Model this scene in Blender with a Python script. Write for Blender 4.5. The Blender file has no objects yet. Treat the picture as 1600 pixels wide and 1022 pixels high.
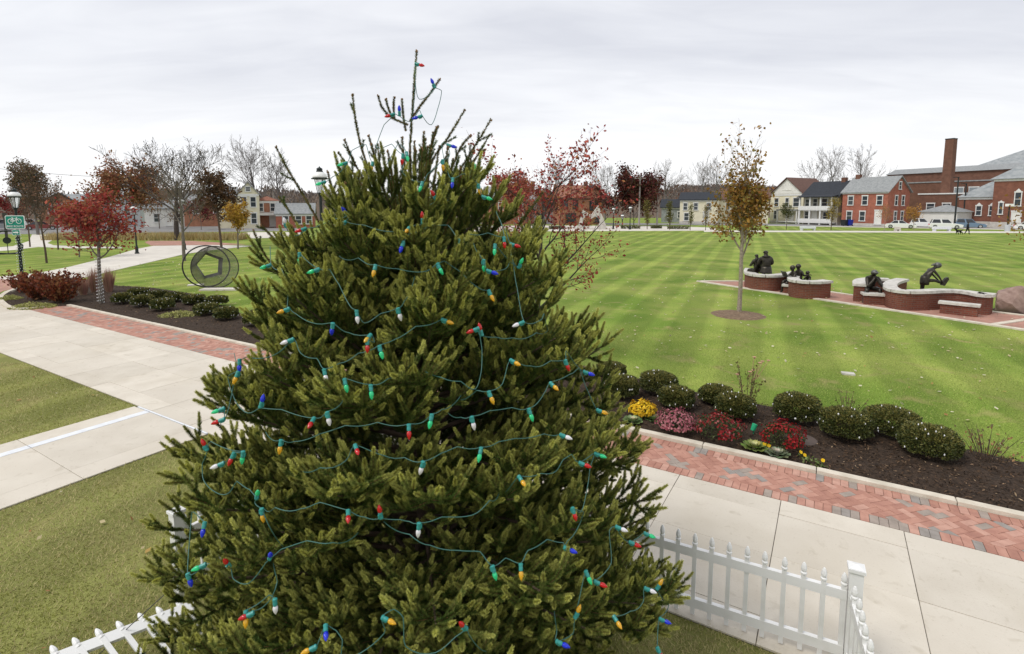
import bpy, math, random
import numpy as np
from mathutils import Vector, Matrix
rnd = random.Random(7)
nr = np.random.default_rng(11)
R = math.radians
scene = bpy.context.scene
COL = scene.collection

# ------------------------------------------------------------------ camera
FPX = 830.0            # focal length in pixels of the 1600 px wide photograph
CAMH = 3.9
PITCH = R(6.0)
SHIFT = -(188 - FPX * math.tan(PITCH)) / 1600.0
cam_d = bpy.data.cameras.new('camera')
cam_d.sensor_width = 36.0
cam_d.lens = 36.0 * FPX / 1600.0
cam_d.shift_y = SHIFT
cam_d.clip_start = 0.05
cam_d.clip_end = 5000
cam = bpy.data.objects.new('camera', cam_d)
COL.objects.link(cam)
cam.location = (0, 0, CAMH)
cam.rotation_euler = (R(90) - PITCH, 0, 0)
scene.camera = cam

# ------------------------------------------------------------------ light
SUN = Vector((-0.62, -0.30, 0.95)).normalized()
world = bpy.data.worlds.new('World')
scene.world = world
world.use_nodes = True
def build_world():
    nt = world.node_tree; N = nt.nodes; L = nt.links
    N.clear()
    out = N.new('ShaderNodeOutputWorld'); bg = N.new('ShaderNodeBackground')
    bg.inputs['Strength'].default_value = 0.1
    L.new(bg.outputs[0], out.inputs[0])
    sky = N.new('ShaderNodeTexSky'); sky.sky_type = 'NISHITA'; sky.sun_disc = False
    sky.sun_elevation = math.asin(SUN.z); sky.sun_rotation = math.atan2(SUN.x, SUN.y)
    sky.air_density = 1.0; sky.dust_density = 2.0
    tc = N.new('ShaderNodeTexCoord')
    sep = N.new('ShaderNodeSeparateXYZ'); L.new(tc.outputs['Generated'], sep.inputs[0])
    def math_(op, a, b=None):
        m = N.new('ShaderNodeMath'); m.operation = op
        for i, v in enumerate((a, b)):
            if v is None: continue
            if hasattr(v, 'is_linked'): L.new(v, m.inputs[i])
            else: m.inputs[i].default_value = v
        return m.outputs[0]
    z = math_('MAXIMUM', sep.outputs[2], 0.0)
    den = math_('ADD', z, 0.16)
    u = math_('DIVIDE', sep.outputs[0], den); v = math_('DIVIDE', sep.outputs[1], den)
    cmb = N.new('ShaderNodeCombineXYZ'); L.new(u, cmb.inputs[0]); L.new(v, cmb.inputs[1])
    mp = N.new('ShaderNodeMapping'); mp.inputs['Rotation'].default_value = (0, 0, R(-24)); mp.inputs['Scale'].default_value = (0.35, 1.0, 1.0)
    L.new(cmb.outputs[0], mp.inputs[0])
    n1 = N.new('ShaderNodeTexNoise'); n1.inputs['Scale'].default_value = 0.9; n1.inputs['Detail'].default_value = 7; n1.inputs['Roughness'].default_value = 0.52; n1.inputs['Distortion'].default_value = 0.6
    L.new(mp.outputs[0], n1.inputs[0])
    n2 = N.new('ShaderNodeTexNoise'); n2.inputs['Scale'].default_value = 4.5; n2.inputs['Detail'].default_value = 5; n2.inputs['Distortion'].default_value = 0.9
    L.new(mp.outputs[0], n2.inputs[0])
    s = math_('ADD', math_('MULTIPLY', n1.outputs[0], 0.78), math_('MULTIPLY', n2.outputs[0], 0.22))
    rp = N.new('ShaderNodeValToRGB')
    rp.color_ramp.elements[0].position = 0.36; rp.color_ramp.elements[0].color = (5.7, 5.85, 6.35, 1)
    rp.color_ramp.elements[1].position = 0.64; rp.color_ramp.elements[1].color = (7.9, 8.0, 8.25, 1)
    L.new(s, rp.inputs[0])
    # the cloud sheet thins to bright white towards the horizon, all the way round
    hz = N.new('ShaderNodeMapRange'); hz.inputs['From Min'].default_value = 0.0; hz.inputs['From Max'].default_value = 0.24
    hz.inputs['To Min'].default_value = 0.85; hz.inputs['To Max'].default_value = 0.0; hz.interpolation_type = 'SMOOTHSTEP'
    L.new(z, hz.inputs['Value'])
    mx = N.new('ShaderNodeMix'); mx.data_type = 'RGBA'
    L.new(hz.outputs[0], mx.inputs['Factor']); L.new(rp.outputs[0], mx.inputs[6]); mx.inputs[7].default_value = (8.6, 8.6, 8.6, 1)
    m2 = N.new('ShaderNodeMix'); m2.data_type = 'RGBA'; m2.inputs['Factor'].default_value = 0.96
    L.new(sky.outputs[0], m2.inputs[6]); L.new(mx.outputs[2], m2.inputs[7])
    L.new(m2.outputs[2], bg.inputs[0])
build_world()
sun_d = bpy.data.lights.new('sun', 'SUN'); sun_d.energy = 1.5; sun_d.angle = R(22); sun_d.color = (1.0, 0.96, 0.9)
sun_o = bpy.data.objects.new('sun', sun_d); COL.objects.link(sun_o)
sun_o.rotation_euler = SUN.to_track_quat('Z', 'Y').to_euler(); sun_o.location = (-30, -20, 60)
scene.view_settings.view_transform = 'Standard'
scene.view_settings.look = 'None'
scene.view_settings.gamma = 1.0
scene.view_settings.use_curve_mapping = False
scene.view_settings.exposure = 0.40
scene.render.resolution_x = 1024; scene.render.resolution_y = 654

# ------------------------------------------------------------------ places
def ray(px, py):
    xc = (px - 800) / FPX; yc = (511 - py) / FPX + SHIFT * 1600 / FPX
    return Vector((xc, math.cos(PITCH) + yc * math.sin(PITCH), -math.sin(PITCH) + yc * math.cos(PITCH)))
def G(px, py, z=0.0):                  # where the ground is under that spot of the photograph
    d = ray(px, py); t = (z - CAMH) / d.z
    return Vector((d.x * t, d.y * t, z))
def at(px, py, Y):                     # the same at a known distance
    d = ray(px, py); t = Y / d.y
    return Vector((d.x * t, Y, CAMH + d.z * t))
def gx(px, Y): return (px - 800) / FPX * Y * 1.0
UA = R(-31)                            # the walk runs along U, N points across it
U = Vector((math.cos(UA), math.sin(UA), 0)); NN = Vector((-math.sin(UA), math.cos(UA), 0))
def ST(s, t, z=0.0): return U * s + NN * t + Vector((0, 0, z))

# ------------------------------------------------------------------ materials
MATS = {}
def new_mat(name):
    m = bpy.data.materials.new(name); m.use_nodes = True
    MATS[name] = m
    nt = m.node_tree
    return m, nt, nt.nodes, nt.links, nt.nodes['Principled BSDF']
def mat(name, c1, c2=None, rough=0.7, scale=6.0, bump=0.0, bscale=None, metal=0.0, spec=0.3, detail=6, lo=0.35, hi=0.65, coat=0.0, coord='Object'):
    m, nt, N, L, P = new_mat(name)
    P.inputs['Roughness'].default_value = rough; P.inputs['Metallic'].default_value = metal
    P.inputs['Specular IOR Level'].default_value = spec
    P.inputs['Coat Weight'].default_value = coat
    tc = N.new('ShaderNodeTexCoord')
    if c2 is None: c2 = tuple(x * 0.8 for x in c1)
    n = N.new('ShaderNodeTexNoise'); n.inputs['Scale'].default_value = scale; n.inputs['Detail'].default_value = detail
    L.new(tc.outputs[coord], n.inputs[0])
    r = N.new('ShaderNodeValToRGB'); r.color_ramp.elements[0].position = lo; r.color_ramp.elements[1].position = hi
    r.color_ramp.elements[0].color = (*c2, 1); r.color_ramp.elements[1].color = (*c1, 1)
    L.new(n.outputs[0], r.inputs[0]); L.new(r.outputs[0], P.inputs['Base Color'])
    if bump:
        nb = N.new('ShaderNodeTexNoise'); nb.inputs['Scale'].default_value = bscale or scale * 4; nb.inputs['Detail'].default_value = 5
        L.new(tc.outputs[coord], nb.inputs[0])
        b = N.new('ShaderNodeBump'); b.inputs['Strength'].default_value = bump; b.inputs['Distance'].default_value = 0.02
        L.new(nb.outputs[0], b.inputs['Height']); L.new(b.outputs[0], P.inputs['Normal'])
    return m
def leaf_mat(name, rough=0.55, trans=0.25, spec=0.25):
    m, nt, N, L, P = new_mat(name)
    a = N.new('ShaderNodeAttribute'); a.attribute_name = 'col'
    P.inputs['Roughness'].default_value = rough; P.inputs['Specular IOR Level'].default_value = spec
    L.new(a.outputs['Color'], P.inputs['Base Color'])
    if trans:
        t = N.new('ShaderNodeBsdfTranslucent'); L.new(a.outputs['Color'], t.inputs[0])
        mx = N.new('ShaderNodeMixShader'); mx.inputs[0].default_value = trans
        L.new(P.outputs[0], mx.inputs[1]); L.new(t.outputs[0], mx.inputs[2])
        L.new(mx.outputs[0], N['Material Output'].inputs[0])
    return m
def brick_mat(name, c1, c2, mortar, bw=0.21, bh=0.07, ms=0.012, rough=0.85, flat=False, dirt=0.25):
    m, nt, N, L, P = new_mat(name)
    P.inputs['Roughness'].default_value = rough; P.inputs['Specular IOR Level'].default_value = 0.2
    tc = N.new('ShaderNodeTexCoord')
    b = N.new('ShaderNodeTexBrick'); b.inputs['Scale'].default_value = 1.0
    b.inputs['Brick Width'].default_value = bw; b.inputs['Row Height'].default_value = bh; b.inputs['Mortar Size'].default_value = ms
    b.inputs['Color1'].default_value = (*c1, 1); b.inputs['Color2'].default_value = (*c2, 1); b.inputs['Mortar'].default_value = (*mortar, 1)
    if flat: L.new(tc.outputs['Object'], b.inputs[0])
    else:
        cr = N.new('ShaderNodeVectorMath'); cr.operation = 'CROSS_PRODUCT'; L.new(tc.outputs['Normal'], cr.inputs[0]); cr.inputs[1].default_value = (0, 0, 1)
        dt = N.new('ShaderNodeVectorMath'); dt.operation = 'DOT_PRODUCT'; L.new(cr.outputs[0], dt.inputs[0]); L.new(tc.outputs['Object'], dt.inputs[1])
        sp = N.new('ShaderNodeSeparateXYZ'); L.new(tc.outputs['Object'], sp.inputs[0])
        cb = N.new('ShaderNodeCombineXYZ'); L.new(dt.outputs['Value'], cb.inputs[0]); L.new(sp.outputs[2], cb.inputs[1])
        L.new(cb.outputs[0], b.inputs[0])
    n = N.new('ShaderNodeTexNoise'); n.inputs['Scale'].default_value = 1.3; n.inputs['Detail'].default_value = 6; L.new(tc.outputs['Object'], n.inputs[0])
    mr = N.new('ShaderNodeMapRange'); mr.inputs['From Min'].default_value = .3; mr.inputs['From Max'].default_value = .7; mr.inputs['To Min'].default_value = 1 - dirt; mr.inputs['To Max'].default_value = 1.1
    L.new(n.outputs[0], mr.inputs[0])
    mx = N.new('ShaderNodeVectorMath'); mx.operation = 'SCALE'; L.new(b.outputs[0], mx.inputs[0]); L.new(mr.outputs[0], mx.inputs['Scale'])
    L.new(mx.outputs[0], P.inputs['Base Color'])
    return m
def flat_mat(name, c, rough=0.5, metal=0.0, spec=0.4, coat=0.0):
    m, nt, N, L, P = new_mat(name)
    P.inputs['Base Color'].default_value = (*c, 1); P.inputs['Roughness'].default_value = rough; P.inputs['Metallic'].default_value = metal
    P.inputs['Specular IOR Level'].default_value = spec; P.inputs['Coat Weight'].default_value = coat
    return m

# ------------------------------------------------------------------ mesh helpers
class MB:
    def __init__(s): s.v = []; s.f = []; s.c = []; s.cur = (1, 1, 1)
    def add(s, vs, fs):
        o = len(s.v); s.v += [tuple(p) for p in vs]; s.f += [tuple(i + o for i in f) for f in fs]; s.c += [s.cur] * len(vs)
        return s
    def box(s, x0, x1, y0, y1, z0, z1, M=None):
        p = [(x0, y0, z0), (x1, y0, z0), (x1, y1, z0), (x0, y1, z0), (x0, y0, z1), (x1, y0, z1), (x1, y1, z1), (x0, y1, z1)]
        if M is not None: p = [M @ Vector(q) for q in p]
        return s.add(p, [(3, 2, 1, 0), (4, 5, 6, 7), (0, 1, 5, 4), (1, 2, 6, 5), (2, 3, 7, 6), (3, 0, 4, 7)])
    def cbox(s, c, sx, sy, sz, rz=0, tilt=None):
        M = Matrix.Translation(Vector(c)) @ Matrix.Rotation(rz, 4, 'Z')
        if tilt: M = M @ Matrix.Rotation(tilt[0], 4, 'X') @ Matrix.Rotation(tilt[1], 4, 'Y')
        return s.box(-sx / 2, sx / 2, -sy / 2, sy / 2, -sz / 2, sz / 2, M)
    def bar(s, a, b, w, h=None, up=(0, 0, 1)):
        a = Vector(a); b = Vector(b); d = b - a; L = d.length
        if L < 1e-6: return s
        d.normalize(); up = Vector(up)
        x = d.cross(up)
        if x.length < 1e-4: x = d.cross(Vector((0, 1, 0)))
        x.normalize(); y = x.cross(d)
        M = Matrix((x, d, y)).transposed().to_4x4(); M.translation = a
        h = h or w
        return s.box(-w / 2, w / 2, 0, L, -h / 2, h / 2, M)
    def tube(s, pts, rad, n=6, cap=True, closed=False):
        pts = [Vector(p) for p in pts]; k = len(pts)
        if not hasattr(rad, '__len__'): rad = [rad] * k
        rings = []; prev = None
        for i in range(k):
            if closed: t = pts[(i + 1) % k] - pts[i - 1]
            else: t = pts[min(i + 1, k - 1)] - pts[max(i - 1, 0)]
            if t.length < 1e-9: t = Vector((0, 0, 1))
            t.normalize()
            if prev is None:
                x = t.orthogonal().normalized()
            else:
                x = prev - t * prev.dot(t)
                x = x.normalized() if x.length > 1e-6 else t.orthogonal().normalized()
            prev = x; y = t.cross(x)
            rings.append([pts[i] + (x * math.cos(2 * math.pi * j / n) + y * math.sin(2 * math.pi * j / n)) * rad[i] for j in range(n)])
        vs = [p for r in rings for p in r]; fs = []
        for i in range(k if closed else k - 1):
            a = i * n; b = ((i + 1) % k) * n
            for j in range(n): fs.append((a + j, a + (j + 1) % n, b + (j + 1) % n, b + j))
        if cap and not closed:
            fs.append(tuple(range(n - 1, -1, -1))); fs.append(tuple((k - 1) * n + j for j in range(n)))
        return s.add(vs, fs)
    def lathe(s, prof, n=16, c=(0, 0, 0), M=None):
        vs = []; fs = []
        for r, z in prof:
            for j in range(n):
                p = Vector((r * math.cos(2 * math.pi * j / n), r * math.sin(2 * math.pi * j / n), z))
                vs.append((M @ p) if M is not None else p + Vector(c))
        for i in range(len(prof) - 1):
            for j in range(n): fs.append((i * n + j, i * n + (j + 1) % n, (i + 1) * n + (j + 1) % n, (i + 1) * n + j))
        fs.append(tuple(range(n - 1, -1, -1))); fs.append(tuple((len(prof) - 1) * n + j for j in range(n)))
        return s.add(vs, fs)
    def prism(s, poly, z0, z1):
        n = len(poly); a = sum(poly[i][0] * poly[(i + 1) % n][1] - poly[(i + 1) % n][0] * poly[i][1] for i in range(n))
        if a < 0: poly = poly[::-1]
        vs = [(p[0], p[1], z0) for p in poly] + [(p[0], p[1], z1) for p in poly]
        fs = [tuple(range(n - 1, -1, -1)), tuple(range(n, 2 * n))] + [(i, (i + 1) % n, n + (i + 1) % n, n + i) for i in range(n)]
        return s.add(vs, fs)
    def prism_dir(s, poly3, off):       # polygon of 3d points pushed along off
        n = len(poly3); off = Vector(off); vs = [Vector(p) for p in poly3] + [Vector(p) + off for p in poly3]
        fs = [tuple(range(n - 1, -1, -1)), tuple(range(n, 2 * n))] + [(i, (i + 1) % n, n + (i + 1) % n, n + i) for i in range(n)]
        return s.add(vs, fs)
    def ball(s, c, r, n=8, m=6, sz=1.0):
        prof = [(max(1e-4, r * math.sin(math.pi * i / m)), -r * sz * math.cos(math.pi * i / m)) for i in range(m + 1)]
        return s.lathe(prof, n, c)
    def build(s, name, m, parent=None, smooth=False, loc=None, rz=0):
        me = bpy.data.meshes.new(name); me.from_pydata(s.v, [], s.f)
        if any(c != (1, 1, 1) for c in s.c):
            a = me.attributes.new('col', 'FLOAT_COLOR', 'POINT')
            a.data.foreach_set('color', np.array([(*c, 1) for c in s.c], dtype=np.float32).ravel())
        if m is not None: me.materials.append(MATS[m] if isinstance(m, str) else m)
        if smooth:
            me.polygons.foreach_set('use_smooth', [True] * len(me.polygons))
        me.update()
        return link(name, me, parent, loc, rz)
def link(name, me, parent=None, loc=None, rz=0):
    o = bpy.data.objects.new(name, me); COL.objects.link(o)
    if parent is not None: o.parent = parent
    if loc is not None: o.location = loc
    if rz: o.rotation_euler = (0, 0, rz)
    return o
def mesh_np(name, V, F, m, parent=None, colors=None, smooth=False):
    me = bpy.data.meshes.new(name)
    V = np.asarray(V, dtype=np.float32); F = np.asarray(F, dtype=np.int32); k = F.shape[1]
    me.vertices.add(len(V)); me.vertices.foreach_set('co', V.ravel())
    me.loops.add(F.size); me.loops.foreach_set('vertex_index', F.ravel())
    me.polygons.add(len(F)); me.polygons.foreach_set('loop_start', np.arange(0, F.size, k, dtype=np.int32))
    try: me.polygons.foreach_set('loop_total', np.full(len(F), k, dtype=np.int32))
    except Exception: pass
    if colors is not None:
        c = np.ones((len(V), 4), dtype=np.float32); c[:, :3] = colors
        a = me.attributes.new('col', 'FLOAT_COLOR', 'POINT'); a.data.foreach_set('color', c.ravel())
    if smooth: me.polygons.foreach_set('use_smooth', np.ones(len(F), dtype=bool))
    me.materials.append(MATS[m])
    me.update(calc_edges=True); me.validate()
    return link(name, me, parent)
def tag(o, label=None, cat=None, group=None, kind=None):
    if label: o['label'] = label
    if cat: o['category'] = cat
    if group: o['group'] = group
    if kind: o['kind'] = kind
    return o
def thing(name, label, cat, loc=(0, 0, 0), rz=0, group=None):
    o = bpy.data.objects.new(name, None); COL.objects.link(o); o.empty_display_size = 0.1
    o.location = loc; o.rotation_euler = (0, 0, rz)
    return tag(o, label, cat, group)
def struct(o): o['kind'] = 'structure'; return o
def frame_dirs(D):
    """numpy: two unit vectors perpendicular to every row of D"""
    a = np.where(np.abs(D[:, 2:3]) < 0.9, np.array([[0, 0, 1.0]]), np.array([[1.0, 0, 0]]))
    x = np.cross(D, a); x /= np.linalg.norm(x, axis=1, keepdims=True) + 1e-12
    y = np.cross(x, D)
    return x, y
def rand_dirs(n):
    v = nr.normal(size=(n, 3)); return v / (np.linalg.norm(v, axis=1, keepdims=True) + 1e-12)
def leaf_quads(P, size, aspect=0.6, up_bias=0.0, jitter=0.35, D=None):
    """one rhombus per point"""
    n = len(P)
    d = rand_dirs(n) if D is None else D
    nrm = rand_dirs(n); nrm[:, 2] += up_bias
    x = np.cross(d, nrm); x /= np.linalg.norm(x, axis=1, keepdims=True) + 1e-12
    s = (np.asarray(size) * (1 + jitter * nr.uniform(-1, 1, n)))[:, None]
    a = P - d * s * .5; b = P + d * s * .5
    k = P + x * s * aspect * .5 ; l = P - x * s * aspect * .5
    V = np.stack([a, k, b, l], 1).reshape(-1, 3)
    F = np.arange(4 * n).reshape(n, 4)
    return V, F
def palette(n, cols, weights=None, jitter=0.2, per=4):
    cols = np.array(cols, dtype=float); w = None if weights is None else np.array(weights) / sum(weights)
    i = nr.choice(len(cols), n, p=w)
    c = cols[i] * (1 + jitter * nr.uniform(-1, 1, (n, 1)))
    return np.repeat(c, per, axis=0)
# ================================================================== materials used
def lawn_material():
    m, nt, N, L, P = new_mat('lawn')
    P.inputs['Roughness'].default_value = 0.9; P.inputs['Specular IOR Level'].default_value = 0.1
    tc = N.new('ShaderNodeTexCoord')
    def noise(scale, detail=5, dist=0.0):
        n = N.new('ShaderNodeTexNoise'); n.inputs['Scale'].default_value = scale; n.inputs['Detail'].default_value = detail; n.inputs['Distortion'].default_value = dist
        L.new(tc.outputs['Object'], n.inputs[0]); return n.outputs[0]
    def ramp(f, a, b, lo, hi):
        r = N.new('ShaderNodeValToRGB'); r.color_ramp.elements[0].position = lo; r.color_ramp.elements[1].position = hi
        r.color_ramp.elements[0].color = (*a, 1); r.color_ramp.elements[1].color = (*b, 1); L.new(f, r.inputs[0]); return r.outputs[0]
    def mix(f, a, b, mode='MIX'):
        x = N.new('ShaderNodeMix'); x.data_type = 'RGBA'; x.blend_type = mode
        for s, v in ((x.inputs['Factor'], f), (x.inputs[6], a), (x.inputs[7], b)):
            if hasattr(v, 'is_linked'): L.new(v, s)
            elif isinstance(v, tuple): s.default_value = (*v, 1)
            else: s.default_value = v
        return x.outputs[2]
    base = ramp(noise(0.35, 6, .4), LAWN_A, LAWN_B, .36, .64)
    fine = ramp(noise(34, 6), (.55, .57, .55), (1.35, 1.32, 1.25), .3, .7)
    c = mix(1.0, base, fine, 'MULTIPLY')
    # straw coloured patches
    straw = ramp(noise(1.1, 8, .8), (0, 0, 0), (1, 1, 1), .56, .74)
    c = mix(straw, c, (.27, .25, .095))
    # the lawn this side of the walk is drier
    dt = N.new('ShaderNodeVectorMath'); dt.operation = 'DOT_PRODUCT'; L.new(tc.outputs['Object'], dt.inputs[0]); dt.inputs[1].default_value = tuple(NN)
    lt = N.new('ShaderNodeMath'); lt.operation = 'LESS_THAN'; L.new(dt.outputs['Value'], lt.inputs[0]); lt.inputs[1].default_value = 6.0
    ml = N.new('ShaderNodeMath'); ml.operation = 'MULTIPLY'; L.new(lt.outputs[0], ml.inputs[0]); ml.inputs[1].default_value = .72
    c = mix(ml.outputs[0], c, (.215, .20, .075))
    # mown bands: the mower lays the grass over in alternating directions
    def bands(ang, width, amp_lo, amp_hi, sharp=.15, mid=.5):
        mp = N.new('ShaderNodeMapping'); mp.inputs['Rotation'].default_value = (0, 0, ang); L.new(tc.outputs['Object'], mp.inputs[0])
        w = N.new('ShaderNodeTexWave'); w.wave_type = 'BANDS'; w.bands_direction = 'X'; w.inputs['Scale'].default_value = 0.314 / width
        w.inputs['Distortion'].default_value = .7; w.inputs['Detail'].default_value = 3; w.inputs['Detail Scale'].default_value = .5
        L.new(mp.outputs[0], w.inputs[0])
        return ramp(w.outputs['Fac'], (amp_lo,) * 3, (amp_hi, amp_hi, amp_hi * .98), mid - sharp, mid + sharp)
    c = mix(1.0, c, bands(R(24), 1.7, .96, 1.22, .16, .72), 'MULTIPLY')
    c = mix(1.0, c, bands(R(-38), 2.9, .985, 1.02, .2, .6), 'MULTIPLY')
    L.new(c, P.inputs['Base Color'])
    b = N.new('ShaderNodeBump'); b.inputs['Strength'].default_value = .6; b.inputs['Distance'].default_value = .03
    L.new(noise(60, 3), b.inputs['Height']); L.new(b.outputs[0], P.inputs['Normal'])
LAWN_A = (.132, .208, .032); LAWN_B = (.262, .312, .074)
lawn_material()
mat('concrete', (.64, .595, .515), (.55, .505, .43), .85, 1.4, .15, 60, lo=.3, hi=.7)
for i_, k_ in enumerate((1.0, .955, 1.03, .985)):
    mat('slab_%d' % i_, (.64 * k_, .59 * k_, .505 * k_), (.545 * k_, .495 * k_, .415 * k_), .85, (1.1, 1.7, 2.3, .8)[i_], .18, 60, lo=.25, hi=.72, detail=9)
def add_spots(name, scale=7.0, lo=.60, hi=.74, k=.84):
    nt = MATS[name].node_tree; N = nt.nodes; L = nt.links; P = N['Principled BSDF']; src = P.inputs['Base Color'].links[0].from_socket
    tc = [n for n in N if n.type == 'TEX_COORD'][0]; prev = src
    for sc, l_, h_, kk in ((scale, lo, hi, k), (.55, .5, .75, .90), (55, .62, .7, .86)):
        n = N.new('ShaderNodeTexNoise'); n.inputs['Scale'].default_value = sc; n.inputs['Detail'].default_value = 8; n.inputs['Distortion'].default_value = .7; L.new(tc.outputs['Object'], n.inputs[0])
        r = N.new('ShaderNodeValToRGB'); r.color_ramp.elements[0].position = l_; r.color_ramp.elements[1].position = h_
        r.color_ramp.elements[0].color = (1, 1, 1, 1); r.color_ramp.elements[1].color = (kk, kk * .985, kk * .95, 1); L.new(n.outputs[0], r.inputs[0])
        m = N.new('ShaderNodeMix'); m.data_type = 'RGBA'; m.blend_type = 'MULTIPLY'; m.inputs['Factor'].default_value = 1; L.new(prev, m.inputs[6]); L.new(r.outputs[0], m.inputs[7]); prev = m.outputs[2]
    L.new(prev, P.inputs['Base Color'])
for i_ in range(4): add_spots('slab_%d' % i_, (6, 9, 4, 7)[i_])
mat('concrete_b', (.66, .58, .455), (.57, .495, .38), .85, 2.2, .15, 60, lo=.3, hi=.7)
mat('concrete_pale', (.66, .62, .55), (.57, .53, .47), .85, 1.0, .1, 40)
mat('kerb_stone', (.66, .60, .50), (.52, .47, .38), .85, 5, .2, 50)
mat('joint_dark', (.10, .085, .07), (.06, .05, .045), .95, 30)
mat('sand_joint', (.26, .2, .15), (.16, .12, .09), .95, 40)
for i, (a, b) in enumerate([((.49, .265, .20), (.40, .205, .155)), ((.45, .235, .175), (.37, .185, .14)), ((.53, .31, .24), (.44, .245, .19)), ((.41, .21, .155), (.335, .165, .125)),
                            ((.36, .30, .255), (.28, .235, .20)), ((.31, .28, .255), (.25, .225, .20))]):
    mat('paver_%d' % i, a, b, .9, 9, .25, 90, coord='Generated' if False else 'Object')
brick_mat('paver_far', (.47, .26, .20), (.40, .215, .165), (.34, .21, .17), .2, .1, .006, flat=True)
mat('mulch_ground', (.060, .038, .024), (.026, .017, .011), .95, 18, .8, 60)
leaf_mat('chips', .9, 0, .1)
leaf_mat('leaf', .6, .28, .2)
leaf_mat('needle', .5, .06, .25)
def needle_tint():
    nt = MATS['needle'].node_tree; N = nt.nodes; L = nt.links
    a = [n for n in N if n.type == 'ATTRIBUTE'][0]; t = N.new('ShaderNodeAttribute'); t.attribute_type = 'INSTANCER'; t.attribute_name = 'tint'
    m = N.new('ShaderNodeVectorMath'); m.operation = 'SCALE'; tos = [l.to_socket for l in a.outputs['Color'].links]
    L.new(a.outputs['Color'], m.inputs[0]); L.new(t.outputs['Fac'], m.inputs['Scale'])
    for s in tos: L.new(m.outputs[0], s)
needle_tint()
leaf_mat('shrub_leaf', .5, .15, .3)
leaf_mat('petal', .6, .25, .2)
leaf_mat('grass_blade', .65, .3, .15)
mat('twig', (.30, .165, .075), (.19, .10, .05), .85, 30)
mat('bark_brown', (.12, .085, .06), (.07, .05, .036), .95, 12, .5, 40)
mat('bark_grey', (.20, .175, .15), (.12, .10, .085), .95, 10, .5, 40)
mat('bark_pale', (.34, .29, .23), (.22, .18, .14), .95, 14, .5, 40)
mat('bark_dark', (.075, .062, .055), (.045, .038, .034), .95, 10)
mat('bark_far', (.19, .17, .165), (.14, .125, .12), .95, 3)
flat_mat('wire_green', (.045, .135, .115), .45)
flat_mat('socket_green', (.035, .26, .24), .35)
def bulb_mat(name, c, t=.45):
    m = flat_mat(name, c, .12, 0, .5, .5); P = m.node_tree.nodes['Principled BSDF']
    P.inputs['Transmission Weight'].default_value = t; P.inputs['IOR'].default_value = 1.35
bulb_mat('bulb_red', (.75, .02, .025)); bulb_mat('bulb_green', (.05, .85, .38)); bulb_mat('bulb_blue', (.02, .05, .85))
bulb_mat('bulb_yellow', (.95, .55, .04)); bulb_mat('bulb_white', (.88, .86, .90), .25)
flat_mat('mini_white', (.9, .9, .9), .2)
mat('vinyl_white', (.78, .78, .77), (.66, .655, .63), .45, 4, 0, lo=.22, hi=.5, detail=9)
mat('black_iron', (.020, .028, .025), (.012, .016, .015), .45, 20)
flat_mat('lamp_white', (.82, .82, .80), .3)
def glass_m():
    m = flat_mat('lamp_glass', (.86, .88, .88), .12); P = m.node_tree.nodes['Principled BSDF']
    P.inputs['Transmission Weight'].default_value = .75; P.inputs['IOR'].default_value = 1.1
glass_m()
flat_mat('sign_green', (.0, .23, .16), .4); flat_mat('sign_white', (.82, .84, .82), .4)
mat('bronze', (.066, .058, .046), (.032, .029, .024), .42, 9, .15, 40, metal=.75, spec=.5)
mat('bronze_light', (.16, .16, .15), (.08, .08, .075), .45, 12, metal=.6)
brick_mat('wall_brick', (.21, .066, .040), (.15, .045, .030), (.17, .11, .085), .21, .075, .010)
mat('cap_stone', (.60, .58, .53), (.36, .34, .31), .85, 6, .3, 40, lo=.25, hi=.6)
mat('boulder', (.36, .255, .215), (.23, .155, .13), .9, 3, .6, 12)
mat('steel_dark', (.085, .080, .075), (.05, .048, .046), .55, 6, metal=.5)
mat('mesh_wire', (.17, .165, .15), (.12, .115, .105), .55, 6, metal=.3)
mat('soil', (.23, .16, .10), (.13, .085, .055), .95, 10, .6, 40)
brick_mat('house_brick', (.42, .115, .07), (.34, .09, .055), (.36, .20, .15), .22, .08, .012)
brick_mat('house_brick_orange', (.46, .19, .105), (.38, .15, .085), (.38, .24, .17), .22, .08, .012)
brick_mat('school_brick', (.19, .085, .055), (.155, .068, .045), (.17, .105, .08), .22, .08, .012)
brick_mat('church_brick', (.25, .09, .058), (.20, .072, .047), (.21, .12, .09), .22, .08, .012)
mat('siding_white', (.78, .77, .72), (.70, .69, .64), .7, 1)
mat('siding_cream', (.76, .71, .54), (.68, .63, .47), .7, 1)
mat('siding_tan', (.50, .45, .35), (.42, .38, .30), .7, 1)
mat('siding_grey', (.52, .54, .56), (.44, .46, .48), .7, 1)
mat('roof_grey', (.30, .31, .31), (.22, .23, .235), .85, 3, .3, 20)
mat('roof_slate', (.33, .345, .35), (.23, .25, .26), .8, 1.6, .3, 10)
mat('roof_dark', (.035, .04, .05), (.025, .028, .034), .8, 3)
mat('roof_brown', (.15, .085, .066), (.11, .062, .05), .85, 3)
mat('roof_red', (.33, .15, .10), (.25, .11, .075), .85, 3)
mat('trim_white', (.74, .74, .72), (.66, .66, .65), .6, 3)
mat('trim_dark', (.03, .035, .035), (.02, .024, .024), .6, 3)
flat_mat('window_glass', (.045, .055, .065), .08, 0, .6)
flat_mat('window_pale', (.30, .34, .36), .15, 0, .6)
mat('stone_pale', (.58, .55, .50), (.47, .44, .40), .85, 2, .2, 20)
mat('asphalt', (.24, .235, .23), (.19, .185, .18), .9, 1)
mat('hill_woods', (.15, .105, .072), (.09, .072, .055), .95, .12, 0, detail=10)
mat('hill_blue', (.13, .15, .19), (.10, .12, .155), .95, .05, detail=8)
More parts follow.
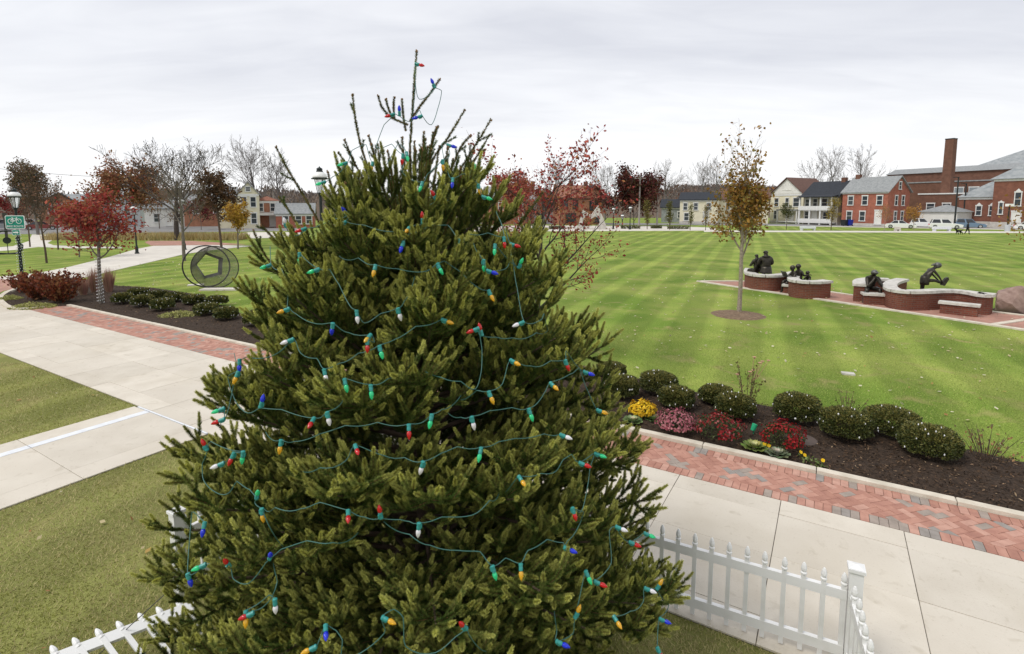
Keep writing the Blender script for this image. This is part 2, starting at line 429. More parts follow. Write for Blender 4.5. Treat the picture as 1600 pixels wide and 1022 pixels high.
mat('car_white', (.80, .80, .80), (.78, .78, .78), .25, 2, spec=.5, coat=.6)
mat('car_blue', (.13, .20, .29), (.12, .19, .28), .25, 2, spec=.5, coat=.6)
mat('car_red', (.22, .03, .03), (.2, .03, .03), .25, 2, spec=.5, coat=.6)
mat('car_grey', (.34, .36, .38), (.32, .34, .36), .25, 2, spec=.5, coat=.6)
flat_mat('car_glass', (.02, .024, .028), .06, 0, .7); flat_mat('tyre', (.02, .02, .02), .8); flat_mat('rim', (.45, .45, .46), .3, .7)
flat_mat('light_red', (.5, .02, .02), .2); flat_mat('light_clear', (.8, .8, .8), .1)
flat_mat('bin_blue', (.012, .03, .34), .5)
mat('cloth_dark', (.02, .022, .03), (.012, .013, .018), .9, 20); mat('skin', (.45, .28, .2), (.42, .26, .18), .6, 8)
mat('fur_black', (.012, .012, .013), (.008, .008, .009), .8, 20)
mat('wood_pole', (.34, .31, .28), (.26, .235, .21), .9, 6)
flat_mat('cable', (.05, .05, .055), .6)
flat_mat('green_plastic', (.02, .36, .17), .35)
mat('cover_plastic', (.10, .075, .065), (.075, .06, .05), .75, 8)
mat('paint_white', (.74, .76, .78), (.64, .66, .69), .6, 6)

# ================================================================== ground and paving
mb = MB()
# one sheet of lawn out to the horizon, finer near the camera with a very slight swell
xs = sorted(set([-3000, -1200, -500, -250] + list(range(-120, 121, 6)) + [250, 500, 1200, 3000]))
ys = sorted(set([-300, -60, -20] + list(range(-8, 161, 6)) + [250, 500, 1200, 4000]))
for y in ys:
    for x in xs: mb.v.append((x, y, 0.0)); mb.c.append((1, 1, 1))
nx = len(xs)
for j in range(len(ys) - 1):
    for i in range(nx - 1): mb.f.append((j * nx + i, j * nx + i + 1, (j + 1) * nx + i + 1, (j + 1) * nx + i))
struct(mb.build('lawn', 'lawn'))

# main walk: concrete slabs with open joints over a dark bed
T_ROWS = [4.85, 5.23, 6.26, 7.2, 7.57]
walk = struct(MB().prism([ST(-34, 4.85), ST(12, 4.85), ST(12, 7.57), ST(-34, 7.57)], -.1, .006).build('walkway', 'joint_dark'))
def slab(name, parent, pts, m, z=.022, gap=.003, bev=.003):
    c = sum((Vector((p[0], p[1], 0)) for p in pts), Vector()) / len(pts)
    def ins(g):
        out = []
        for p in pts:
            d = Vector((p[0], p[1], 0)) - c
            out.append(c + d * max(0, 1 - g / (d.length * .707)))
        return out
    b = MB(); n = len(pts); lo = ins(gap); hi = ins(gap + bev)
    vs = [(p.x, p.y, .001) for p in lo] + [(p.x, p.y, z - bev) for p in lo] + [(p.x, p.y, z) for p in hi]
    fs = [tuple(range(2 * n, 3 * n))] + [(i, (i + 1) % n, n + (i + 1) % n, n + i) for i in range(n)] + [(n + i, n + (i + 1) % n, 2 * n + (i + 1) % n, 2 * n + i) for i in range(n)]
    b.add(vs, fs)
    return b.build(name, m, parent)
k = 0
s0 = .94 - 1.32 * 26
while s0 < 9:
    for a, b in zip(T_ROWS[:-1], T_ROWS[1:]):
        s1 = s0 + 1.32
        slab('concrete_slab', walk, [ST(s0, a), ST(s1, a), ST(s1, b), ST(s0, b)], 'slab_%d' % ((k * 7 + int(a * 3) + k // 5) % 4), .022 + .002 * ((k * 5) % 3))
        k += 1
    s0 += 1.32
# branch walk towards the lower left
bw = struct(MB().prism([ST(-11.49, 4.845), ST(-11.49, -14), ST(-9.0, -14), ST(-9.0, 4.845)], -.1, .006).build('branch_walkway', 'joint_dark'))
tt = 4.80
while tt > -10:
    t1 = tt - 1.75
    for a, b in ((-11.49, -11.06), (-10.9, -9.45), (-9.45, -9.0)):
        slab('concrete_slab', bw, [ST(a, t1), ST(b, t1), ST(b, tt), ST(a, tt)], 'slab_%d' % rnd.randrange(4), .022)
    slab('drain_cover', bw, [ST(-11.06, t1), ST(-10.9, t1), ST(-10.9, min(tt, 4.80)), ST(-11.06, min(tt, 4.80))], 'paint_white', .026, .004)
    tt = t1
slab('drain_cover', bw, [ST(-11.4, 4.808), ST(-9.02, 4.808), ST(-9.02, 4.84), ST(-11.4, 4.84)], 'paint_white', .028, .0)

# brick paver strip: soldier courses each side, 45 degree herringbone between, sand joints
B0, B1 = 7.585, 8.615
strip = struct(MB().prism([ST(-27, 7.572), ST(12, 7.572), ST(12, 8.618), ST(-27, 8.618)], -.1, .010).build('brick_paving', 'sand_joint'))
def clip(poly, axis, val, keep_gt):
    out = []
    for i in range(len(poly)):
        a = poly[i]; b = poly[(i + 1) % len(poly)]
        ia = (a[axis] > val) == keep_gt; ib = (b[axis] > val) == keep_gt
        if ia: out.append(a)
        if ia != ib:
            t = (val - a[axis]) / (b[axis] - a[axis]); out.append((a[0] + t * (b[0] - a[0]), a[1] + t * (b[1] - a[1])))
    return out
bricks = []
g = .004
ss = -26.5
while ss < 9:
    for (a, b) in ((B0, B0 + .197), (B1 - .197, B1)):
        bricks.append([(ss + g / 2, a), (ss + .1 - g / 2, a), (ss + .1 - g / 2, b), (ss + g / 2, b)])
    ss += .1
c45 = math.sqrt(.5); f0, f1 = B0 + .2, B1 - .2
bl, bwid = .2, .1
rng = int(40 / .1)
for i in range(-330, 200):
    for j in range(-3, 4):
        # herringbone cell in the turned frame
        for kind in (0, 1):
            ox = i * .1 + j * .2; oy = i * .1 - j * .2
            if kind == 0: q = [(ox, oy), (ox + .2, oy), (ox + .2, oy + .1), (ox, oy + .1)]
            else: q = [(ox + .2, oy - .1), (ox + .3, oy - .1), (ox + .3, oy + .1), (ox + .2, oy + .1)]
            cx = sum(p[0] for p in q) / 4; cy = sum(p[1] for p in q) / 4
            q = [(cx + (p[0] - cx) * (1 - g / .15), cy + (p[1] - cy) * (1 - g / .15)) for p in q]
            w = [((p[0] + p[1]) * c45 - 8.0, (p[1] - p[0]) * c45 + 8.1) for p in q]
            if max(p[1] for p in w) < f0 + .01 or min(p[1] for p in w) > f1 - .01: continue
            if w[0][0] < -26.5 or w[0][0] > 9: continue
            w = clip(w, 1, f0, True)
            if len(w) > 2: w = clip(w, 1, f1, False)
            if len(w) > 2:
                ar = abs(sum(w[n][0] * w[(n + 1) % len(w)][1] - w[(n + 1) % len(w)][0] * w[n][1] for n in range(len(w)))) / 2
                if ar > .0012: bricks.append(w)
def inview(q):
    p = ST(*q[0]); return p.y > 3 and p.x / p.y < .99 and p.x / p.y > .12
near = sorted([q for q in bricks if inview(q)], key=lambda q: ST(*q[0]).length)[:300]
nearset = set(id(q) for q in near)
groups = {}
for q in bricks:
    P3 = [ST(*p) for p in q]
    mi = rnd.choices(range(6), [4, 4, 3, 3, 1, .8])[0]
    # greys come in loose clusters
    if math.sin(q[0][0] * 3.1 + 1.3) * math.sin(q[0][1] * 7 + q[0][0] * 1.7) > .83: mi = rnd.choice([4, 5, 4, 2])
    z1 = .024 + rnd.uniform(-.0018, .0018)
    if id(q) in nearset:
        b = MB(); n = len(P3); c = sum(P3, Vector()) / n
        hi = [c + (p - c) * .965 for p in P3]
        b.add([(p.x, p.y, .002) for p in P3] + [(p.x, p.y, z1 - .003) for p in P3] + [(p.x, p.y, z1) for p in hi],
              [tuple(range(2 * n, 3 * n))] + [(i, (i + 1) % n, n + (i + 1) % n, n + i) for i in range(n)] + [(n + i, n + (i + 1) % n, 2 * n + (i + 1) % n, 2 * n + i) for i in range(n)])
        b.build('brick', 'paver_%d' % mi, strip)
    else:
        groups.setdefault(mi, MB()).prism([(p.x, p.y) for p in P3], .002, z1)
ob = None
big = MB(); mats_order = sorted(groups); fm = []
for mi in mats_order:
    big.add(groups[mi].v, groups[mi].f); fm += [mats_order.index(mi)] * len(groups[mi].f)
ob = big.build('brick', 'paver_%d' % mats_order[0], strip)
for mi in mats_order[1:]: ob.data.materials.append(MATS['paver_%d' % mi])
ob.data.polygons.foreach_set('material_index', fm); ob['kind'] = 'stuff'

# kerb between bricks and planting beds
kerb = struct(MB().prism([ST(-25.6, 8.63), ST(12, 8.63), ST(12, 8.745), ST(-25.6, 8.745)], -.1, .03).build('kerb', 'joint_dark'))
s0 = -25.6
while s0 < 9:
    slab('kerb_stone', kerb, [ST(s0, 8.622), ST(s0 + 1.6, 8.622), ST(s0 + 1.6, 8.752), ST(s0, 8.752)], 'kerb_stone', .075 + rnd.uniform(-.003, .003), .004, .008)
    s0 += 1.6
tip = [G(*p) for p in ((73, 481), (46, 484), (26, 484.5), (10, 480), (1, 472), (2, 464), (12, 457.5), (28, 452), (60, 444))]
for a, b in zip(tip[:-1], tip[1:]):
    d = (b - a).normalized(); n = Vector((-d.y, d.x, 0)) * .09
    slab('kerb_stone', kerb, [a - n, b - n, b + n, a + n], 'kerb_stone', .078, .002, .008)
# brick apron round the tip of the bed, too far off to tell its bricks apart
pl = [G(*p) for p in ((85, 483), (60, 486), (26, 487), (4, 484), (-12, 474), (-12, 464), (5, 455), (28, 450), (62, 443), (55, 437), (0, 434), (-120, 434), (-120, 489), (0, 488.5), (60, 494))]
struct(MB().prism([(p.x, p.y) for p in pl], -.05, .014).build('brick_apron', 'paver_far'))
# far path
pl = [G(*p) for p in ((-60, 436), (0, 432.5), (60, 427), (110, 417), (170, 402), (215, 389), (240, 384.5), (330, 383), (395, 384.5), (330, 391), (290, 397), (195, 419), (120, 437), (62, 441), (0, 436.5), (-60, 439))]
struct(MB().prism([(p.x, p.y) for p in pl], -.05, .020).build('far_path', 'concrete_pale'))
pl = [G(*p) for p in ((236, 384), (226, 378.5), (232, 376.5), (300, 376.5), (340, 379), (385, 382.5), (330, 383))]
struct(MB().prism([(p.x, p.y) for p in pl], -.05, .018).build('far_brick_path', 'paver_far'))
pl = [G(*p) for p in ((-40, 389), (20, 385), (45, 377), (50, 366.5), (92, 367), (84, 374), (74, 380), (84, 383.5), (140, 385.5), (190, 386), (190, 388), (110, 388), (60, 386), (20, 391), (-40, 395))]
struct(MB().prism([(p.x, p.y) for p in pl], -.05, .016).build('side_path', 'concrete_pale'))
# paving beyond the great lawn and the street
def sheet(name, m, pts, z):
    P3 = [G(*p) for p in pts]
    return struct(MB().prism([(p.x, p.y) for p in P3], -.05, z).build(name, m))
sheet('plaza_paving', 'concrete_pale', ((700, 362), (1118, 360.5), (1118, 356), (1040, 353.5), (880, 352.5), (760, 353), (700, 356)), .02)
sheet('lawn_edge_path', 'concrete_pale', ((1100, 362.4), (1700, 364.6), (1700, 362.2), (1100, 360.2)), .022)
sheet('street', 'asphalt', ((560, 349.2), (1200, 352.4), (1390, 355), (1700, 359.5), (1700, 354), (1390, 351), (1200, 349.5), (560, 347.6)), .015)
sheet('street_left', 'asphalt', ((-80, 366), (60, 366), (470, 361), (470, 352.5), (-80, 352.5)), .015)
sheet('pavement_left', 'concrete_pale', ((325, 374), (470, 371), (470, 363), (390, 363)), .018)
sheet('street_pavement', 'concrete_pale', ((1200, 352.9), (1390, 356), (1700, 361.2), (1700, 359.7), (1390, 355.2), (1200, 352.5)), .04)

# statue plaza: brick triangle with pale edging
pz = [(1090, 440), (1240, 441), (1300, 457.5), (1345, 464), (1545, 487.5), (1640, 499), (1700, 505), (1700, 531.5), (1600, 516.5), (1400, 486.5), (1250, 464)]
P3 = [G(*p) for p in pz]
plaza = struct(MB().prism([(p.x, p.y) for p in P3], -.05, .018).build('statue_plaza', 'paver_far'))
def edging(pts, w=.11, z=.05):
    pp = [G(*p) for p in pts]
    for a, b in zip(pp[:-1], pp[1:]):
        d = (b - a).normalized(); n = Vector((-d.y, d.x, 0)) * w
        slab('edging_stone', plaza, [a - n, b - n, b + n, a + n], 'kerb_stone', z, .0, .006)
edging([(1090, 440), (1160, 450.5), (1250, 464), (1330, 476), (1400, 486.5), (1500, 501.5), (1600, 516.5), (1700, 531.5)])
edging([(1090, 440), (1170, 440.3), (1240, 441)]); edging([(1290, 456), (1345, 464), (1440, 475.5), (1545, 487.5), (1640, 499)])
edging([(1548, 509), (1620, 498)], .1, .046)

# planting beds: lumpy mulch with a rim that dips under the lawn
def bed(name, outline, lump=.05, step=.14):
    P2 = [(p.x, p.y) for p in outline]
    x0 = min(p[0] for p in P2); x1 = max(p[0] for p in P2); y0 = min(p[1] for p in P2); y1 = max(p[1] for p in P2)
    X = np.arange(x0 - step, x1 + step, step); Y = np.arange(y0 - step, y1 + step, step)
    gxx, gyy = np.meshgrid(X, Y)
    def sd(px, py):
        ins = np.zeros(px.shape, bool); dmin = np.full(px.shape, 1e9)
        for i in range(len(P2)):
            (ax, ay), (bx, by) = P2[i], P2[(i + 1) % len(P2)]
            cond = ((ay > py) != (by > py)) & (px < (bx - ax) * (py - ay) / (by - ay + 1e-12) + ax)
            ins ^= cond
            t = np.clip(((px - ax) * (bx - ax) + (py - ay) * (by - ay)) / ((bx - ax) ** 2 + (by - ay) ** 2), 0, 1)
            dmin = np.minimum(dmin, np.hypot(px - ax - t * (bx - ax), py - ay - t * (by - ay)))
        return np.where(ins, dmin, -dmin)
    d = sd(gxx, gyy)
    z = np.clip(d * .35, -.06, .05) + np.where(d > 0, lump * nr.uniform(-.4, .6, d.shape) * np.clip(d * 3, 0, 1), 0)
    V = np.stack([gxx, gyy, z], -1).reshape(-1, 3); ny_, nx_ = gxx.shape
    F = []
    dm = d
    for j in range(ny_ - 1):
        for i in range(nx_ - 1):
            if dm[j:j + 2, i:i + 2].max() > -.02: F.append((j * nx_ + i, j * nx_ + i + 1, (j + 1) * nx_ + i + 1, (j + 1) * nx_ + i))
    o = mesh_np(name, V, F, 'mulch_ground'); struct(o)
    return sd
def chips(name, label, sd, box, n, size):
    P = np.stack([nr.uniform(box[0], box[1], n), nr.uniform(box[2], box[3], n)], 1)
    d = sd(P[:, 0], P[:, 1]); P = P[d > .02]; d = d[d > .02]; n = len(P)
    P3 = np.stack([P[:, 0], P[:, 1], np.clip(d * .35, 0, .05) + nr.uniform(.005, .03, n)], 1)
    D = rand_dirs(n); D[:, 2] *= .35; D /= np.linalg.norm(D, axis=1, keepdims=True)
    V, F = leaf_quads(P3, size, .32, 2.0, .6, D)
    C = palette(n, [(.04, .026, .017), (.075, .046, .028), (.12, .075, .045), (.21, .14, .085), (.02, .014, .011), (.36, .26, .16)], [6, 5, 3, 1.2, 4, .35], .3)
    tag(mesh_np(name, V, F, 'chips', colors=C), label, 'mulch', kind='stuff')
bedR = [ST(-9.5, 8.755), ST(5.5, 8.755), ST(5.5, 10.2), ST(3.2, 10.65), ST(1.9, 10.85), ST(.2, 11.2), ST(-2, 11.3), ST(-4.5, 11.7), ST(-7, 12.2), ST(-9.5, 11.8)]
bedL = [ST(-25.4, 8.755), ST(-9.5, 8.755), ST(-9.5, 11.8), ST(-13.5, 11.4), ST(-17, 11.0)] + [G(300, 459), G(240, 450), G(185, 447), G(150, 440), G(112, 434), G(60, 443.5), G(30, 452.5), G(14, 458), G(5, 464), G(4, 471), G(13, 479), G(28, 483), G(48, 482.5)]
sdR = bed('planting_bed', bedR); sdL = bed('planting_bed_left', bedL)
chips('mulch_chips', 'dark brown shredded mulch in the bed with the chrysanthemums', sdR, (-4, 9, 5, 14), 70000, .045)
chips('mulch_chips', 'dark brown shredded mulch in the bed by the red tree', sdL, (-24, -3, 13, 32), 45000, .05)
# ================================================================== Christmas tree
TREE = Vector((-0.73, 4.2, 0.0))
PROF = [(-.2, 2.0), (.15, 2.1), (.5, 2.18), (1.2, 2.03), (2.0, 1.80), (3.0, 1.42), (3.5, 1.10), (3.87, .80), (4.2, .50), (4.5, .27), (4.8, .12), (5.2, .02)]
def prof(z): return float(np.interp(z, [p[0] for p in PROF], [p[1] for p in PROF]))
def spruce():
    rn = random.Random(5)
    tree = thing('christmas_tree', 'tall green spruce Christmas tree wound with coloured lights inside white picket fence', 'christmas tree', TREE)
    tw = MB(); wood = MB()
    segs = []                    # needled pieces: p0, p1, age (0 new .. 1 old), needle length, density
    def shoot(p0, d, L, age, nl=.019, dens=1.0, bend=.18, up=None, rad=.0026):
        """a slightly bent needled shoot, recorded as short straight pieces"""
        d = d.normalized(); up = up or Vector((0, 0, 1))
        k = max(2, int(L / .05)); pts = [p0.copy()]; p = p0.copy()
        side = Vector((rn.gauss(0, 1), rn.gauss(0, 1), rn.gauss(0, 1))) * .12
        for i in range(k):
            d = (d + (up * bend + side) * (1.0 / k)).normalized(); q = p + d * (L / k)
            segs.append((p.copy(), q.copy(), age, nl, dens, .96 if i == k - 1 else .72 * (i + .5) / k)); p = q; pts.append(q.copy())
        tw.tube(pts, [rad * (1 - .6 * i / k) for i in range(k + 1)], 3, False)
        return pts
    def branch(base, tip, sag, L, dens=1.0, up_end=.25, sec=True, age0=.5):
        """primary limb with secondary sprays and tertiary shoots"""
        k = 9; pts = []
        mid = (base + tip) / 2 + Vector((0, 0, -sag))
        for i in range(k + 1):
            t = i / k
            pts.append(base * (1 - t) ** 2 + mid * 2 * t * (1 - t) + tip * t * t)
        r0 = .006 + .009 * L
        wood.tube(pts, [r0 * (1 - t / k * .85) + .002 for t in range(k + 1)], 5)
        out = Vector((tip.x - base.x, tip.y - base.y, 0)); out = out.normalized() if out.length > 1e-3 else Vector((1, 0, 0))
        def P(t):
            f = t * k; i = min(int(f), k - 1); return pts[i].lerp(pts[i + 1], f - i)
        def T(t):
            i = min(int(t * k), k - 1); return (pts[i + 1] - pts[i]).normalized()
        # needles along the outer part of the limb itself
        n = max(3, int(L * .65 / .09))
        for i in range(n):
            t0 = .35 + .65 * i / n; t1 = .35 + .65 * (i + 1) / n
            segs.append((P(t0), P(t1), .5 - .4 * i / n, .018, .8 * dens, (i + .5) / n if i == n - 1 else .3))
        d = T(.97); shoot(P(1.0), d + Vector((0, 0, up_end)), rn.uniform(.12, .20), .0, .019, dens)
        for sgn in (-1, 1):
            q = T(.95).cross(Vector((0, 0, 1))).normalized() * sgn
            shoot(P(.985), d * .8 + q * .55 + Vector((0, 0, .1)), rn.uniform(.10, .18), .05, .018, dens)
        if not sec: return
        f = .26; sgn = rn.choice((-1, 1))
        while f < .96:
            t = f; p = P(t); d = T(t); side = d.cross(Vector((0, 0, 1))).normalized() * sgn
            upv = side.cross(d) * sgn
            l2 = min(.62, .16 + .50 * L * (1 - f)) * rn.uniform(.7, 1.12)
            if f < .4: l2 *= .7
            roll = rn.gauss(.05, .33)
            sd_ = (side * math.cos(roll) + Vector((0, 0, 1)) * math.sin(roll))
            dd = (d * rn.uniform(.65, .95) + sd_ * rn.uniform(.7, 1.0) + Vector((0, 0, rn.uniform(-.22, .18)))).normalized()
            sp = shoot(p, dd, l2, .35, .018, dens, rn.uniform(.2, .75), rad=.0036)
            m = int(l2 / .08); s2 = rn.choice((-1, 1))
            for j in range(1, m + 1):
                u = (j + rn.uniform(-.3, .3)) / (m + .6); u = min(max(u, .1), .98)
                ff = u * (len(sp) - 1); i0 = min(int(ff), len(sp) - 2); b0 = sp[i0].lerp(sp[i0 + 1], ff - i0)
                ax = (sp[i0 + 1] - sp[i0]).normalized(); q = ax.cross(Vector((0, 0, 1)))
                if q.length < .05: q = out.copy()
                q = q.normalized() * s2
                l3 = min(.21, .085 + .42 * l2 * (1 - u) + .045) * rn.uniform(.75, 1.2)
                shoot(b0, ax * .85 + q * rn.uniform(.55, .9) + Vector((0, 0, rn.gauss(.22 + .12 * base.z, .32))), l3, .12, .018, dens, rn.uniform(.1, .7))
                s2 = -s2
            # little shoot standing up from the spray
            if rn.random() < .8:
                ff = rn.uniform(.35, .9) * (len(sp) - 1); i0 = int(ff)
                shoot(sp[i0], dd * .5 + out * .35 + Vector((0, 0, rn.uniform(.45, 1.0) + .15 * base.z)), rn.uniform(.10, .20) * (1 + .1 * base.z), .05, .018, dens)
            f += rn.uniform(.055, .085) / max(L, .4); sgn = -sgn
    # trunk
    tp = [Vector((0, 0, -.05)), Vector((.01, 0, 1.2)), Vector((-.01, .01, 2.6)), Vector((-.045, 0, 3.6)), Vector((-.07, 0, 3.95)), Vector((-.075, 0, 4.2))]
    wood.tube(tp, [.085, .075, .055, .03, .016, .007], 8)
    def TR(z):
        for a, b in zip(tp[:-1], tp[1:]):
            if a.z <= z <= b.z: return a.lerp(b, (z - a.z) / (b.z - a.z))
        return tp[-1]
    az = .3; z = .22
    cam_az = math.atan2(-TREE.y, -TREE.x)
    while z < 3.58:
        h = z / 5.1
        nb = 9 if h < .35 else 8 if h < .65 else 6
        for i in range(nb):
            a = az + 2 * math.pi * (i + rn.uniform(-.25, .25)) / nb
            zb = z + .165 * ((i * .618) % 1.0 - .5) + rn.uniform(-.03, .03)
            el = R(np.interp(h, [0, .25, .5, .7, .82, .95], [2, 14, 30, 44, 54, 62])) + R(rn.gauss(0, 5))
            lo, hi = zb, 5.2              # where the limb, rising at el, meets the outline
            r = .02
            while r < 2.6 and r < prof(zb + r * math.tan(el)): r += .02
            r *= rn.uniform(.90, 1.0)
            tip = Vector((math.cos(a) * r, math.sin(a) * r, 0)) + Vector((0, 0, zb + r * math.tan(el)))
            base = TR(zb)
            L = (tip - base).length
            away = math.cos(a - cam_az)
            dens = 1.0 if away > -.45 else .6
            branch(base, tip, L * rn.uniform(.02, .13) * (1.2 - h), L, dens, up_end=np.interp(h, [0, .5, 1], [.15, .35, .6]))
        az += 2.4; z += np.interp(h, [0, .5, .85], [.165, .165, .165])
    # the leader and the long upright shoots round the top, as they stand
    def pt(px, py, dy=0.0): return at(px, py, TREE.y + dy) - TREE
    def wand(pxs, dy0, dy1, dens=.9, nl=.014, age=.25, side=0):
        pp = [pt(x, y, dy0 + (dy1 - dy0) * i / (len(pxs) - 1)) for i, (x, y) in enumerate(pxs)]
        fine = []
        for i in range(len(pp) - 1):
            p_1 = pp[max(i - 1, 0)]; p0 = pp[i]; p1 = pp[i + 1]; p2 = pp[min(i + 2, len(pp) - 1)]
            for j in range(4):
                t = j / 4; fine.append(.5 * ((2 * p0) + (p1 - p_1) * t + (2 * p_1 - 5 * p0 + 4 * p1 - p2) * t * t + (-p_1 + 3 * p0 - 3 * p1 + p2) * t ** 3))
        fine.append(pp[-1]); k = len(fine)
        tw.tube(fine, [.0065 - .0035 * i / k for i in range(k)], 4)
        for i in range(k - 1): segs.append((fine[i], fine[i + 1], age, nl, dens * (1 if i < k - 3 else .55), i / k))
        # bud cluster
        for q in range(4): tw.ball(fine[-1] + Vector((rn.uniform(-.006, .006), rn.uniform(-.006, .006), rn.uniform(-.010, .008))), .0055, 5, 3, 1.4)
        for q in range(side):
            i = rn.randrange(k // 3, k - 2); ax = (fine[i + 1] - fine[i]).normalized(); s_ = ax.orthogonal().normalized()
            s_.rotate(Matrix.Rotation(rn.uniform(0, 6.28), 3, ax))
            shoot(fine[i], ax * .9 + s_ * .6, rn.uniform(.06, .13), .1, .015, .8)
    for pxs, a, b, s_ in [
        ([(641, 330), (640, 250), (644, 180), (648, 120), (651, 80)], 0, 0, 0),
        ([(638, 195), (612, 184), (597, 168), (591, 150)], 0, -.02, 0), ([(614, 185), (607, 170), (603, 155)], 0, .03, 0), ([(616, 185), (615, 165), (616, 151)], 0, -.04, 0),
        ([(634, 205), (630, 180), (628, 156)], 0, .05, 0), ([(640, 190), (655, 168), (672, 146), (687, 124)], 0, .02, 0),
        ([(588, 300), (566, 235), (556, 190), (551, 148)], 0, -.05, 2), ([(572, 290), (552, 250), (538, 218)], .05, -.12, 2), ([(566, 290), (545, 262), (529, 238)], 0, .1, 1),
        ([(598, 280), (586, 245), (576, 212)], 0, -.12, 1), ([(600, 300), (594, 262), (590, 226)], 0, .18, 1),
        ([(660, 300), (676, 250), (700, 215), (726, 172)], 0, -.05, 2), ([(690, 320), (716, 270), (740, 232), (767, 187)], .05, -.05, 3), ([(706, 320), (728, 272), (748, 240), (764, 212)], .1, .1, 2),
        ([(684, 310), (706, 262), (720, 230), (735, 212)], 0, -.15, 2), ([(655, 290), (668, 250), (684, 198)], 0, .12, 1), ([(662, 300), (672, 235), (682, 200)], 0, -.12, 1),
        ([(500, 350), (474, 305), (448, 262), (431, 229)], -.05, -.1, 1), ([(535, 350), (520, 300), (512, 268)], -.1, -.2, 2), ([(470, 360), (452, 330), (436, 308)], 0, .1, 2),
        ([(640, 320), (646, 280), (650, 236)], -.1, -.2, 1), ([(618, 320), (612, 270), (606, 236)], -.1, -.16, 1), ([(700, 360), (712, 310), (720, 262)], -.2, -.36, 2), ([(560, 370), (548, 320), (540, 285)], -.2, -.34, 2),
        ([(790, 390), (812, 350), (836, 318), (848, 300)], 0, 0, 3), ([(800, 400), (830, 372), (852, 345)], .1, .15, 2), ([(430, 420), (410, 392), (396, 360)], 0, 0, 2), ([(452, 400), (425, 370), (408, 352)], -.1, -.1, 2)]:
        wand(pxs, a, b, side=s_)
    for i in range(26):
        px_ = rn.uniform(560, 742); off_ = abs(px_ - 650) / 92; ty = rn.uniform(205, 262) + 30 * off_ ** 2; dy_ = rn.uniform(-.42, .3)
        wand([(650 + (px_ - 650) * .55, ty + 105), (650 + (px_ - 650) * .8, ty + 52), (px_, ty)], dy_ * .5, dy_, 1.0, .016, .1, 2)
    wood.build('trunk', 'bark_brown', tree, smooth=True)
    tw.build('twigs', 'twig', tree)
    needle_part(tree, segs)
    return tree
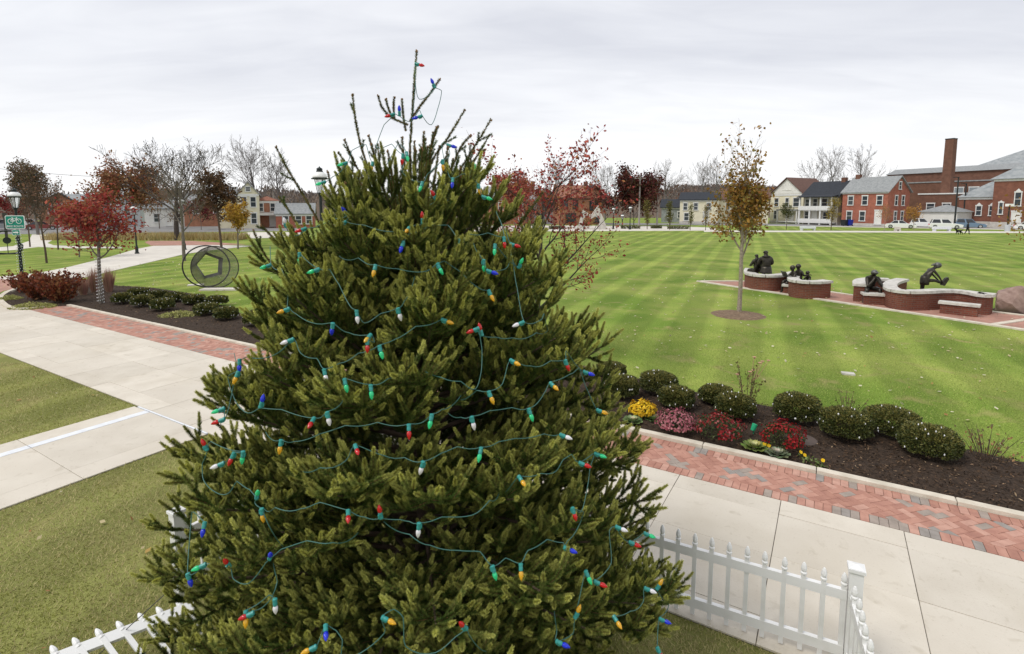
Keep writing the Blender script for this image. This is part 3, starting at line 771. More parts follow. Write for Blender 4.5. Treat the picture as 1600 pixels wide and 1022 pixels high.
def needle_part(tree, segs):
    """needles: short needled lengths of shoot, set along every twig by geometry nodes; the lengths themselves sit in the same mesh"""
    P0 = np.array([s[0][:] for s in segs]); P1 = np.array([s[1][:] for s in segs])
    age = np.array([s[2] for s in segs]); nl = np.array([s[3] for s in segs]); dens = np.array([s[4] for s in segs]); pos = np.array([s[5] for s in segs])
    Ls = np.linalg.norm(P1 - P0, axis=1); ok = Ls > 1e-4
    P0, P1, age, nl, dens, pos, Ls = [x[ok] for x in (P0, P1, age, nl, dens, pos, Ls)]
    n = len(P0); ax = (P1 - P0) / Ls[:, None]
    young = np.clip(1 - age * 2.2, 0, 1) * (.3 + .7 * pos)
    kindv = np.where(dens < .85, 6, np.where(pos > .8, np.where(young > .5, 4, 5), np.where(young > .33, 0, 2))) + (nr.uniform(0, 1, n) < .5) * np.where(pos > .8, 0, 1) * (dens >= .85)
    kindv = kindv.astype(int)
    V = []; C = []; K = []
    c_old = np.array([.024, .062, .010]); c_new = np.array([.385, .39, .105])
    for kv in range(7):
        m = {4: 220, 5: 200, 6: 100}.get(kv, 165)
        y_ = {0: .44, 1: .30, 2: .04, 3: .12, 4: .98, 5: .55, 6: .1}[kv]
        t = nr.uniform(0, 1, m); ph = nr.uniform(0, 6.2832, m)
        tipk = kv in (4, 5)
        fw = nr.normal(.62, .13, m) + (t * .9 if tipk else 0)
        D = np.stack([np.cos(ph) * .9, np.sin(ph) * .9, fw], 1); D /= np.linalg.norm(D, axis=1, keepdims=True)
        A = np.stack([np.cos(ph) * .0015, np.sin(ph) * .0015, t * .05], 1)
        ln = (.0195 * nr.uniform(.8, 1.12, m) * (1 - (.35 * t ** 2 if tipk else 0)))[:, None]
        sd_ = np.cross(D, rand_dirs(m)); sd_ /= np.linalg.norm(sd_, axis=1, keepdims=True) + 1e-9
        w = .00165
        V.append(np.stack([A + sd_ * w, A - sd_ * w, A + D * ln], 1).reshape(-1, 3))
        c = (c_old + (c_new - c_old) * np.clip(y_ + nr.normal(0, .12, m), 0, 1.2)[:, None]) * nr.uniform(.8, 1.2, (m, 1))
        Cc = np.repeat(c, 3, axis=0).reshape(m, 3, 3); Cc[:, 2] = Cc[:, 2] * 1.4 + np.array([.024, .021, .004]) * (1 + y_)
        C.append(Cc.reshape(-1, 3)); K.append(np.full(3 * m, kv + 1))
    nv = sum(len(x) for x in V)
    Vall = np.concatenate(V + [P0]).astype(np.float32)
    # rotation that turns +Z to the axis, with a random roll
    yaw = np.arctan2(ax[:, 1], ax[:, 0]); pit = np.arccos(np.clip(ax[:, 2], -1, 1)); roll = nr.uniform(0, 6.283, n)
    eul = np.zeros((n, 3))
    # Rz(yaw) Ry(pit) Rz(roll) as XYZ euler
    cy, sy, cp, sp_, cr, sr = np.cos(yaw), np.sin(yaw), np.cos(pit), np.sin(pit), np.cos(roll), np.sin(roll)
    m00 = cy * cp * cr - sy * sr; m10 = sy * cp * cr + cy * sr; m20 = -sp_ * cr; m21 = sp_ * sr; m22 = cp
    eul[:, 0] = np.arctan2(m21, m22); eul[:, 1] = np.arctan2(-m20, np.sqrt(m00 ** 2 + m10 ** 2)); eul[:, 2] = np.arctan2(m10, m00)
    me = bpy.data.meshes.new('needles'); me.vertices.add(len(Vall)); me.vertices.foreach_set('co', Vall.ravel())
    me.loops.add(nv); me.loops.foreach_set('vertex_index', np.arange(nv, dtype=np.int32))
    me.polygons.add(nv // 3); me.polygons.foreach_set('loop_start', np.arange(0, nv, 3, dtype=np.int32))
    def attr(name, typ, key, data):
        a = me.attributes.new(name, typ, 'POINT'); a.data.foreach_set(key, np.ascontiguousarray(data).ravel())
    col = np.ones((len(Vall), 4), np.float32); col[:nv, :3] = np.concatenate(C); attr('col', 'FLOAT_COLOR', 'color', col)
    kd = np.concatenate([np.concatenate(K), -(kindv + 1)]).astype(np.int32); attr('kindv', 'INT', 'value', kd)
    r3 = np.zeros((len(Vall), 3), np.float32); r3[nv:] = eul; attr('rot', 'FLOAT_VECTOR', 'vector', r3)
    s3 = np.ones((len(Vall), 3), np.float32); wsc = (nl / .0195) * nr.uniform(1.1, 1.35, n); s3[nv:] = np.stack([wsc, wsc, Ls / .05 * 1.04], 1); attr('scl', 'FLOAT_VECTOR', 'vector', s3)
    tn = np.ones(len(Vall), np.float32); tn[nv:] = nr.uniform(.7, 1.3, n); attr('tint', 'FLOAT', 'value', tn)
    me.update(calc_edges=True); me.materials.append(MATS['needle'])
    o = link('needles', me, tree); o['kind'] = 'stuff'
    ng = bpy.data.node_groups.new('needles', 'GeometryNodeTree')
    ng.interface.new_socket('Geometry', in_out='INPUT', socket_type='NodeSocketGeometry'); ng.interface.new_socket('Geometry', in_out='OUTPUT', socket_type='NodeSocketGeometry')
    N = ng.nodes; L = ng.links
    gi = N.new('NodeGroupInput'); go = N.new('NodeGroupOutput'); join = N.new('GeometryNodeJoinGeometry'); L.new(join.outputs[0], go.inputs[0])
    def na(name, typ):
        a = N.new('GeometryNodeInputNamedAttribute'); a.data_type = typ; a.inputs[0].default_value = name; return a.outputs[0]
    def eq(v):
        c = N.new('FunctionNodeCompare'); c.data_type = 'INT'; c.operation = 'EQUAL'
        ins = [i for i in c.inputs if i.type == 'INT']; L.new(na('kindv', 'INT'), ins[0]); ins[1].default_value = v
        return c.outputs[0]
    for kv in range(7):
        s1 = N.new('GeometryNodeSeparateGeometry'); s1.domain = 'POINT'; L.new(gi.outputs[0], s1.inputs[0]); L.new(eq(kv + 1), s1.inputs[1])
        s2 = N.new('GeometryNodeSeparateGeometry'); s2.domain = 'POINT'; L.new(gi.outputs[0], s2.inputs[0]); L.new(eq(-(kv + 1)), s2.inputs[1])
        mp = N.new('GeometryNodeMeshToPoints'); L.new(s2.outputs[0], mp.inputs[0])
        er = N.new('FunctionNodeEulerToRotation'); L.new(na('rot', 'FLOAT_VECTOR'), er.inputs[0])
        ip = N.new('GeometryNodeInstanceOnPoints'); L.new(mp.outputs[0], ip.inputs['Points']); L.new(s1.outputs[0], ip.inputs['Instance'])
        L.new(er.outputs[0], ip.inputs['Rotation']); L.new(na('scl', 'FLOAT_VECTOR'), ip.inputs['Scale'])
        L.new(ip.outputs[0], join.inputs[0])
    md = o.modifiers.new('needles', 'NODES'); md.node_group = ng
    print('needle pieces', n)
spruce()

# ------------------------------------------------------------------ strings of bulbs on the tree
def on_tree(px, py, grow=0.0):
    """first point where the line of sight meets the outline of the tree"""
    d = ray(px, py).normalized(); o = Vector((0, 0, CAMH)); t = 1.0
    best = None; bd = 1e9
    while t < 6.5:
        p = o + d * t - TREE; g_ = math.hypot(p.x, p.y) - (prof(p.z) + grow)
        if g_ <= 0: return p + TREE
        if g_ < bd: bd = g_; best = p.copy()
        t += .012
    return best + TREE
def bulb_meshes():
    out = {}
    glass = [(r_ * .86, z_ * .86) for r_, z_ in [(.0065, 0), (.0125, -.006), (.0150, -.015), (.0146, -.024), (.0118, -.035), (.0072, -.045), (.0032, -.051), (.0006, -.0535)]]
    for c in 'rgbyw':
        m = MB().lathe(glass[::-1], 12)
        me = bpy.data.meshes.new('bulb'); me.from_pydata(m.v, [], m.f); me.polygons.foreach_set('use_smooth', [True] * len(me.polygons))
        me.materials.append(MATS[{'r': 'bulb_red', 'g': 'bulb_green', 'b': 'bulb_blue', 'y': 'bulb_yellow', 'w': 'bulb_white'}[c]]); out[c] = me
    s = MB().lathe([(.0075, -.002), (.0105, 0), (.0112, .012), (.0100, .022), (.0118, .024), (.0118, .033), (.006, .036)], 10)
    s.box(-.004, .004, -.016, -.010, .004, .026)
    me = bpy.data.meshes.new('socket'); me.from_pydata(s.v, [], s.f); me.materials.append(MATS['socket_green']); out['s'] = me
    return out
BM = bulb_meshes()
def string(label, items, pts_extra=None):
    """items: (px, py, colour) bulbs or (px, py) bends of the wire, in order"""
    rn = random.Random(label)
    root = thing('light_string', label, 'string lights', on_tree(items[0][0], items[0][1]), group='strings of bulbs on the Christmas tree')
    o = Vector(root.location); pts = []
    for q_, it in enumerate(items):
        p = on_tree(it[0], it[1], -.22 if len(it) == 2 and q_ in (0, len(items) - 1) else .035 if len(it) > 2 else .0)
        outv = Vector((p.x - TREE.x, p.y - TREE.y, 0)); outv = outv.normalized() if outv.length > .02 else Vector((0, -1, 0))
        if len(it) > 2:
            mode = it[3] if len(it) > 3 else 'd'
            dn = Vector((rn.gauss(0, .22), rn.gauss(0, .22), -1)) + outv * .25
            if mode == 'u': dn = Vector((rn.gauss(0, .35), rn.gauss(0, .25), 1)) + outv * .2
            if mode == 'l': dn = Vector((-1, -.25, -.35))
            if mode == 'r': dn = Vector((1, -.25, -.3))
            if mode == 'o': dn = outv + Vector((rn.gauss(0, .3), 0, -.35))
            dn.normalize()
            q = (-dn).to_track_quat('Z', 'Y')
            b = bpy.data.objects.new('bulb', BM[it[2]]); COL.objects.link(b); b.parent = root; b.location = p - o; b.rotation_euler = q.to_euler()
            b['label'] = {'r': 'red', 'g': 'green', 'b': 'blue', 'y': 'yellow', 'w': 'white'}[it[2]] + ' glass bulb'
            s = bpy.data.objects.new('socket', BM['s']); COL.objects.link(s); s.parent = b
            top = p - dn * .034
            pts.append(top - o)
        else: pts.append(p - o)
    # sagging wire through the points
    w = MB(); fine = []
    for i in range(len(pts) - 1):
        a, b = pts[i], pts[i + 1]; L = (b - a).length
        p_1 = pts[max(i - 1, 0)]; p2 = pts[min(i + 2, len(pts) - 1)]
        m = max(4, int(L / .03))
        for j in range(m):
            t = j / m
            c = .5 * ((2 * a) + (b - p_1) * t + (2 * p_1 - 5 * a + 4 * b - p2) * t * t + (-p_1 + 3 * a - 3 * b + p2) * t ** 3)
            c = c.lerp(a.lerp(b, t), .35)
            c.z -= L * .10 * math.sin(math.pi * t) * (.6 + .4 * math.sin(i * 1.7))
            fine.append(c)
    fine.append(pts[-1])
    w.tube(fine, .0027, 5); w.build('wire', 'wire_green', root, smooth=True)
S_ = [
 ('coloured bulbs wound round the bare leader at the very top of the tree', [(640, 200), (648, 150), (655, 101, 'r', 'r'), (649, 130), (655, 155), (677, 131, 'b', 'u'), (690, 142), (684, 170), (674, 195), (653, 183, 'b', 'l'), (655, 172), (642, 190), (624, 174, 'b', 'u'), (610, 180, 'r', 'l'), (600, 195), (588, 230), (612, 225), (629, 248, 'r')]),
 ('coloured bulbs just below the leader among the highest upright shoots', [(502, 286, 'g', 'l'), (520, 276), (536, 256, 'g', 'l'), (550, 235), (572, 226), (581, 260, 'y'), (600, 262), (622, 225), (636, 244, 'g'), (628, 268), (658, 291, 'g'), (668, 272), (692, 257, 'y'), (703, 240), (705, 228, 'b', 'r'), (690, 225), (700, 270), (707, 285, 'b'), (722, 272), (739, 265, 'g', 'u'), (749, 295, 'y'), (760, 309, 'g', 'r')]),
 ('coloured bulbs on the upper crown beside the yellow house', [(446, 349, 'w', 'u'), (452, 362), (471, 359, 'r', 'l'), (500, 352), (522, 342), (540, 331, 'b', 'u'), (533, 349, 'w', 'l'), (570, 352), (612, 362), (637, 359, 'y', 'o'), (648, 352), (660, 341, 'r', 'u'), (668, 322), (679, 306, 'r', 'u'), (700, 312)]),
 ('coloured bulbs on the upper crown before the red crabapple', [(628, 385, 'b'), (640, 365), (672, 352), (700, 352), (717, 382, 'b'), (735, 366), (762, 364), (788, 378, 'r'), (782, 345), (775, 330), (790, 360), (804, 383, 'r', 'r'), (800, 405), (813, 412, 'g', 'u'), (773, 389, 'g')]),
 ('coloured bulbs where the tree first widens with three green ones at left', [(422, 385), (416, 416, 'g', 'l'), (440, 420), (450, 450), (449, 480), (444, 485, 'y', 'l'), (462, 490), (490, 505), (519, 513, 'b'), (545, 520), (575, 528, 'y', 'o'), (585, 535), (574, 539, 'r')]),
 ('coloured bulbs across the upper middle with a drop to a clear bulb', [(468, 403, 'g'), (491, 423, 'g', 'l'), (515, 421), (530, 445), (545, 475), (558, 494, 'w'), (570, 505), (595, 490), (624, 490, 'w'), (632, 470), (648, 432)]),
 ('coloured bulbs across the upper middle ending at a yellow bulb at right', [(530, 400), (560, 403), (585, 422, 'y'), (620, 420), (660, 425), (687, 419, 'g'), (695, 408), (720, 425), (745, 448), (767, 461, 'y')]),
 ('coloured bulbs looping down the right shoulder before the striped lawn', [(740, 380), (748, 395), (756, 414, 'g'), (768, 425, 'b', 'r'), (790, 420), (800, 400), (808, 450), (811, 506, 'w', 'l'), (845, 500), (850, 490), (858, 520)]),
 ('coloured bulbs sweeping from the blue bulb at left edge up to a yellow one', [(366, 552), (374, 570, 'b'), (385, 558), (430, 554), (450, 533, 'w', 'l'), (470, 552), (495, 560), (508, 586, 'w'), (530, 568), (560, 552), (595, 549, 'g'), (618, 530), (650, 510), (698, 502, 'y', 'r')]),
 ('coloured bulbs dropping from two red ones at the tree centre right', [(860, 510), (838, 520), (800, 528), (775, 527), (751, 516, 'r', 'u'), (740, 516, 'r', 'l'), (753, 545), (752, 580), (743, 608), (720, 596), (690, 590), (660, 578)]),
 ('coloured bulbs rising to the orange bulb before the right hand shrubs', [(720, 625), (745, 610), (767, 620, 'y'), (785, 600), (804, 566, 'y', 'o'), (830, 572), (860, 564), (886, 570, 'r'), (885, 548), (919, 583, 'b', 'r')]),
 ('coloured bulbs circling the middle with a green bulb beside a branch star', [(342, 641, 'g', 'l'), (342, 658, 'r', 'l'), (365, 600), (369, 589, 'y'), (356, 590), (378, 640), (409, 628, 'b', 'u'), (440, 640), (487, 660, 'r', 'o'), (513, 653, 'w'), (535, 628), (540, 601, 'g'), (580, 611, 'g'), (606, 592), (640, 572)]),
 ('coloured bulbs across the centre with one red and one green bulb', [(415, 675), (438, 697, 'y'), (460, 690), (500, 678), (540, 665), (590, 660), (639, 673, 'r'), (660, 660), (673, 657, 'g'), (690, 640), (720, 618)]),
 ('coloured bulbs below the centre with a clear and a green bulb at right', [(700, 645), (720, 652), (739, 660, 'w'), (765, 642), (800, 637), (829, 647, 'g'), (850, 615), (865, 603, 'y', 'o'), (890, 585), (905, 575), (918, 610), (940, 643, 'y', 'r')]),
 ('coloured bulbs low across the middle from yellow round to clear bulb', [(465, 733), (500, 731), (540, 720), (557, 702, 'r', 'o'), (600, 712), (632, 715), (659, 730, 'w'), (690, 708), (715, 698), (750, 709, 'g'), (780, 690), (805, 685), (850, 678), (883, 682, 'w', 'r')]),
 ('coloured bulbs on the lower left from the red bulb above the lawn', [(341, 727, 'w', 'l'), (362, 716, 'r'), (379, 714, 'g'), (330, 690), (320, 696, 'r', 'u'), (316, 725), (318, 750), (335, 768), (355, 772), (370, 752), (390, 765), (402, 773, 'g', 'u'), (398, 785), (410, 804, 'y'), (425, 830), (443, 855)]),
 ('coloured bulbs on the lower right past a red and a green bulb', [(785, 772), (815, 751, 'y', 'o'), (845, 740), (868, 737), (880, 718), (893, 710), (913, 726, 'r', 'r'), (937, 711, 'g', 'r'), (922, 730), (918, 760), (908, 800), (897, 802, 'r'), (912, 800), (900, 815)]),
 ('coloured bulbs low across the front with two red bulbs', [(413, 795), (430, 793), (470, 795), (500, 785), (544, 806, 'r', 'o'), (570, 808), (594, 801, 'r', 'u'), (625, 812), (640, 815), (654, 827, 'w'), (690, 808), (738, 805), (765, 782), (780, 770)]),
 ('coloured bulbs low on the right from green to blue bulb', [(600, 815), (640, 835), (672, 852), (715, 860), (750, 862), (772, 894, 'g'), (790, 872), (814, 892, 'y'), (825, 860), (855, 843), (880, 848), (890, 859, 'b', 'r'), (887, 845), (905, 820), (912, 790)]),
 ('coloured bulbs low on the left by the fence post', [(318, 826, 'b'), (300, 800), (296, 905, 'b'), (312, 886, 'g', 'l'), (335, 882), (355, 880, 'r', 'u'), (365, 905), (388, 912), (415, 880), (422, 869, 'b', 'u'), (440, 858), (480, 845), (520, 848), (560, 832)]),
 ('coloured bulbs at the bottom left ending in a red and yellow pair', [(427, 880), (433, 910), (415, 945), (394, 955), (386, 962, 'r', 'l'), (384, 966, 'y'), (420, 930), (430, 946, 'w')]),
 ('coloured bulbs at the bottom centre over the frame edge', [(484, 1015, 'y', 'l'), (509, 987, 'b', 'o'), (525, 985), (535, 1000), (536, 1030), (600, 990), (606, 969, 'y', 'r'), (615, 952), (630, 965), (634, 1010), (680, 1020), (712, 995), (724, 978, 'r', 'u'), (735, 995), (760, 1018)]),
 ('coloured bulbs at the bottom right beside the picket fence', [(866, 955), (870, 985), (878, 1006, 'b', 'r'), (895, 990), (902, 957, 'y', 'u'), (919, 901, 'g'), (937, 912, 'r', 'r'), (955, 880), (952, 830), (970, 826, 'w', 'r'), (991, 850, 'r', 'r'), (1014, 836, 'g', 'r')]),
 ('coloured bulbs on the lowest boughs at far right', [(964, 971, 'y', 'o'), (985, 955), (1005, 940), (1015, 922, 'w', 'r'), (1030, 914, 'y', 'u'), (1045, 945), (1038, 970, 'b', 'r'), (1031, 1020, 'r')]),
]
for lab, it in S_: string(lab, it)

# ------------------------------------------------------------------ white picket fence panels
def picket_mesh():
    b = MB(); w = .0185
    b.box(-w, w, -w, w, .04, .74)
    b.lathe([(.020, .74), (.026, .745), (.026, .757), (.017, .765), (.0235, .782), (.0235, .80), (.018, .825), (.009, .845), (.001, .852)], 8)
    me = bpy.data.meshes.new('picket'); me.from_pydata(b.v, [], b.f); me.materials.append(MATS['vinyl_white']); return me
PICK = picket_mesh()
def fence_panel(a, b, label, lean=0.0, rack=0.0, n=None, posts=(True, True), rails=((.155, .09), (.66, .085))):
    a = Vector(a); b = Vector(b); d = b - a; L = d.length; rz = math.atan2(d.y, d.x)
    root = thing('fence_panel', label, 'fence', a, rz, 'white picket fence round the tree')
    root.rotation_euler = Matrix.Rotation(rz, 3, 'Z').to_4x4().to_3x3().__matmul__(Matrix.Rotation(lean, 3, 'X')).to_euler()
    for z, h in rails:
        x_ = math.tan(rack) * z; MB().box((.055 if posts[0] else 0) + x_, L - (.055 if posts[1] else 0) + x_, -.021, .021, z - h / 2, z + h / 2).build('rail', 'vinyl_white', root)
    n = n or int(L / .142)
    for i in range(n):
        o = link('picket', PICK, root, (L * (i + .5) / n, 0, 0)); o.rotation_euler = (rnd.gauss(0, .006), rack + rnd.gauss(0, .006), 0)
    def post(x):
        p = MB().box(x - .05, x + .05, -.05, .05, -.02, .90)
        o = p.build('post', 'vinyl_white', root)
        c = MB().box(x - .062, x + .062, -.062, .062, .902, .93)
        c.add([(x - .055, -.055, .932), (x + .055, -.055, .932), (x + .055, .055, .932), (x - .055, .055, .932), (x, 0, .955)], [(0, 1, 4), (1, 2, 4), (2, 3, 4), (3, 0, 4)])
        c.build('post_cap', 'vinyl_white', o)
    if posts[0]: post(0)
    if posts[1]: post(L)
    return root
FR = Vector((2.86, 4.12, 0)); fd = Vector((1.33 - 2.86, 4.90 - 4.12, 0)).normalized()
fence_panel(FR, FR + fd * 2.4, 'white picket fence panel beside the walk right of the spruce', posts=(True, False), n=16)
fence_panel(FR + fd * 2.45, FR + fd * 3.84, 'white picket fence panel behind the spruce along the walk', posts=(True, False))
fence_panel(FR + fd * 3.88, FR + fd * 5.75, 'white picket fence panel at the hidden back corner of the spruce enclosure', posts=(True, True))
fence_panel(FR + Vector((-.055, -.06, 0)), FR + Vector((-.80, -1.78, 0)), 'white picket fence panel running from the capped corner post towards the viewer', posts=(False, True), n=13)
KB = FR + fd * 5.75
fence_panel(KB + Vector((-.02, -.1, 0)), Vector((-3.31, 4.95, 0)), 'white picket fence panel half hidden by boughs at the left of the spruce', posts=(False, True))
ra_ = G(120, 1020, .28); rb_ = G(250, 970, .28); rd_ = (rb_ - ra_).normalized(); ro_ = Vector((-rd_.y, rd_.x, 0)) * .6; ra_.z = rb_.z = 0
fence_panel(rb_ + rd_ * .55 - ro_, ra_ - rd_ * .9 - ro_, 'fallen white picket fence panel lying outwards at the lower left', lean=R(62), rack=R(24), posts=(False, False))
# guy wire holding the tree
p = at(252, 948, 4.0); q = G(155, 1022)
tag(MB().tube([at(300, 890, 3.9), q], .004, 5).build('guy_wire', 'cable'), 'thin grey guy wire from the spruce down to the lawn at lower left', 'wire')

# ------------------------------------------------------------------ grass blades and fallen leaves
def in_walk(X, Y):
    s = X * U.x + Y * U.y; t = X * NN.x + Y * NN.y
    main = (t > 4.87) & (t < 8.77); br = (s > -11.47) & (s < -9.02) & (t < 4.9)
    return main | br
def blades(name, label, n, box, dens_fn, h=.045, w=.0045, cols=None, wts=None, extra=None):
    X = nr.uniform(box[0], box[1], n); Y = nr.uniform(box[2], box[3], n)
    vis = (np.abs(X) < Y * 1.02 + .6)
    keep = vis & ~in_walk(X, Y) & (sdR(X, Y) < -.0) & (sdL(X, Y) < -.0)
    if extra is not None: keep &= extra(X, Y)
    keep &= nr.uniform(0, 1, n) < dens_fn(X, Y)
    X = X[keep]; Y = Y[keep]; n = len(X)
    a = nr.uniform(0, 2 * np.pi, n); lean = nr.uniform(.3, 1.8, n); hh = h * nr.uniform(.5, 1.2, n); dist = np.hypot(X, Y)
    ww = w * (1 + dist / 22)
    B = np.stack([X, Y, np.zeros(n)], 1); sd_ = np.stack([np.cos(a), np.sin(a), np.zeros(n)], 1) * ww[:, None]
    tip = B + np.stack([-np.sin(a) * lean * hh, np.cos(a) * lean * hh, hh], 1)
    V = np.stack([B - sd_, B + sd_, tip], 1).reshape(-1, 3); F = np.arange(3 * n).reshape(n, 3)
    # patches of straw in among the green
    pn = np.sin(X * 1.3 + 1.1 * np.sin(Y * .9)) * np.sin(Y * 1.7 + .8 * np.sin(X * 1.1)) + .5 * np.sin(X * 4.1 + Y * 2.2)
    wst = np.clip(.5 + .35 * pn, .08, .95)
    c1 = np.array(cols[0]); c2 = np.array(cols[1]); pick = nr.uniform(0, 1, n) < wst * wts
    c = np.where(pick[:, None], c2, c1) * nr.uniform(.65, 1.3, (n, 1))
    tag(mesh_np(name, V, F, 'grass_blade', colors=np.repeat(c, 3, axis=0)), label, 'grass', kind='stuff')
blades('grass', 'short olive and straw coloured grass left of the spruce', 620000, (-13.5, 3.6, 2.6, 13), lambda x, y: np.clip(5.0 / (x * x + y * y) ** .5, 0, 1), .032, .0026,
       [(.24, .25, .055), (.48, .42, .20)], 1.15, lambda X, Y: (X * NN.x + Y * NN.y) < 5)
blades('grass', 'mown green grass on the lawn behind the flower bed', 300000, (-2, 16, 7, 17), lambda x, y: np.clip(9.0 / (x * x + y * y) ** .5, 0, 1) ** 2, .026, .0026,
       [(.27, .36, .07), (.42, .45, .14)], .6, lambda X, Y: (X * NN.x + Y * NN.y) > 9)
blades('grass', 'mown green grass round the wire hoop sculpture', 90000, (-26, -2, 15, 34), lambda x, y: np.clip(14.0 / (x * x + y * y) ** .5, 0, 1) ** 1.5, .03, .003,
       [(.27, .36, .07), (.42, .45, .14)], .6, lambda X, Y: ((X * NN.x + Y * NN.y) > 9) & (Y < 26 + (X + 26) * .3))
def fallen(name, label, n, box, size, extra, cols, w):
    X = nr.uniform(box[0], box[1], n); Y = nr.uniform(box[2], box[3], n)
    k = (np.abs(X) < Y * 1.02) & extra(X, Y); X = X[k]; Y = Y[k]; n = len(X)
    P = np.stack([X, Y, nr.uniform(.03, .05, n)], 1); D = rand_dirs(n); D[:, 2] *= .25; D /= np.linalg.norm(D, axis=1, keepdims=True)
    V, F = leaf_quads(P, size, .65, 2.5, .5, D)
    tag(mesh_np(name, V, F, 'leaf', colors=palette(n, cols, w, .2)), label, 'leaves', kind='stuff')
LC = [(.50, .42, .24), (.62, .57, .42), (.33, .17, .07), (.42, .28, .09)]
nf = lambda X, Y: ~in_walk(X, Y) & (sdR(X, Y) < 0) & (sdL(X, Y) < 0)
fallen('fallen_leaves', 'scattered tan leaves on the lawn left of the spruce', 320, (-13, 0, 3, 13), .065, lambda X, Y: nf(X, Y) & (X * NN.x + Y * NN.y < 5), LC, [3, 2, 3, 1.5])
fallen('fallen_leaves', 'scattered pale leaves on the lawn between sapling and statues', 3600, (1, 34, 8, 34), .075, lambda X, Y: nf(X, Y) & (nr.uniform(0, 1, len(X)) < .25 + .75 * np.exp(-((X - 11) ** 2 + (Y - 18) ** 2) / 60)), LC, [3, 4, 1, 1])
fallen('fallen_leaves', 'scattered pale leaves on the lawn by the hoop sculpture', 1500, (-26, -4, 16, 40), .09, lambda X, Y: nf(X, Y), LC, [3, 4, 1, 1])
fallen('fallen_leaves', 'few dry leaves caught in the mulch by the chrysanthemums', 90, (-2, 9, 5, 13), .07, lambda X, Y: sdR(X, Y) > .15, LC, [3, 1, 4, 1.5])
# ================================================================== shrubs, flowers, mini lights
def shrub_arrays(rx, ry, h, n, size, cols, w, jit=.05, flat=.8):
    """clipped bun: leaves through the outer shell of a flattened dome"""
    d = rand_dirs(n); d[:, 2] = np.abs(d[:, 2]) * 1.25 - .35; d /= np.linalg.norm(d, axis=1, keepdims=True)
    lump = 1 + jit * np.sin(d[:, 0] * 5 + 1) * np.cos(d[:, 1] * 6) + jit * .8 * np.sin(d[:, 2] * 9 + d[:, 0] * 7)
    rr = lump * np.where(nr.uniform(0, 1, n) < .3, nr.uniform(.4, .85, n), nr.uniform(.86, 1.02, n))
    e = 1.0 / np.maximum(1e-6, (np.hypot(d[:, 0], d[:, 1]) ** 4 + np.abs(d[:, 2]) ** 4) ** (1 / 4.0))
    e = 1 + (e - 1) * flat
    P = np.stack([d[:, 0] * rx * rr * e, d[:, 1] * ry * rr * e, h * .48 + d[:, 2] * h * .52 * rr * e], 1)
    P[:, 2] = np.maximum(P[:, 2], .01)
    D = d + rand_dirs(n) * .8; D /= np.linalg.norm(D, axis=1, keepdims=True)
    V, F = leaf_quads(P, size, .45, 0, .4, D)
    C = palette(n, cols, w, .25)
    return V, F, C, P, d
BOX_COLS = [(.060, .076, .018), (.095, .105, .026), (.15, .14, .036), (.036, .048, .013)]
def core(rx, ry, h, name, parent, m):
    """twiggy inside of a shrub: stems forking up to the shell"""
    b = MB()
    for i in range(16):
        a = rnd.uniform(0, 6.28); r = rnd.uniform(.3, .85)
        tp_ = Vector((math.cos(a) * rx * r, math.sin(a) * ry * r, h * rnd.uniform(.55, .92)))
        b.tube([(0, 0, 0), tp_ * .5 + Vector((0, 0, h * .1)), tp_], [.012, .008, .003], 4)
    return b.build(name, m, parent)
def boxwood(px, py, wpx, hpx, label, group, lightlabel, n=11000, leaf=.037, nl=18):
    """px, py: where its foot stands; wpx, hpx: size in the photograph"""
    g0 = G(px, py); dist = g0.y; rx = wpx / 2 / FPX * dist * .93; h = hpx / FPX * dist * .95
    ry = rx * .95; g0.z = .03
    g0 = g0 + Vector((g0.x, g0.y, 0)).normalized() * ry * .8
    t = thing('boxwood_shrub', label, 'shrub', g0, rnd.uniform(0, 6), group)
    V, F, C, P, d = shrub_arrays(rx, ry, h, n, leaf, BOX_COLS, [4, 4, 2, 3])
    # older brownish growth on top
    topm = np.repeat((d[:, 2] > .55) & (nr.uniform(0, 1, n) < .45), 4)
    C[topm] = C[topm] * .5 + np.array([.19, .16, .042]) * .75
    mesh_np('foliage', V, F, 'shrub_leaf', t, C); core(rx, ry, h, 'stems', t, 'bark_brown')
    # white mini lights on a dark wire
    s = thing('mini_light_string', lightlabel, 'string lights', g0 + Vector((0, 0, 0)), t.rotation_euler.z, group + ' lights')
    pts = []; wpts = []
    for i in range(nl):
        a = i * 2.399 + rnd.uniform(-.3, .3); zz = rnd.choice([.1, .25, .45, .65, .9, 1.0]) ; dz = zz * 1.25 - .3
        dz = min(dz, .93); rxy = math.sqrt(max(.05, 1 - dz * dz)); e = 1.06
        wpts.append(Vector((math.cos(a) * rxy * rx * e, math.sin(a) * rxy * ry * e, max(.03, h * .48 + dz * h * .54 * e))))
    wb = MB(); wb.tube([p * .97 for p in sorted(wpts, key=lambda p: (round(p.z / (h * .3)), math.atan2(p.y, p.x)))], .0015, 3); wb.build('wire', 'black_iron', s)
    bb = MB(); r = .0078 * (1 + dist / 40)
    for p in wpts: bb.lathe([(r * .5, -r * 1.6), (r, -r * .4), (r * .8, r), (r * .1, r * 1.8)], 5, p)
    o = bb.build('mini_bulbs', 'mini_white', s); o['kind'] = 'stuff'
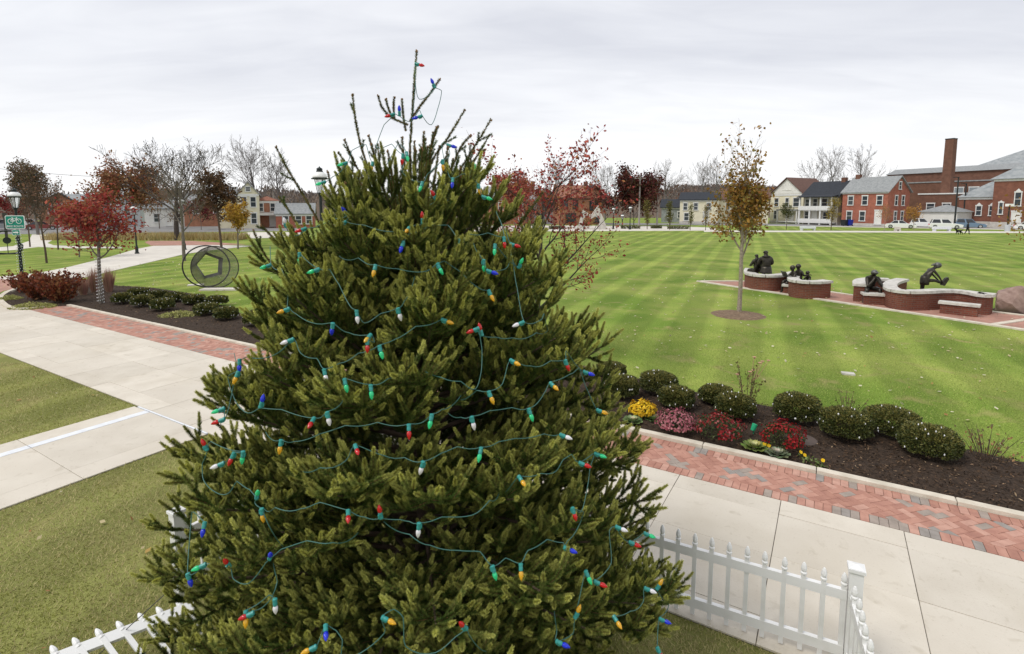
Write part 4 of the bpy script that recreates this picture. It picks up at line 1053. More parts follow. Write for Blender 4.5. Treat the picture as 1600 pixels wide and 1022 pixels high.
R_SHRUBS = [  # foot px, py, width, height px, where it stands
 (955, 596, 52, 24, 'behind the spruce edge, farthest back of the right bed'), (971, 632, 58, 40, 'nearest the spruce boughs, above the yellow chrysanthemum'),
 (1028, 625, 64, 38, 'in the back row behind the pink chrysanthemum'), (1056, 648, 62, 38, 'with a rusty patch, above the pink chrysanthemum'),
 (1118, 640, 58, 32, 'half hidden in the back row beside the leggy rose'), (1147, 664, 70, 42, 'above the maroon chrysanthemum'),
 (1244, 669, 78, 46, 'in the back row above the dark red chrysanthemum'), (1318, 698, 84, 52, 'right of the round cover in the mulch'),
 (1389, 692, 90, 46, 'in the back row, second from the right end'), (1449, 727, 96, 52, 'at the right end of the row, in open mulch')]
for px, py, w, h, where in R_SHRUBS:
    boxwood(px, py, w, h, 'clipped boxwood bun ' + where, 'boxwood buns in the right hand bed', 'white mini lights on the boxwood ' + where)
L_SHRUBS = [(193, 478, 33, 19, 'at the left end of the left row'), (217, 464, 32, 12, 'at the back left of the left bed'), (224, 483, 36, 21, 'second in the front row of the left bed'),
 (255, 489, 37, 21, 'third in the front row of the left bed'), (247, 469, 30, 13, 'second in the back row of the left bed'), (274, 475, 34, 16, 'third in the back row of the left bed'),
 (304, 479, 36, 17, 'fourth in the back row of the left bed'), (339, 481, 36, 17, 'before the sculpture slab in the left bed'), (323, 496, 40, 20, 'beside the pale ground cover in the left bed'),
 (354, 504, 40, 22, 'fifth in the front row of the left bed'), (398, 514, 36, 27, 'partly behind the spruce in the left bed')]
for px, py, w, h, where in L_SHRUBS:
    boxwood(px, py, w, h, 'small clipped boxwood ' + where, 'boxwoods in the left hand bed', 'white mini lights on the boxwood ' + where, 2600, .085, 22)

# chrysanthemums: a dome of stems and leaves with a crust of small daisies
def mum(px, py, wpx, hpx, cols, label, name='chrysanthemum', n=800, fs=.04, cover=1.0, tilt=0):
    g0 = G(px, py); dist = g0.y; rx = wpx / 2 / FPX * dist; h = hpx / FPX * dist; g0.z = .03
    g0 = g0 + Vector((g0.x, g0.y, 0)).normalized() * rx * .8
    t = thing(name, label, 'flowers', g0, 0, 'bedding flowers along the kerb')
    V, F, C, P, d = shrub_arrays(rx * .93, rx * .93, h * .92, 1500, .035, [(.05, .075, .02), (.08, .10, .03), (.03, .05, .015)], [3, 2, 2])
    mesh_np('foliage', V, F, 'shrub_leaf', t, C); core(rx, rx, h, 'stems', t, 'bark_brown')
    # blossoms: five to eight petals round a centre, facing outwards
    dd = rand_dirs(n); dd[:, 2] = np.abs(dd[:, 2]) * 1.0 - .12; dd /= np.linalg.norm(dd, axis=1, keepdims=True)
    if cover < 1: dd = dd[np.sin(dd[:, 0] * 4 + 1) + np.cos(dd[:, 1] * 5) + nr.normal(0, .5, n) > (1 - cover) * 2 - 1.0]
    m = len(dd); rr = (nr.uniform(.86, 1.1, m) * (1 + .12 * np.sin(dd[:, 0] * 6 + 2) * np.cos(dd[:, 1] * 5)))[:, None]
    Pc = np.stack([dd[:, 0] * rx, dd[:, 1] * rx, h * .45 + dd[:, 2] * h * .58], 1) * rr; Pc[:, 2] = np.maximum(Pc[:, 2], .03)
    nrm = dd + rand_dirs(m) * .35; nrm /= np.linalg.norm(nrm, axis=1, keepdims=True); x, y = frame_dirs(nrm)
    K = 7; Vs = []; 
    for k_ in range(K):
        a = 2 * math.pi * k_ / K + nr.uniform(-.2, .2, m); r_ = (fs * nr.uniform(.75, 1.1, m) * .5)[:, None]
        ra = x * np.cos(a)[:, None] + y * np.sin(a)[:, None]; ta = -x * np.sin(a)[:, None] + y * np.cos(a)[:, None]
        Vs.append(np.stack([Pc, Pc + ra * r_ * .6 + ta * r_ * .42 + nrm * r_ * .3, Pc + ra * r_ + nrm * r_ * .25, Pc + ra * r_ * .6 - ta * r_ * .42 + nrm * r_ * .3], 1))
    V = np.concatenate(Vs, 0).reshape(-1, 3); F = np.arange(len(V)).reshape(-1, 4)
    base = np.array(cols)[nr.choice(len(cols), m)] * nr.uniform(.75, 1.2, (m, 1))
    C = np.repeat(np.tile(base, (K, 1)), 4, axis=0)
    o = mesh_np('blossoms', V, F, 'petal', t, C); o['kind'] = 'stuff'
mum(1003, 661, 40, 26, [(.85, .58, .02), (.90, .66, .05), (.70, .42, .02)], 'bright yellow chrysanthemum between two ornamental cabbages')
mum(1055, 687, 60, 34, [(.48, .16, .20), (.56, .24, .26), (.40, .12, .15)], 'dusty pink chrysanthemum beside the kerb')
mum(1122, 701, 74, 40, [(.27, .018, .022), (.34, .03, .03), (.20, .012, .018), (.42, .13, .13)], 'maroon chrysanthemum fading to pink, right of the pink one', cover=.75)
mum(1222, 715, 66, 44, [(.30, .015, .02), (.36, .025, .025), (.22, .012, .016)], 'deep red chrysanthemum beside the round cover', cover=.85)
def cabbage(px, py, wpx, label, cols):
    g0 = G(px, py); r = wpx / 2 / FPX * g0.y; g0.z = .03
    g0 = g0 + Vector((g0.x, g0.y, 0)).normalized() * r * .7
    t = thing('ornamental_cabbage', label, 'cabbage', g0, rnd.uniform(0, 6), 'bedding flowers along the kerb')
    MB().tube([(0, 0, 0), (0, 0, r * .45)], [.02, .03], 7).build('stalk', 'bark_pale', t)
    for ring, (cnt, rad_, up, sz) in enumerate([(9, 1.0, .25, .62), (8, .78, .5, .52), (7, .52, .75, .42), (5, .25, .95, .3)]):
        for i in range(cnt):
            a = 2 * math.pi * i / cnt + ring * .4 + rnd.uniform(-.1, .1)
            b = MB(); out = Vector((math.cos(a), math.sin(a), 0)); sd_ = Vector((-math.sin(a), math.cos(a), 0)); L_ = r * sz * 1.25
            d_ = (out * (1 - up * .75) + Vector((0, 0, up))).normalized(); o_ = out * r * rad_ * .35 + Vector((0, 0, r * (.25 + .25 * ring / 3)))
            vs = []; 
            for u in range(5):
                f = u / 4; wv = L_ * .55 * math.sin(math.pi * (.16 + .72 * f)) 
                for v in range(5):
                    g_ = (v - 2) / 2; ruff = .07 * L_ * math.sin(v * 2.6 + u * 2.1 + i) * (abs(g_) + f * .6)
                    vs.append(o_ + d_ * L_ * f + out * L_ * .28 * f * f + sd_ * wv * g_ + Vector((0, 0, ruff - .10 * L_ * g_ * g_ * -1)))
            cc = cols[0] if ring < 2 else cols[1] if ring == 2 else cols[2]
            b.cur = tuple(x * rnd.uniform(.85, 1.15) for x in cc)
            b.add(vs, [(u * 5 + v, u * 5 + v + 1, u * 5 + v + 6, u * 5 + v + 5) for u in range(4) for v in range(4)])
            b.build('leaf', 'petal', t, smooth=True)
CB = [(.16, .24, .09), (.36, .42, .20), (.62, .62, .42)]
cabbage(988, 668, 26, 'green ornamental cabbage left of the yellow chrysanthemum', CB); cabbage(1020, 664, 24, 'pale ornamental cabbage tucked against the yellow chrysanthemum', CB)
cabbage(1178, 711, 32, 'yellow green ornamental cabbage left of the yellow pansies', [(.20, .27, .07), (.40, .44, .16), (.62, .62, .36)])
cabbage(1214, 721, 30, 'frilled pale ornamental cabbage before the deep red chrysanthemum', [(.20, .25, .15), (.40, .42, .30), (.62, .60, .45)])
def pansy(px, py, label, cnt=3, s=.05):
    g0 = G(px, py); g0.z = .04; t = thing('pansy', label, 'flowers', g0, 0, 'yellow pansies by the kerb')
    lf = MB(); 
    P = np.stack([nr.normal(0, .055, 40), nr.normal(0, .055, 40), nr.uniform(.01, .07, 40)], 1)
    V, F = leaf_quads(P, .05, .55, 1.5); mesh_np('foliage', V, F, 'shrub_leaf', t, palette(40, [(.09, .14, .03), (.14, .18, .05)]))
    for i in range(cnt):
        c = Vector((rnd.uniform(-.06, .06), rnd.uniform(-.06, .03), rnd.uniform(.08, .12))); f = MB()
        f.cur = (.05, .1, .02); f.tube([(c.x, c.y, 0), c], .003, 4)
        nrm = Vector((rnd.uniform(-.3, .3), -.8, .6)).normalized(); x = nrm.orthogonal().normalized(); y = nrm.cross(x)
        f.cur = (.85, .56, .02)
        for k_ in range(5):
            a = 2 * math.pi * k_ / 5; ra = x * math.cos(a) + y * math.sin(a); ta = -x * math.sin(a) + y * math.cos(a)
            f.add([c, c + ra * s * .3 + ta * s * .28, c + ra * s * .55 + ta * s * .2 + nrm * .006, c + ra * s * .55 - ta * s * .2 + nrm * .006, c + ra * s * .3 - ta * s * .28], [(0, 1, 2, 3, 4)])
        f.build('flower', 'petal', t)
pansy(1193, 707, 'yellow pansies between the two right hand cabbages', 3); pansy(1256, 723, 'yellow pansy right of the deep red chrysanthemum', 2); pansy(1279, 733, 'lone yellow pansy nearest the right end of the kerb planting', 2)
# round plastic cover, green spotlight, leggy rose
g0 = G(1252, 693); t = thing('access_cover', 'round brown plastic lid lying in the mulch behind the deep red chrysanthemum', 'lid', g0 + Vector((0, 0, .04)))
MB().lathe([(.17, 0), (.235, 0), (.235, .035), (.22, .045), (.02, .05)], 28).build('lid', 'cover_plastic', t); MB().lathe([(.03, .0515), (.03, .058), (.004, .06)], 12).build('knob', 'cover_plastic', t)
g0 = G(1177, 683); t = thing('garden_spotlight', 'small green plastic garden spotlight by the maroon chrysanthemum', 'spotlight', g0 + Vector((0, 0, .03)), R(20))
MB().tube([(0, 0, 0), (0, 0, .1)], .008, 6).build('stake', 'green_plastic', t)
M_ = Matrix.Translation((0, 0, .14)) @ Matrix.Rotation(R(25), 4, 'Y'); MB().lathe([(.022, -.06), (.036, -.055), (.042, .0), (.046, .06), (.04, .065), (.01, .06)], 12, M=M_).build('housing', 'green_plastic', t)

def sticks(name, label, cat, g0, n, h, spread, cols, leafn, lsize, bark='bark_brown', lcolw=None, lo=.3, thick=.006, asp=.6, mname='leaf', part='leaves', arch=.3):
    t = thing(name, label, cat, g0); b = MB(); P = []; D = []
    for i in range(n):
        a = rnd.uniform(0, 6.28); r = spread * math.sqrt(rnd.random()); hh = h * rnd.uniform(.65, 1.05)
        tip = Vector((math.cos(a) * r, math.sin(a) * r, hh)); base = Vector((math.cos(a) * r * .25, math.sin(a) * r * .25, 0))
        mid = base.lerp(tip, .5) + Vector((0, 0, hh * arch * .3)); pts = [base, mid, tip]
        b.tube(pts, [thick, thick * .7, thick * .3], 4)
        for j in range(leafn):
            u = rnd.uniform(lo, 1.02); p = base * (1 - u) ** 2 + mid * 2 * u * (1 - u) + tip * u * u
            P.append(p + Vector((rnd.gauss(0, lsize * .5), rnd.gauss(0, lsize * .5), rnd.gauss(0, lsize * .4)))); d_ = (tip - base).normalized() + Vector((rnd.gauss(0, .6), rnd.gauss(0, .6), rnd.gauss(0, .4))); D.append(d_.normalized())
    b.build('stems', bark, t)
    if P:
        V, F = leaf_quads(np.array([p[:] for p in P]), lsize, asp, 0, .4, np.array([d[:] for d in D])); mesh_np(part, V, F, mname, t, palette(len(P), cols, lcolw, .25))
    return t
rosebush = sticks('rose_bush', 'leggy rose bush with pale pink blooms behind the boxwoods', 'rose', G(1168, 640), 10, .95, .42, [(.13, .13, .045), (.20, .15, .06)], 16, .05)
t = rosebush
for i in range(7):
    p = Vector((rnd.uniform(-.38, .38), rnd.uniform(-.2, .2), rnd.uniform(.65, 1.0))); b = MB(); b.cur = (.58, .26, .25)
    b.tube([p - Vector((p.x * .6, p.y * .6, .35)), p], .003, 4)
    for k_ in range(9):
        a = k_ * 2.4; q = Vector((math.cos(a), math.sin(a), .7)).normalized() * .045; s_ = Vector((-math.sin(a), math.cos(a), 0)) * .022
        b.cur = (.62, .28 + .02 * k_, .27); b.add([p, p + q * .6 + s_, p + q, p + q * .6 - s_], [(0, 1, 2, 3)])
    b.build('bloom', 'petal', t)
sticks('dead_perennial', 'wispy dry perennial stalks behind the third boxwood from the right', 'plant', G(1322, 660), 16, .55, .35, [(.20, .17, .07)], 6, .04)
sticks('dead_perennial', 'wispy dry perennial stalks at the right edge of the mulch bed', 'plant', G(1540, 722), 22, .5, .5, [(.16, .13, .06), (.28, .16, .07)], 5, .05)

# left bed: russet shrubs, pale ground cover, pink grasses
for px, py, lab, n, h in [(62, 470, 'russet red leafed shrub at the foot of the lamp post', 60, 1.15), (98, 474, 'russet red leafed shrub nearest the bare mulch', 60, 1.2), (45, 458, 'russet red leafed shrub behind the others by the lamp post', 34, 1.0)]:
    sticks('russet_shrub', lab, 'shrub', G(px, py), n, h, .85, [(.17, .04, .02), (.24, .07, .03), (.11, .03, .018), (.22, .10, .04)], 26, .12, lo=.15)['group'] = 'russet shrubs at the bed tip'
def mat_plant(px, py, w, lab):
    n = 900; a = nr.uniform(0, 6.28, n); r = np.sqrt(nr.uniform(0, 1, n)); g0 = G(px, py)
    t = thing('ground_cover_plant', lab, 'plant', g0, 0, 'pale ground cover plants')
    P = np.stack([np.cos(a) * r * w, np.sin(a) * r * w * .7, nr.uniform(.02, .22, n) * (1.1 - r)+.03], 1)
    V, F = leaf_quads(P, .10, .35, .8); mesh_np('leaves', V, F, 'leaf', t, palette(n, [(.36, .36, .11), (.45, .43, .18), (.28, .30, .09)], None, .2))
    core(w * .8, w * .6, .16, 'stems', t, 'bark_brown')
mat_plant(52, 481, .85, 'pale yellow green ground cover before the russet shrubs'); mat_plant(16, 469, .5, 'olive ground cover at the tip of the left bed'); mat_plant(281, 495, .75, 'pale yellow green ground cover among the left boxwoods')
for px, py, lab in [(148, 458, 'pinkish ornamental grass left of the lit tree trunk'), (171, 458, 'pinkish ornamental grass right of the lit tree trunk'), (131, 463, 'short pinkish ornamental grass beside the russet shrub')]:
    g0 = G(px, py); t = thing('ornamental_grass', lab, 'grass plant', g0, 0, 'pink grasses in the left bed'); n = 500
    a = nr.uniform(0, 6.28, n); lean = nr.uniform(0, .28, n); hh = nr.uniform(.7, 1.25, n) * (.7 if 'short' in lab else 1)
    B = np.stack([np.cos(a) * .1, np.sin(a) * .1, np.zeros(n)], 1); T_ = np.stack([np.cos(a) * (lean * hh + .08), np.sin(a) * (lean * hh + .08), hh], 1); s_ = np.stack([-np.sin(a), np.cos(a), np.zeros(n)], 1) * .012
    V = np.stack([B - s_, B + s_, T_], 1).reshape(-1, 3); o = mesh_np('blades', V, np.arange(3 * n).reshape(n, 3), 'leaf', t, palette(n, [(.38, .20, .16), (.42, .28, .18), (.30, .15, .12)], None, .2, 3)); o['kind'] = 'stuff'

# ================================================================== trees
def tree(name, label, cat, base, H, crown, levels=4, trunk_h=.25, spread=.5, up=.25, nleaf=0, lsize=.1, cols=None, wts=None, bark='bark_grey', trunk_r=None, seed=1, kids=(5, 5, 4), leaf_z=None, sides=(7, 5, 4, 3, 3),
         group=None, jitter=.25, leaf_spread=1.0, first_angle=45, len_f=(.62, .55, .5), bow=.12, leader=True, thin=.55, keep=None, twig_r=.004):
    """tapered trunk, forking limbs and twigs; leaves scattered along the last twigs. crown: radius"""
    rn = random.Random(seed); t = thing(name, label, cat, base, 0, group); wood = MB(); ends = []
    tr = trunk_r or H * .012
    def limb(p, d, L, r, lev):
        k = 5 if lev < 2 else 3; pts = [p.copy()]; q = p.copy(); dd = d.copy(); rs = [r]; r_end = max(twig_r * .6, r * (.28 if lev else .35))
        for i in range(k):
            bw_ = bow if lev else bow * .22; dd = (dd + Vector((rn.gauss(0, bw_), rn.gauss(0, bw_), rn.gauss(0, bow) + up * (.25 if lev else .05)))).normalized(); q = q + dd * (L / k); pts.append(q.copy()); rs.append(r + (r_end - r) * (i + 1) / k)
        if keep is None or keep(q): wood.tube(pts, rs, sides[min(lev, 4)], False)
        def P(f): x = f * k; i = min(int(x), k - 1); return pts[i].lerp(pts[i + 1], x - i), (pts[i + 1] - pts[i]).normalized(), rs[i] + (rs[i + 1] - rs[i]) * (x - i)
        if lev >= levels - 1:
            for f in (.15, .35, .55, .75, .95): ends.append(P(f)[0])
            return
        n = kids[min(lev, len(kids) - 1)]
        f_lo = trunk_h / (H * (.80 if leader else .55)) if lev == 0 else .2
        for i in range(n):
            f = f_lo + (1 - f_lo) * (i + rn.uniform(.1, .9)) / n; p2, ax, r2 = P(min(f, .98))
            a = rn.uniform(0, 6.283) if lev else i * 2.4 + rn.uniform(-.4, .4)
            o_ = ax.orthogonal().normalized(); o_.rotate(Matrix.Rotation(a, 3, ax)); ang = R(first_angle if lev == 0 else rn.uniform(28, 55))
            d2 = (ax * math.cos(ang) + o_ * math.sin(ang)); L2 = (crown * (1.15 - .55 * f) * rn.uniform(.8, 1.2) if lev == 0 else L * len_f[min(lev, 2)] * rn.uniform(.7, 1.15))
            limb(p2, d2, L2, min(r2 * .75, r2 * thin + .002), lev + 1)
        if lev and leader: limb(pts[-1], dd, L * .5, rs[-1], lev + 1)
    limb(Vector((0, 0, -.03)), Vector((0, 0, 1)), H * (.80 if leader else .55), tr, 0)
    wood.build('trunk', bark, t)
    if nleaf:
        E_ = np.array([e[:] for e in ends])
        if leaf_z is not None:
            pr = np.interp(E_[:, 2] / H, *leaf_z); E_ = E_[nr.uniform(0, 1, len(E_)) < pr]
        P = E_[nr.integers(0, len(E_), nleaf)] + nr.normal(0, jitter * leaf_spread, (nleaf, 3))
        P[:, 2] = np.maximum(P[:, 2], .3); V, F = leaf_quads(P, lsize, .62, 0, .4)
        o = mesh_np('crown', V, F, 'leaf', t, palette(nleaf, cols, wts, .25)); o['kind'] = 'stuff'
    return t
# near trees
tree('sapling', 'young maple sapling with thinning rusty leaves beside the statue walls', 'tree', G(1155, 488), 6.8, 1.65, 4, 1.95, nleaf=4000, lsize=.125, cols=[(.30, .17, .04), (.37, .21, .045), (.20, .16, .04), (.25, .11, .03)], wts=[4, 3, 3, 2],
     bark='bark_pale', trunk_r=.085, seed=21, kids=(17, 5, 4), first_angle=30, leaf_z=([.2, .3, .58, .72, .85], [1, 1, .8, .25, .02]), jitter=.13, up=.45, len_f=(.45, .45, .4))
g0 = G(1153, 492); ring = MB(); 
n = 26; ring.add([(0, 0, .035)] + [(math.cos(6.283 * i / n) * .75 * rnd.uniform(.85, 1.1), math.sin(6.283 * i / n) * .75 * rnd.uniform(.85, 1.1), .03) for i in range(n)] + [(math.cos(6.283 * i / n) * 1.0, math.sin(6.283 * i / n) * 1.0, -.01) for i in range(n)],
     [(0, 1 + i, 1 + (i + 1) % n) for i in range(n)] + [(1 + i, 1 + n + i, 1 + n + (i + 1) % n, 1 + (i + 1) % n) for i in range(n)])
struct(ring.build('soil_ring', 'soil', loc=g0))
tree('crabapple_tree', 'red leafed crabapple behind the right side of the spruce', 'tree', G(838, 566), 5.1, 2.3, 4, 1.3, nleaf=3600, lsize=.08, cols=[(.30, .045, .04), (.40, .085, .06), (.22, .03, .03), (.34, .15, .055), (.17, .05, .03)], wts=[4, 4, 3, 2, 2],
     bark='bark_dark', trunk_r=.09, seed=8, kids=(11, 6, 5), first_angle=52, jitter=.07, up=.28, len_f=(.52, .5, .45), leaf_z=([0, .2, .6, 1], [1, 1, .9, .8]))
tree('red_maple', 'red leafed tree with light wrapped trunk in the left bed', 'tree', G(158, 476), 4.5, 1.38, 4, 1.75, nleaf=2900, lsize=.13, cols=[(.31, .045, .038), (.38, .09, .055), (.22, .03, .03), (.32, .15, .06)], wts=[4, 3, 3, 2],
     bark='bark_grey', trunk_r=.085, seed=4, kids=(12, 6, 5), first_angle=52, jitter=.17, up=.22)
# lights wound round that trunk
def wrap_lights(base, r, z0, z1, turns, n, label, name='mini_light_string', s=.013):
    t = thing(name, label, 'string lights', base, 0, 'white mini lights wound round posts and trunks'); w = MB(); pts = []
    for i in range(n * 2):
        f = i / (n * 2 - 1); a = f * turns * 6.283; rr = r(f) if callable(r) else r; pts.append(Vector((math.cos(a) * rr, math.sin(a) * rr, z0 + (z1 - z0) * f)))
    w.tube(pts, .004, 3); w.build('wire', 'wire_green', t); b = MB()
    for p in pts[::2]: b.lathe([(s * .4, -s), (s, 0), (s * .2, s * 1.6)], 5, p + Vector((p.x, p.y, 0)).normalized() * .012)
    o = b.build('mini_bulbs', 'mini_white', t); o['kind'] = 'stuff'
wrap_lights(G(158, 476), lambda f: .105 - .03 * f, .08, 1.9, 14, 150, 'white mini lights wound up the trunk of the red tree')
C_RB = [(.27, .05, .03), (.34, .10, .04), (.22, .04, .03), (.30, .15, .06)]
tree('autumn_tree', 'broad russet crowned tree behind the red tree at left', 'tree', (-55, 76, 0), 8.3, 4.6, 4, 2.2, nleaf=8000, lsize=.36, cols=[(.30, .13, .075), (.36, .17, .09), (.30, .19, .10), (.28, .10, .06)], seed=9, kids=(11, 6, 4), first_angle=55, jitter=.45)
tree('autumn_tree', 'small orange leafed tree left of the red tree', 'tree', G(124, 402), 4.3, 1.5, 4, 1.6, nleaf=2000, lsize=.17, cols=[(.36, .13, .05), (.30, .08, .04)], seed=14, kids=(9, 5, 4), jitter=.15)
tree('bare_tree', 'wide spreading bare tree behind the far lamp at left', 'tree', (gx(276, 62), 62, 0), 12.5, 6.2, 5, 2.6, bark='bark_dark', trunk_r=.30, seed=31, kids=(10, 6, 5, 4), first_angle=50, leader=False, up=.42, nleaf=500, lsize=.16, cols=[(.16, .12, .06)], len_f=(.6, .55, .55), twig_r=.034)
tree('brown_leafed_tree', 'young oak holding dark brown leaves before the yellow house', 'tree', G(346, 386), 7.2, 2.2, 4, 2.2, nleaf=3600, lsize=.25, cols=[(.10, .055, .03), (.14, .075, .035), (.07, .045, .025)], seed=17, kids=(10, 5, 4), first_angle=42, jitter=.2, trunk_r=.12, bark='bark_brown')
tree('golden_tree', 'small golden leafed tree right of the brown oak', 'tree', G(372, 389), 3.9, 1.35, 4, 1.2, nleaf=2200, lsize=.2, cols=[(.42, .25, .035), (.34, .18, .03), (.46, .30, .06)], seed=18, kids=(9, 5, 4), first_angle=38, jitter=.14, trunk_r=.08)
tree('lamp_side_sapling', 'thin dark trunked sapling standing before the wire hoop sculpture', 'tree', G(288, 408), 6.6, 2.4, 5, 1.9, bark='bark_grey', trunk_r=.12, seed=41, kids=(10, 5, 4, 3), first_angle=42, up=.4, twig_r=.012, nleaf=160, lsize=.1, cols=[(.2, .13, .05)])
tree('bare_tree', 'tall pale bare tree above the orange brick house at left', 'tree', (gx(405, 104), 104, 0), 14.5, 6.5, 5, 4, bark='bark_far', seed=33, kids=(9, 5, 4, 4), first_angle=36, up=.35, trunk_r=.3, len_f=(.6, .55, .5), twig_r=.035)
tree('bare_tree', 'slender bare tree between the brick house and the spruce', 'tree', (gx(440, 102), 102, 0), 13, 4.5, 5, 4, bark='bark_far', seed=34, kids=(9, 5, 4, 4), first_angle=36, up=.35, trunk_r=.26, twig_r=.035)
tree('bushy_tree', 'brown twiggy tree behind the left lamp post', 'tree', (-66, 74, 0), 9.3, 3.3, 5, 2, bark='bark_far', seed=35, kids=(12, 6, 4, 4), first_angle=42, up=.35, trunk_r=.2, nleaf=6000, lsize=.26, cols=[(.14, .11, .06), (.18, .13, .08), (.16, .09, .06)], twig_r=.03, jitter=.3)
for i, (px, py, H, lab, cl) in enumerate([(73, 411, 5.8, 'thin young tree right of the bike route sign, nearest of the row', (.22, .12, .08)), (91, 390, 5.6, 'thin young tree farther right in the sapling row at left', (.24, .12, .07)), (47, 386, 5.4, 'thin young tree just behind the bike route sign', (.2, .12, .08))]):
    tree('sapling', lab, 'tree', G(px, py), H, 1.6, 5, 2.0, bark='bark_brown', trunk_r=.07, seed=50 + i, kids=(11, 5, 3, 3), first_angle=36, up=.4, nleaf=260, lsize=.14, cols=[cl], group='young trees at the far left', twig_r=.014)
# far trees on the right half
far_spec = [('dark_red_tree', 'broad dark red tree beside the utility poles', (990, 347, 108), 7.9, 5.4, 11000, .45, [(.085, .018, .016), (.12, .03, .022), (.06, .02, .014), (.07, .05, .02)], 'bark_dark', 61, .6),
 ('autumn_tree', 'rust leafed tree left of the orange brick house', (850, 349, 100), 5.6, 3.0, 4000, .3, [(.27, .12, .05), (.22, .08, .05)], 'bark_grey', 62, .35),
 ('autumn_tree', 'rosy leafed tree close behind the crabapple', (805, 352, 92), 7.8, 4.0, 8000, .3, [(.34, .08, .06), (.30, .10, .06), (.36, .15, .08)], 'bark_grey', 63, .35),
 ('columnar_tree', 'olive columnar tree beside the right hand utility pole', (1011, 352, 92), 5.6, .85, 900, .2, [(.19, .15, .04), (.14, .13, .04)], 'bark_brown', 64, .2),
 ('columnar_tree', 'dense green columnar tree left of the cream house', (1046, 353, 90), 5.2, .75, 900, .2, [(.10, .11, .03), (.14, .12, .035)], 'bark_brown', 65, .2),
 ('columnar_tree', 'thin columnar tree before the cream house door', (1078, 354, 88), 4.9, .6, 600, .18, [(.16, .16, .05), (.12, .12, .04)], 'bark_brown', 66, .18),
 ('columnar_tree', 'thin columnar tree at the right corner of the cream house', (1102, 354, 88), 4.8, .6, 520, .18, [(.2, .15, .05), (.14, .13, .05)], 'bark_brown', 67, .18),
 ('small_tree', 'dark green little tree before the white gabled house', (1228, 354, 90), 4.6, 1.3, 1000, .2, [(.07, .085, .03), (.10, .10, .035)], 'bark_brown', 68, .2),
 ('small_tree', 'yellow green little tree before the porch house', (1298, 355, 88), 5.8, 1.1, 900, .2, [(.30, .22, .05), (.24, .19, .05)], 'bark_brown', 69, .2),
 ('small_tree', 'sparse orange little tree before the red brick house', (1381, 357, 84), 4.0, 1.2, 420, .16, [(.34, .18, .07), (.30, .15, .06)], 'bark_pale', 70, .2),
 ('small_tree', 'bright orange little tree between brick house and white garage', (1427, 355, 88), 3.8, 1.35, 900, .2, [(.48, .25, .06), (.40, .20, .05)], 'bark_pale', 71, .2)]
for nm, lab, (px, py, Y), H, cr, nlf, ls, cols, bk, sd_, jt in far_spec:
    col_ = nm == 'columnar_tree'
    tree(nm, lab, 'tree', (gx(px, Y), Y, 0), H, cr, 4, .6 if col_ or nm == 'dark_red_tree' else 1.4, nleaf=nlf, lsize=ls, cols=cols, bark=bk, seed=sd_, kids=(14, 4, 3) if col_ else (10, 5, 4), first_angle=22 if col_ else 48, jitter=jt, up=.5 if col_ else .25)
for i, (px, Y, H, cr, lab) in enumerate([(1300, 150, 21, 6.0, 'tall bare tree above the dark roofed porch house'), (1345, 150, 20, 7.0, 'wide bare tree above the red brick house'), (1268, 155, 16, 5.5, 'low bare tree above the white gabled house'),
        (1040, 160, 16, 5.5, 'bare tree above the dark red tree'), (1095, 165, 16, 7, 'bare tree behind the cream house'), (945, 160, 15, 6.5, 'bare tree behind the orange brick house'), (875, 140, 14.5, 6, 'pale bare tree left of the orange brick roof'), (1118, 150, 16, 5.5, 'bare tree directly behind the maple sapling')]):
    tree('bare_tree', lab, 'tree', (gx(px, Y), Y, 0), H, cr, 5, 3, bark='bark_far', seed=80 + i, kids=(9, 5, 4, 3), first_angle=40, up=.35, trunk_r=.28, twig_r=.04, group='bare trees on the skyline')
tree('edge_tree', 'golden brown maple just entering the right edge of the picture', 'tree', G(1645, 470), 4.6, 1.9, 4, 1.3, nleaf=1400, lsize=.13, cols=[(.33, .19, .045), (.26, .13, .035)], seed=95, kids=(11, 5, 4), bark='bark_pale', jitter=.14)
for i, (px, Y, H, cr, cols, lab) in enumerate([(20, 90, 5.5, 2.6, [(.20, .03, .025)], 'dark red tree at the left frame edge behind the cars'), (250, 95, 7, 3.5, [(.22, .15, .07), (.17, .10, .06)], 'tawny tree before the grey houses at left'), (150, 100, 5.0, 2.6, [(.05, .07, .03)], 'dark evergreen before the grey house at left'), (315, 90, 4.2, 2.2, [(.20, .03, .04), (.13, .10, .05)], 'low crimson tree left of the oak')]):
    tree('autumn_tree', lab, 'tree', (gx(px, Y), Y, 0), H, cr, 4, 1.2, nleaf=1300, lsize=.34, cols=cols, seed=100 + i, kids=(9, 5, 4), first_angle=50, jitter=.4)
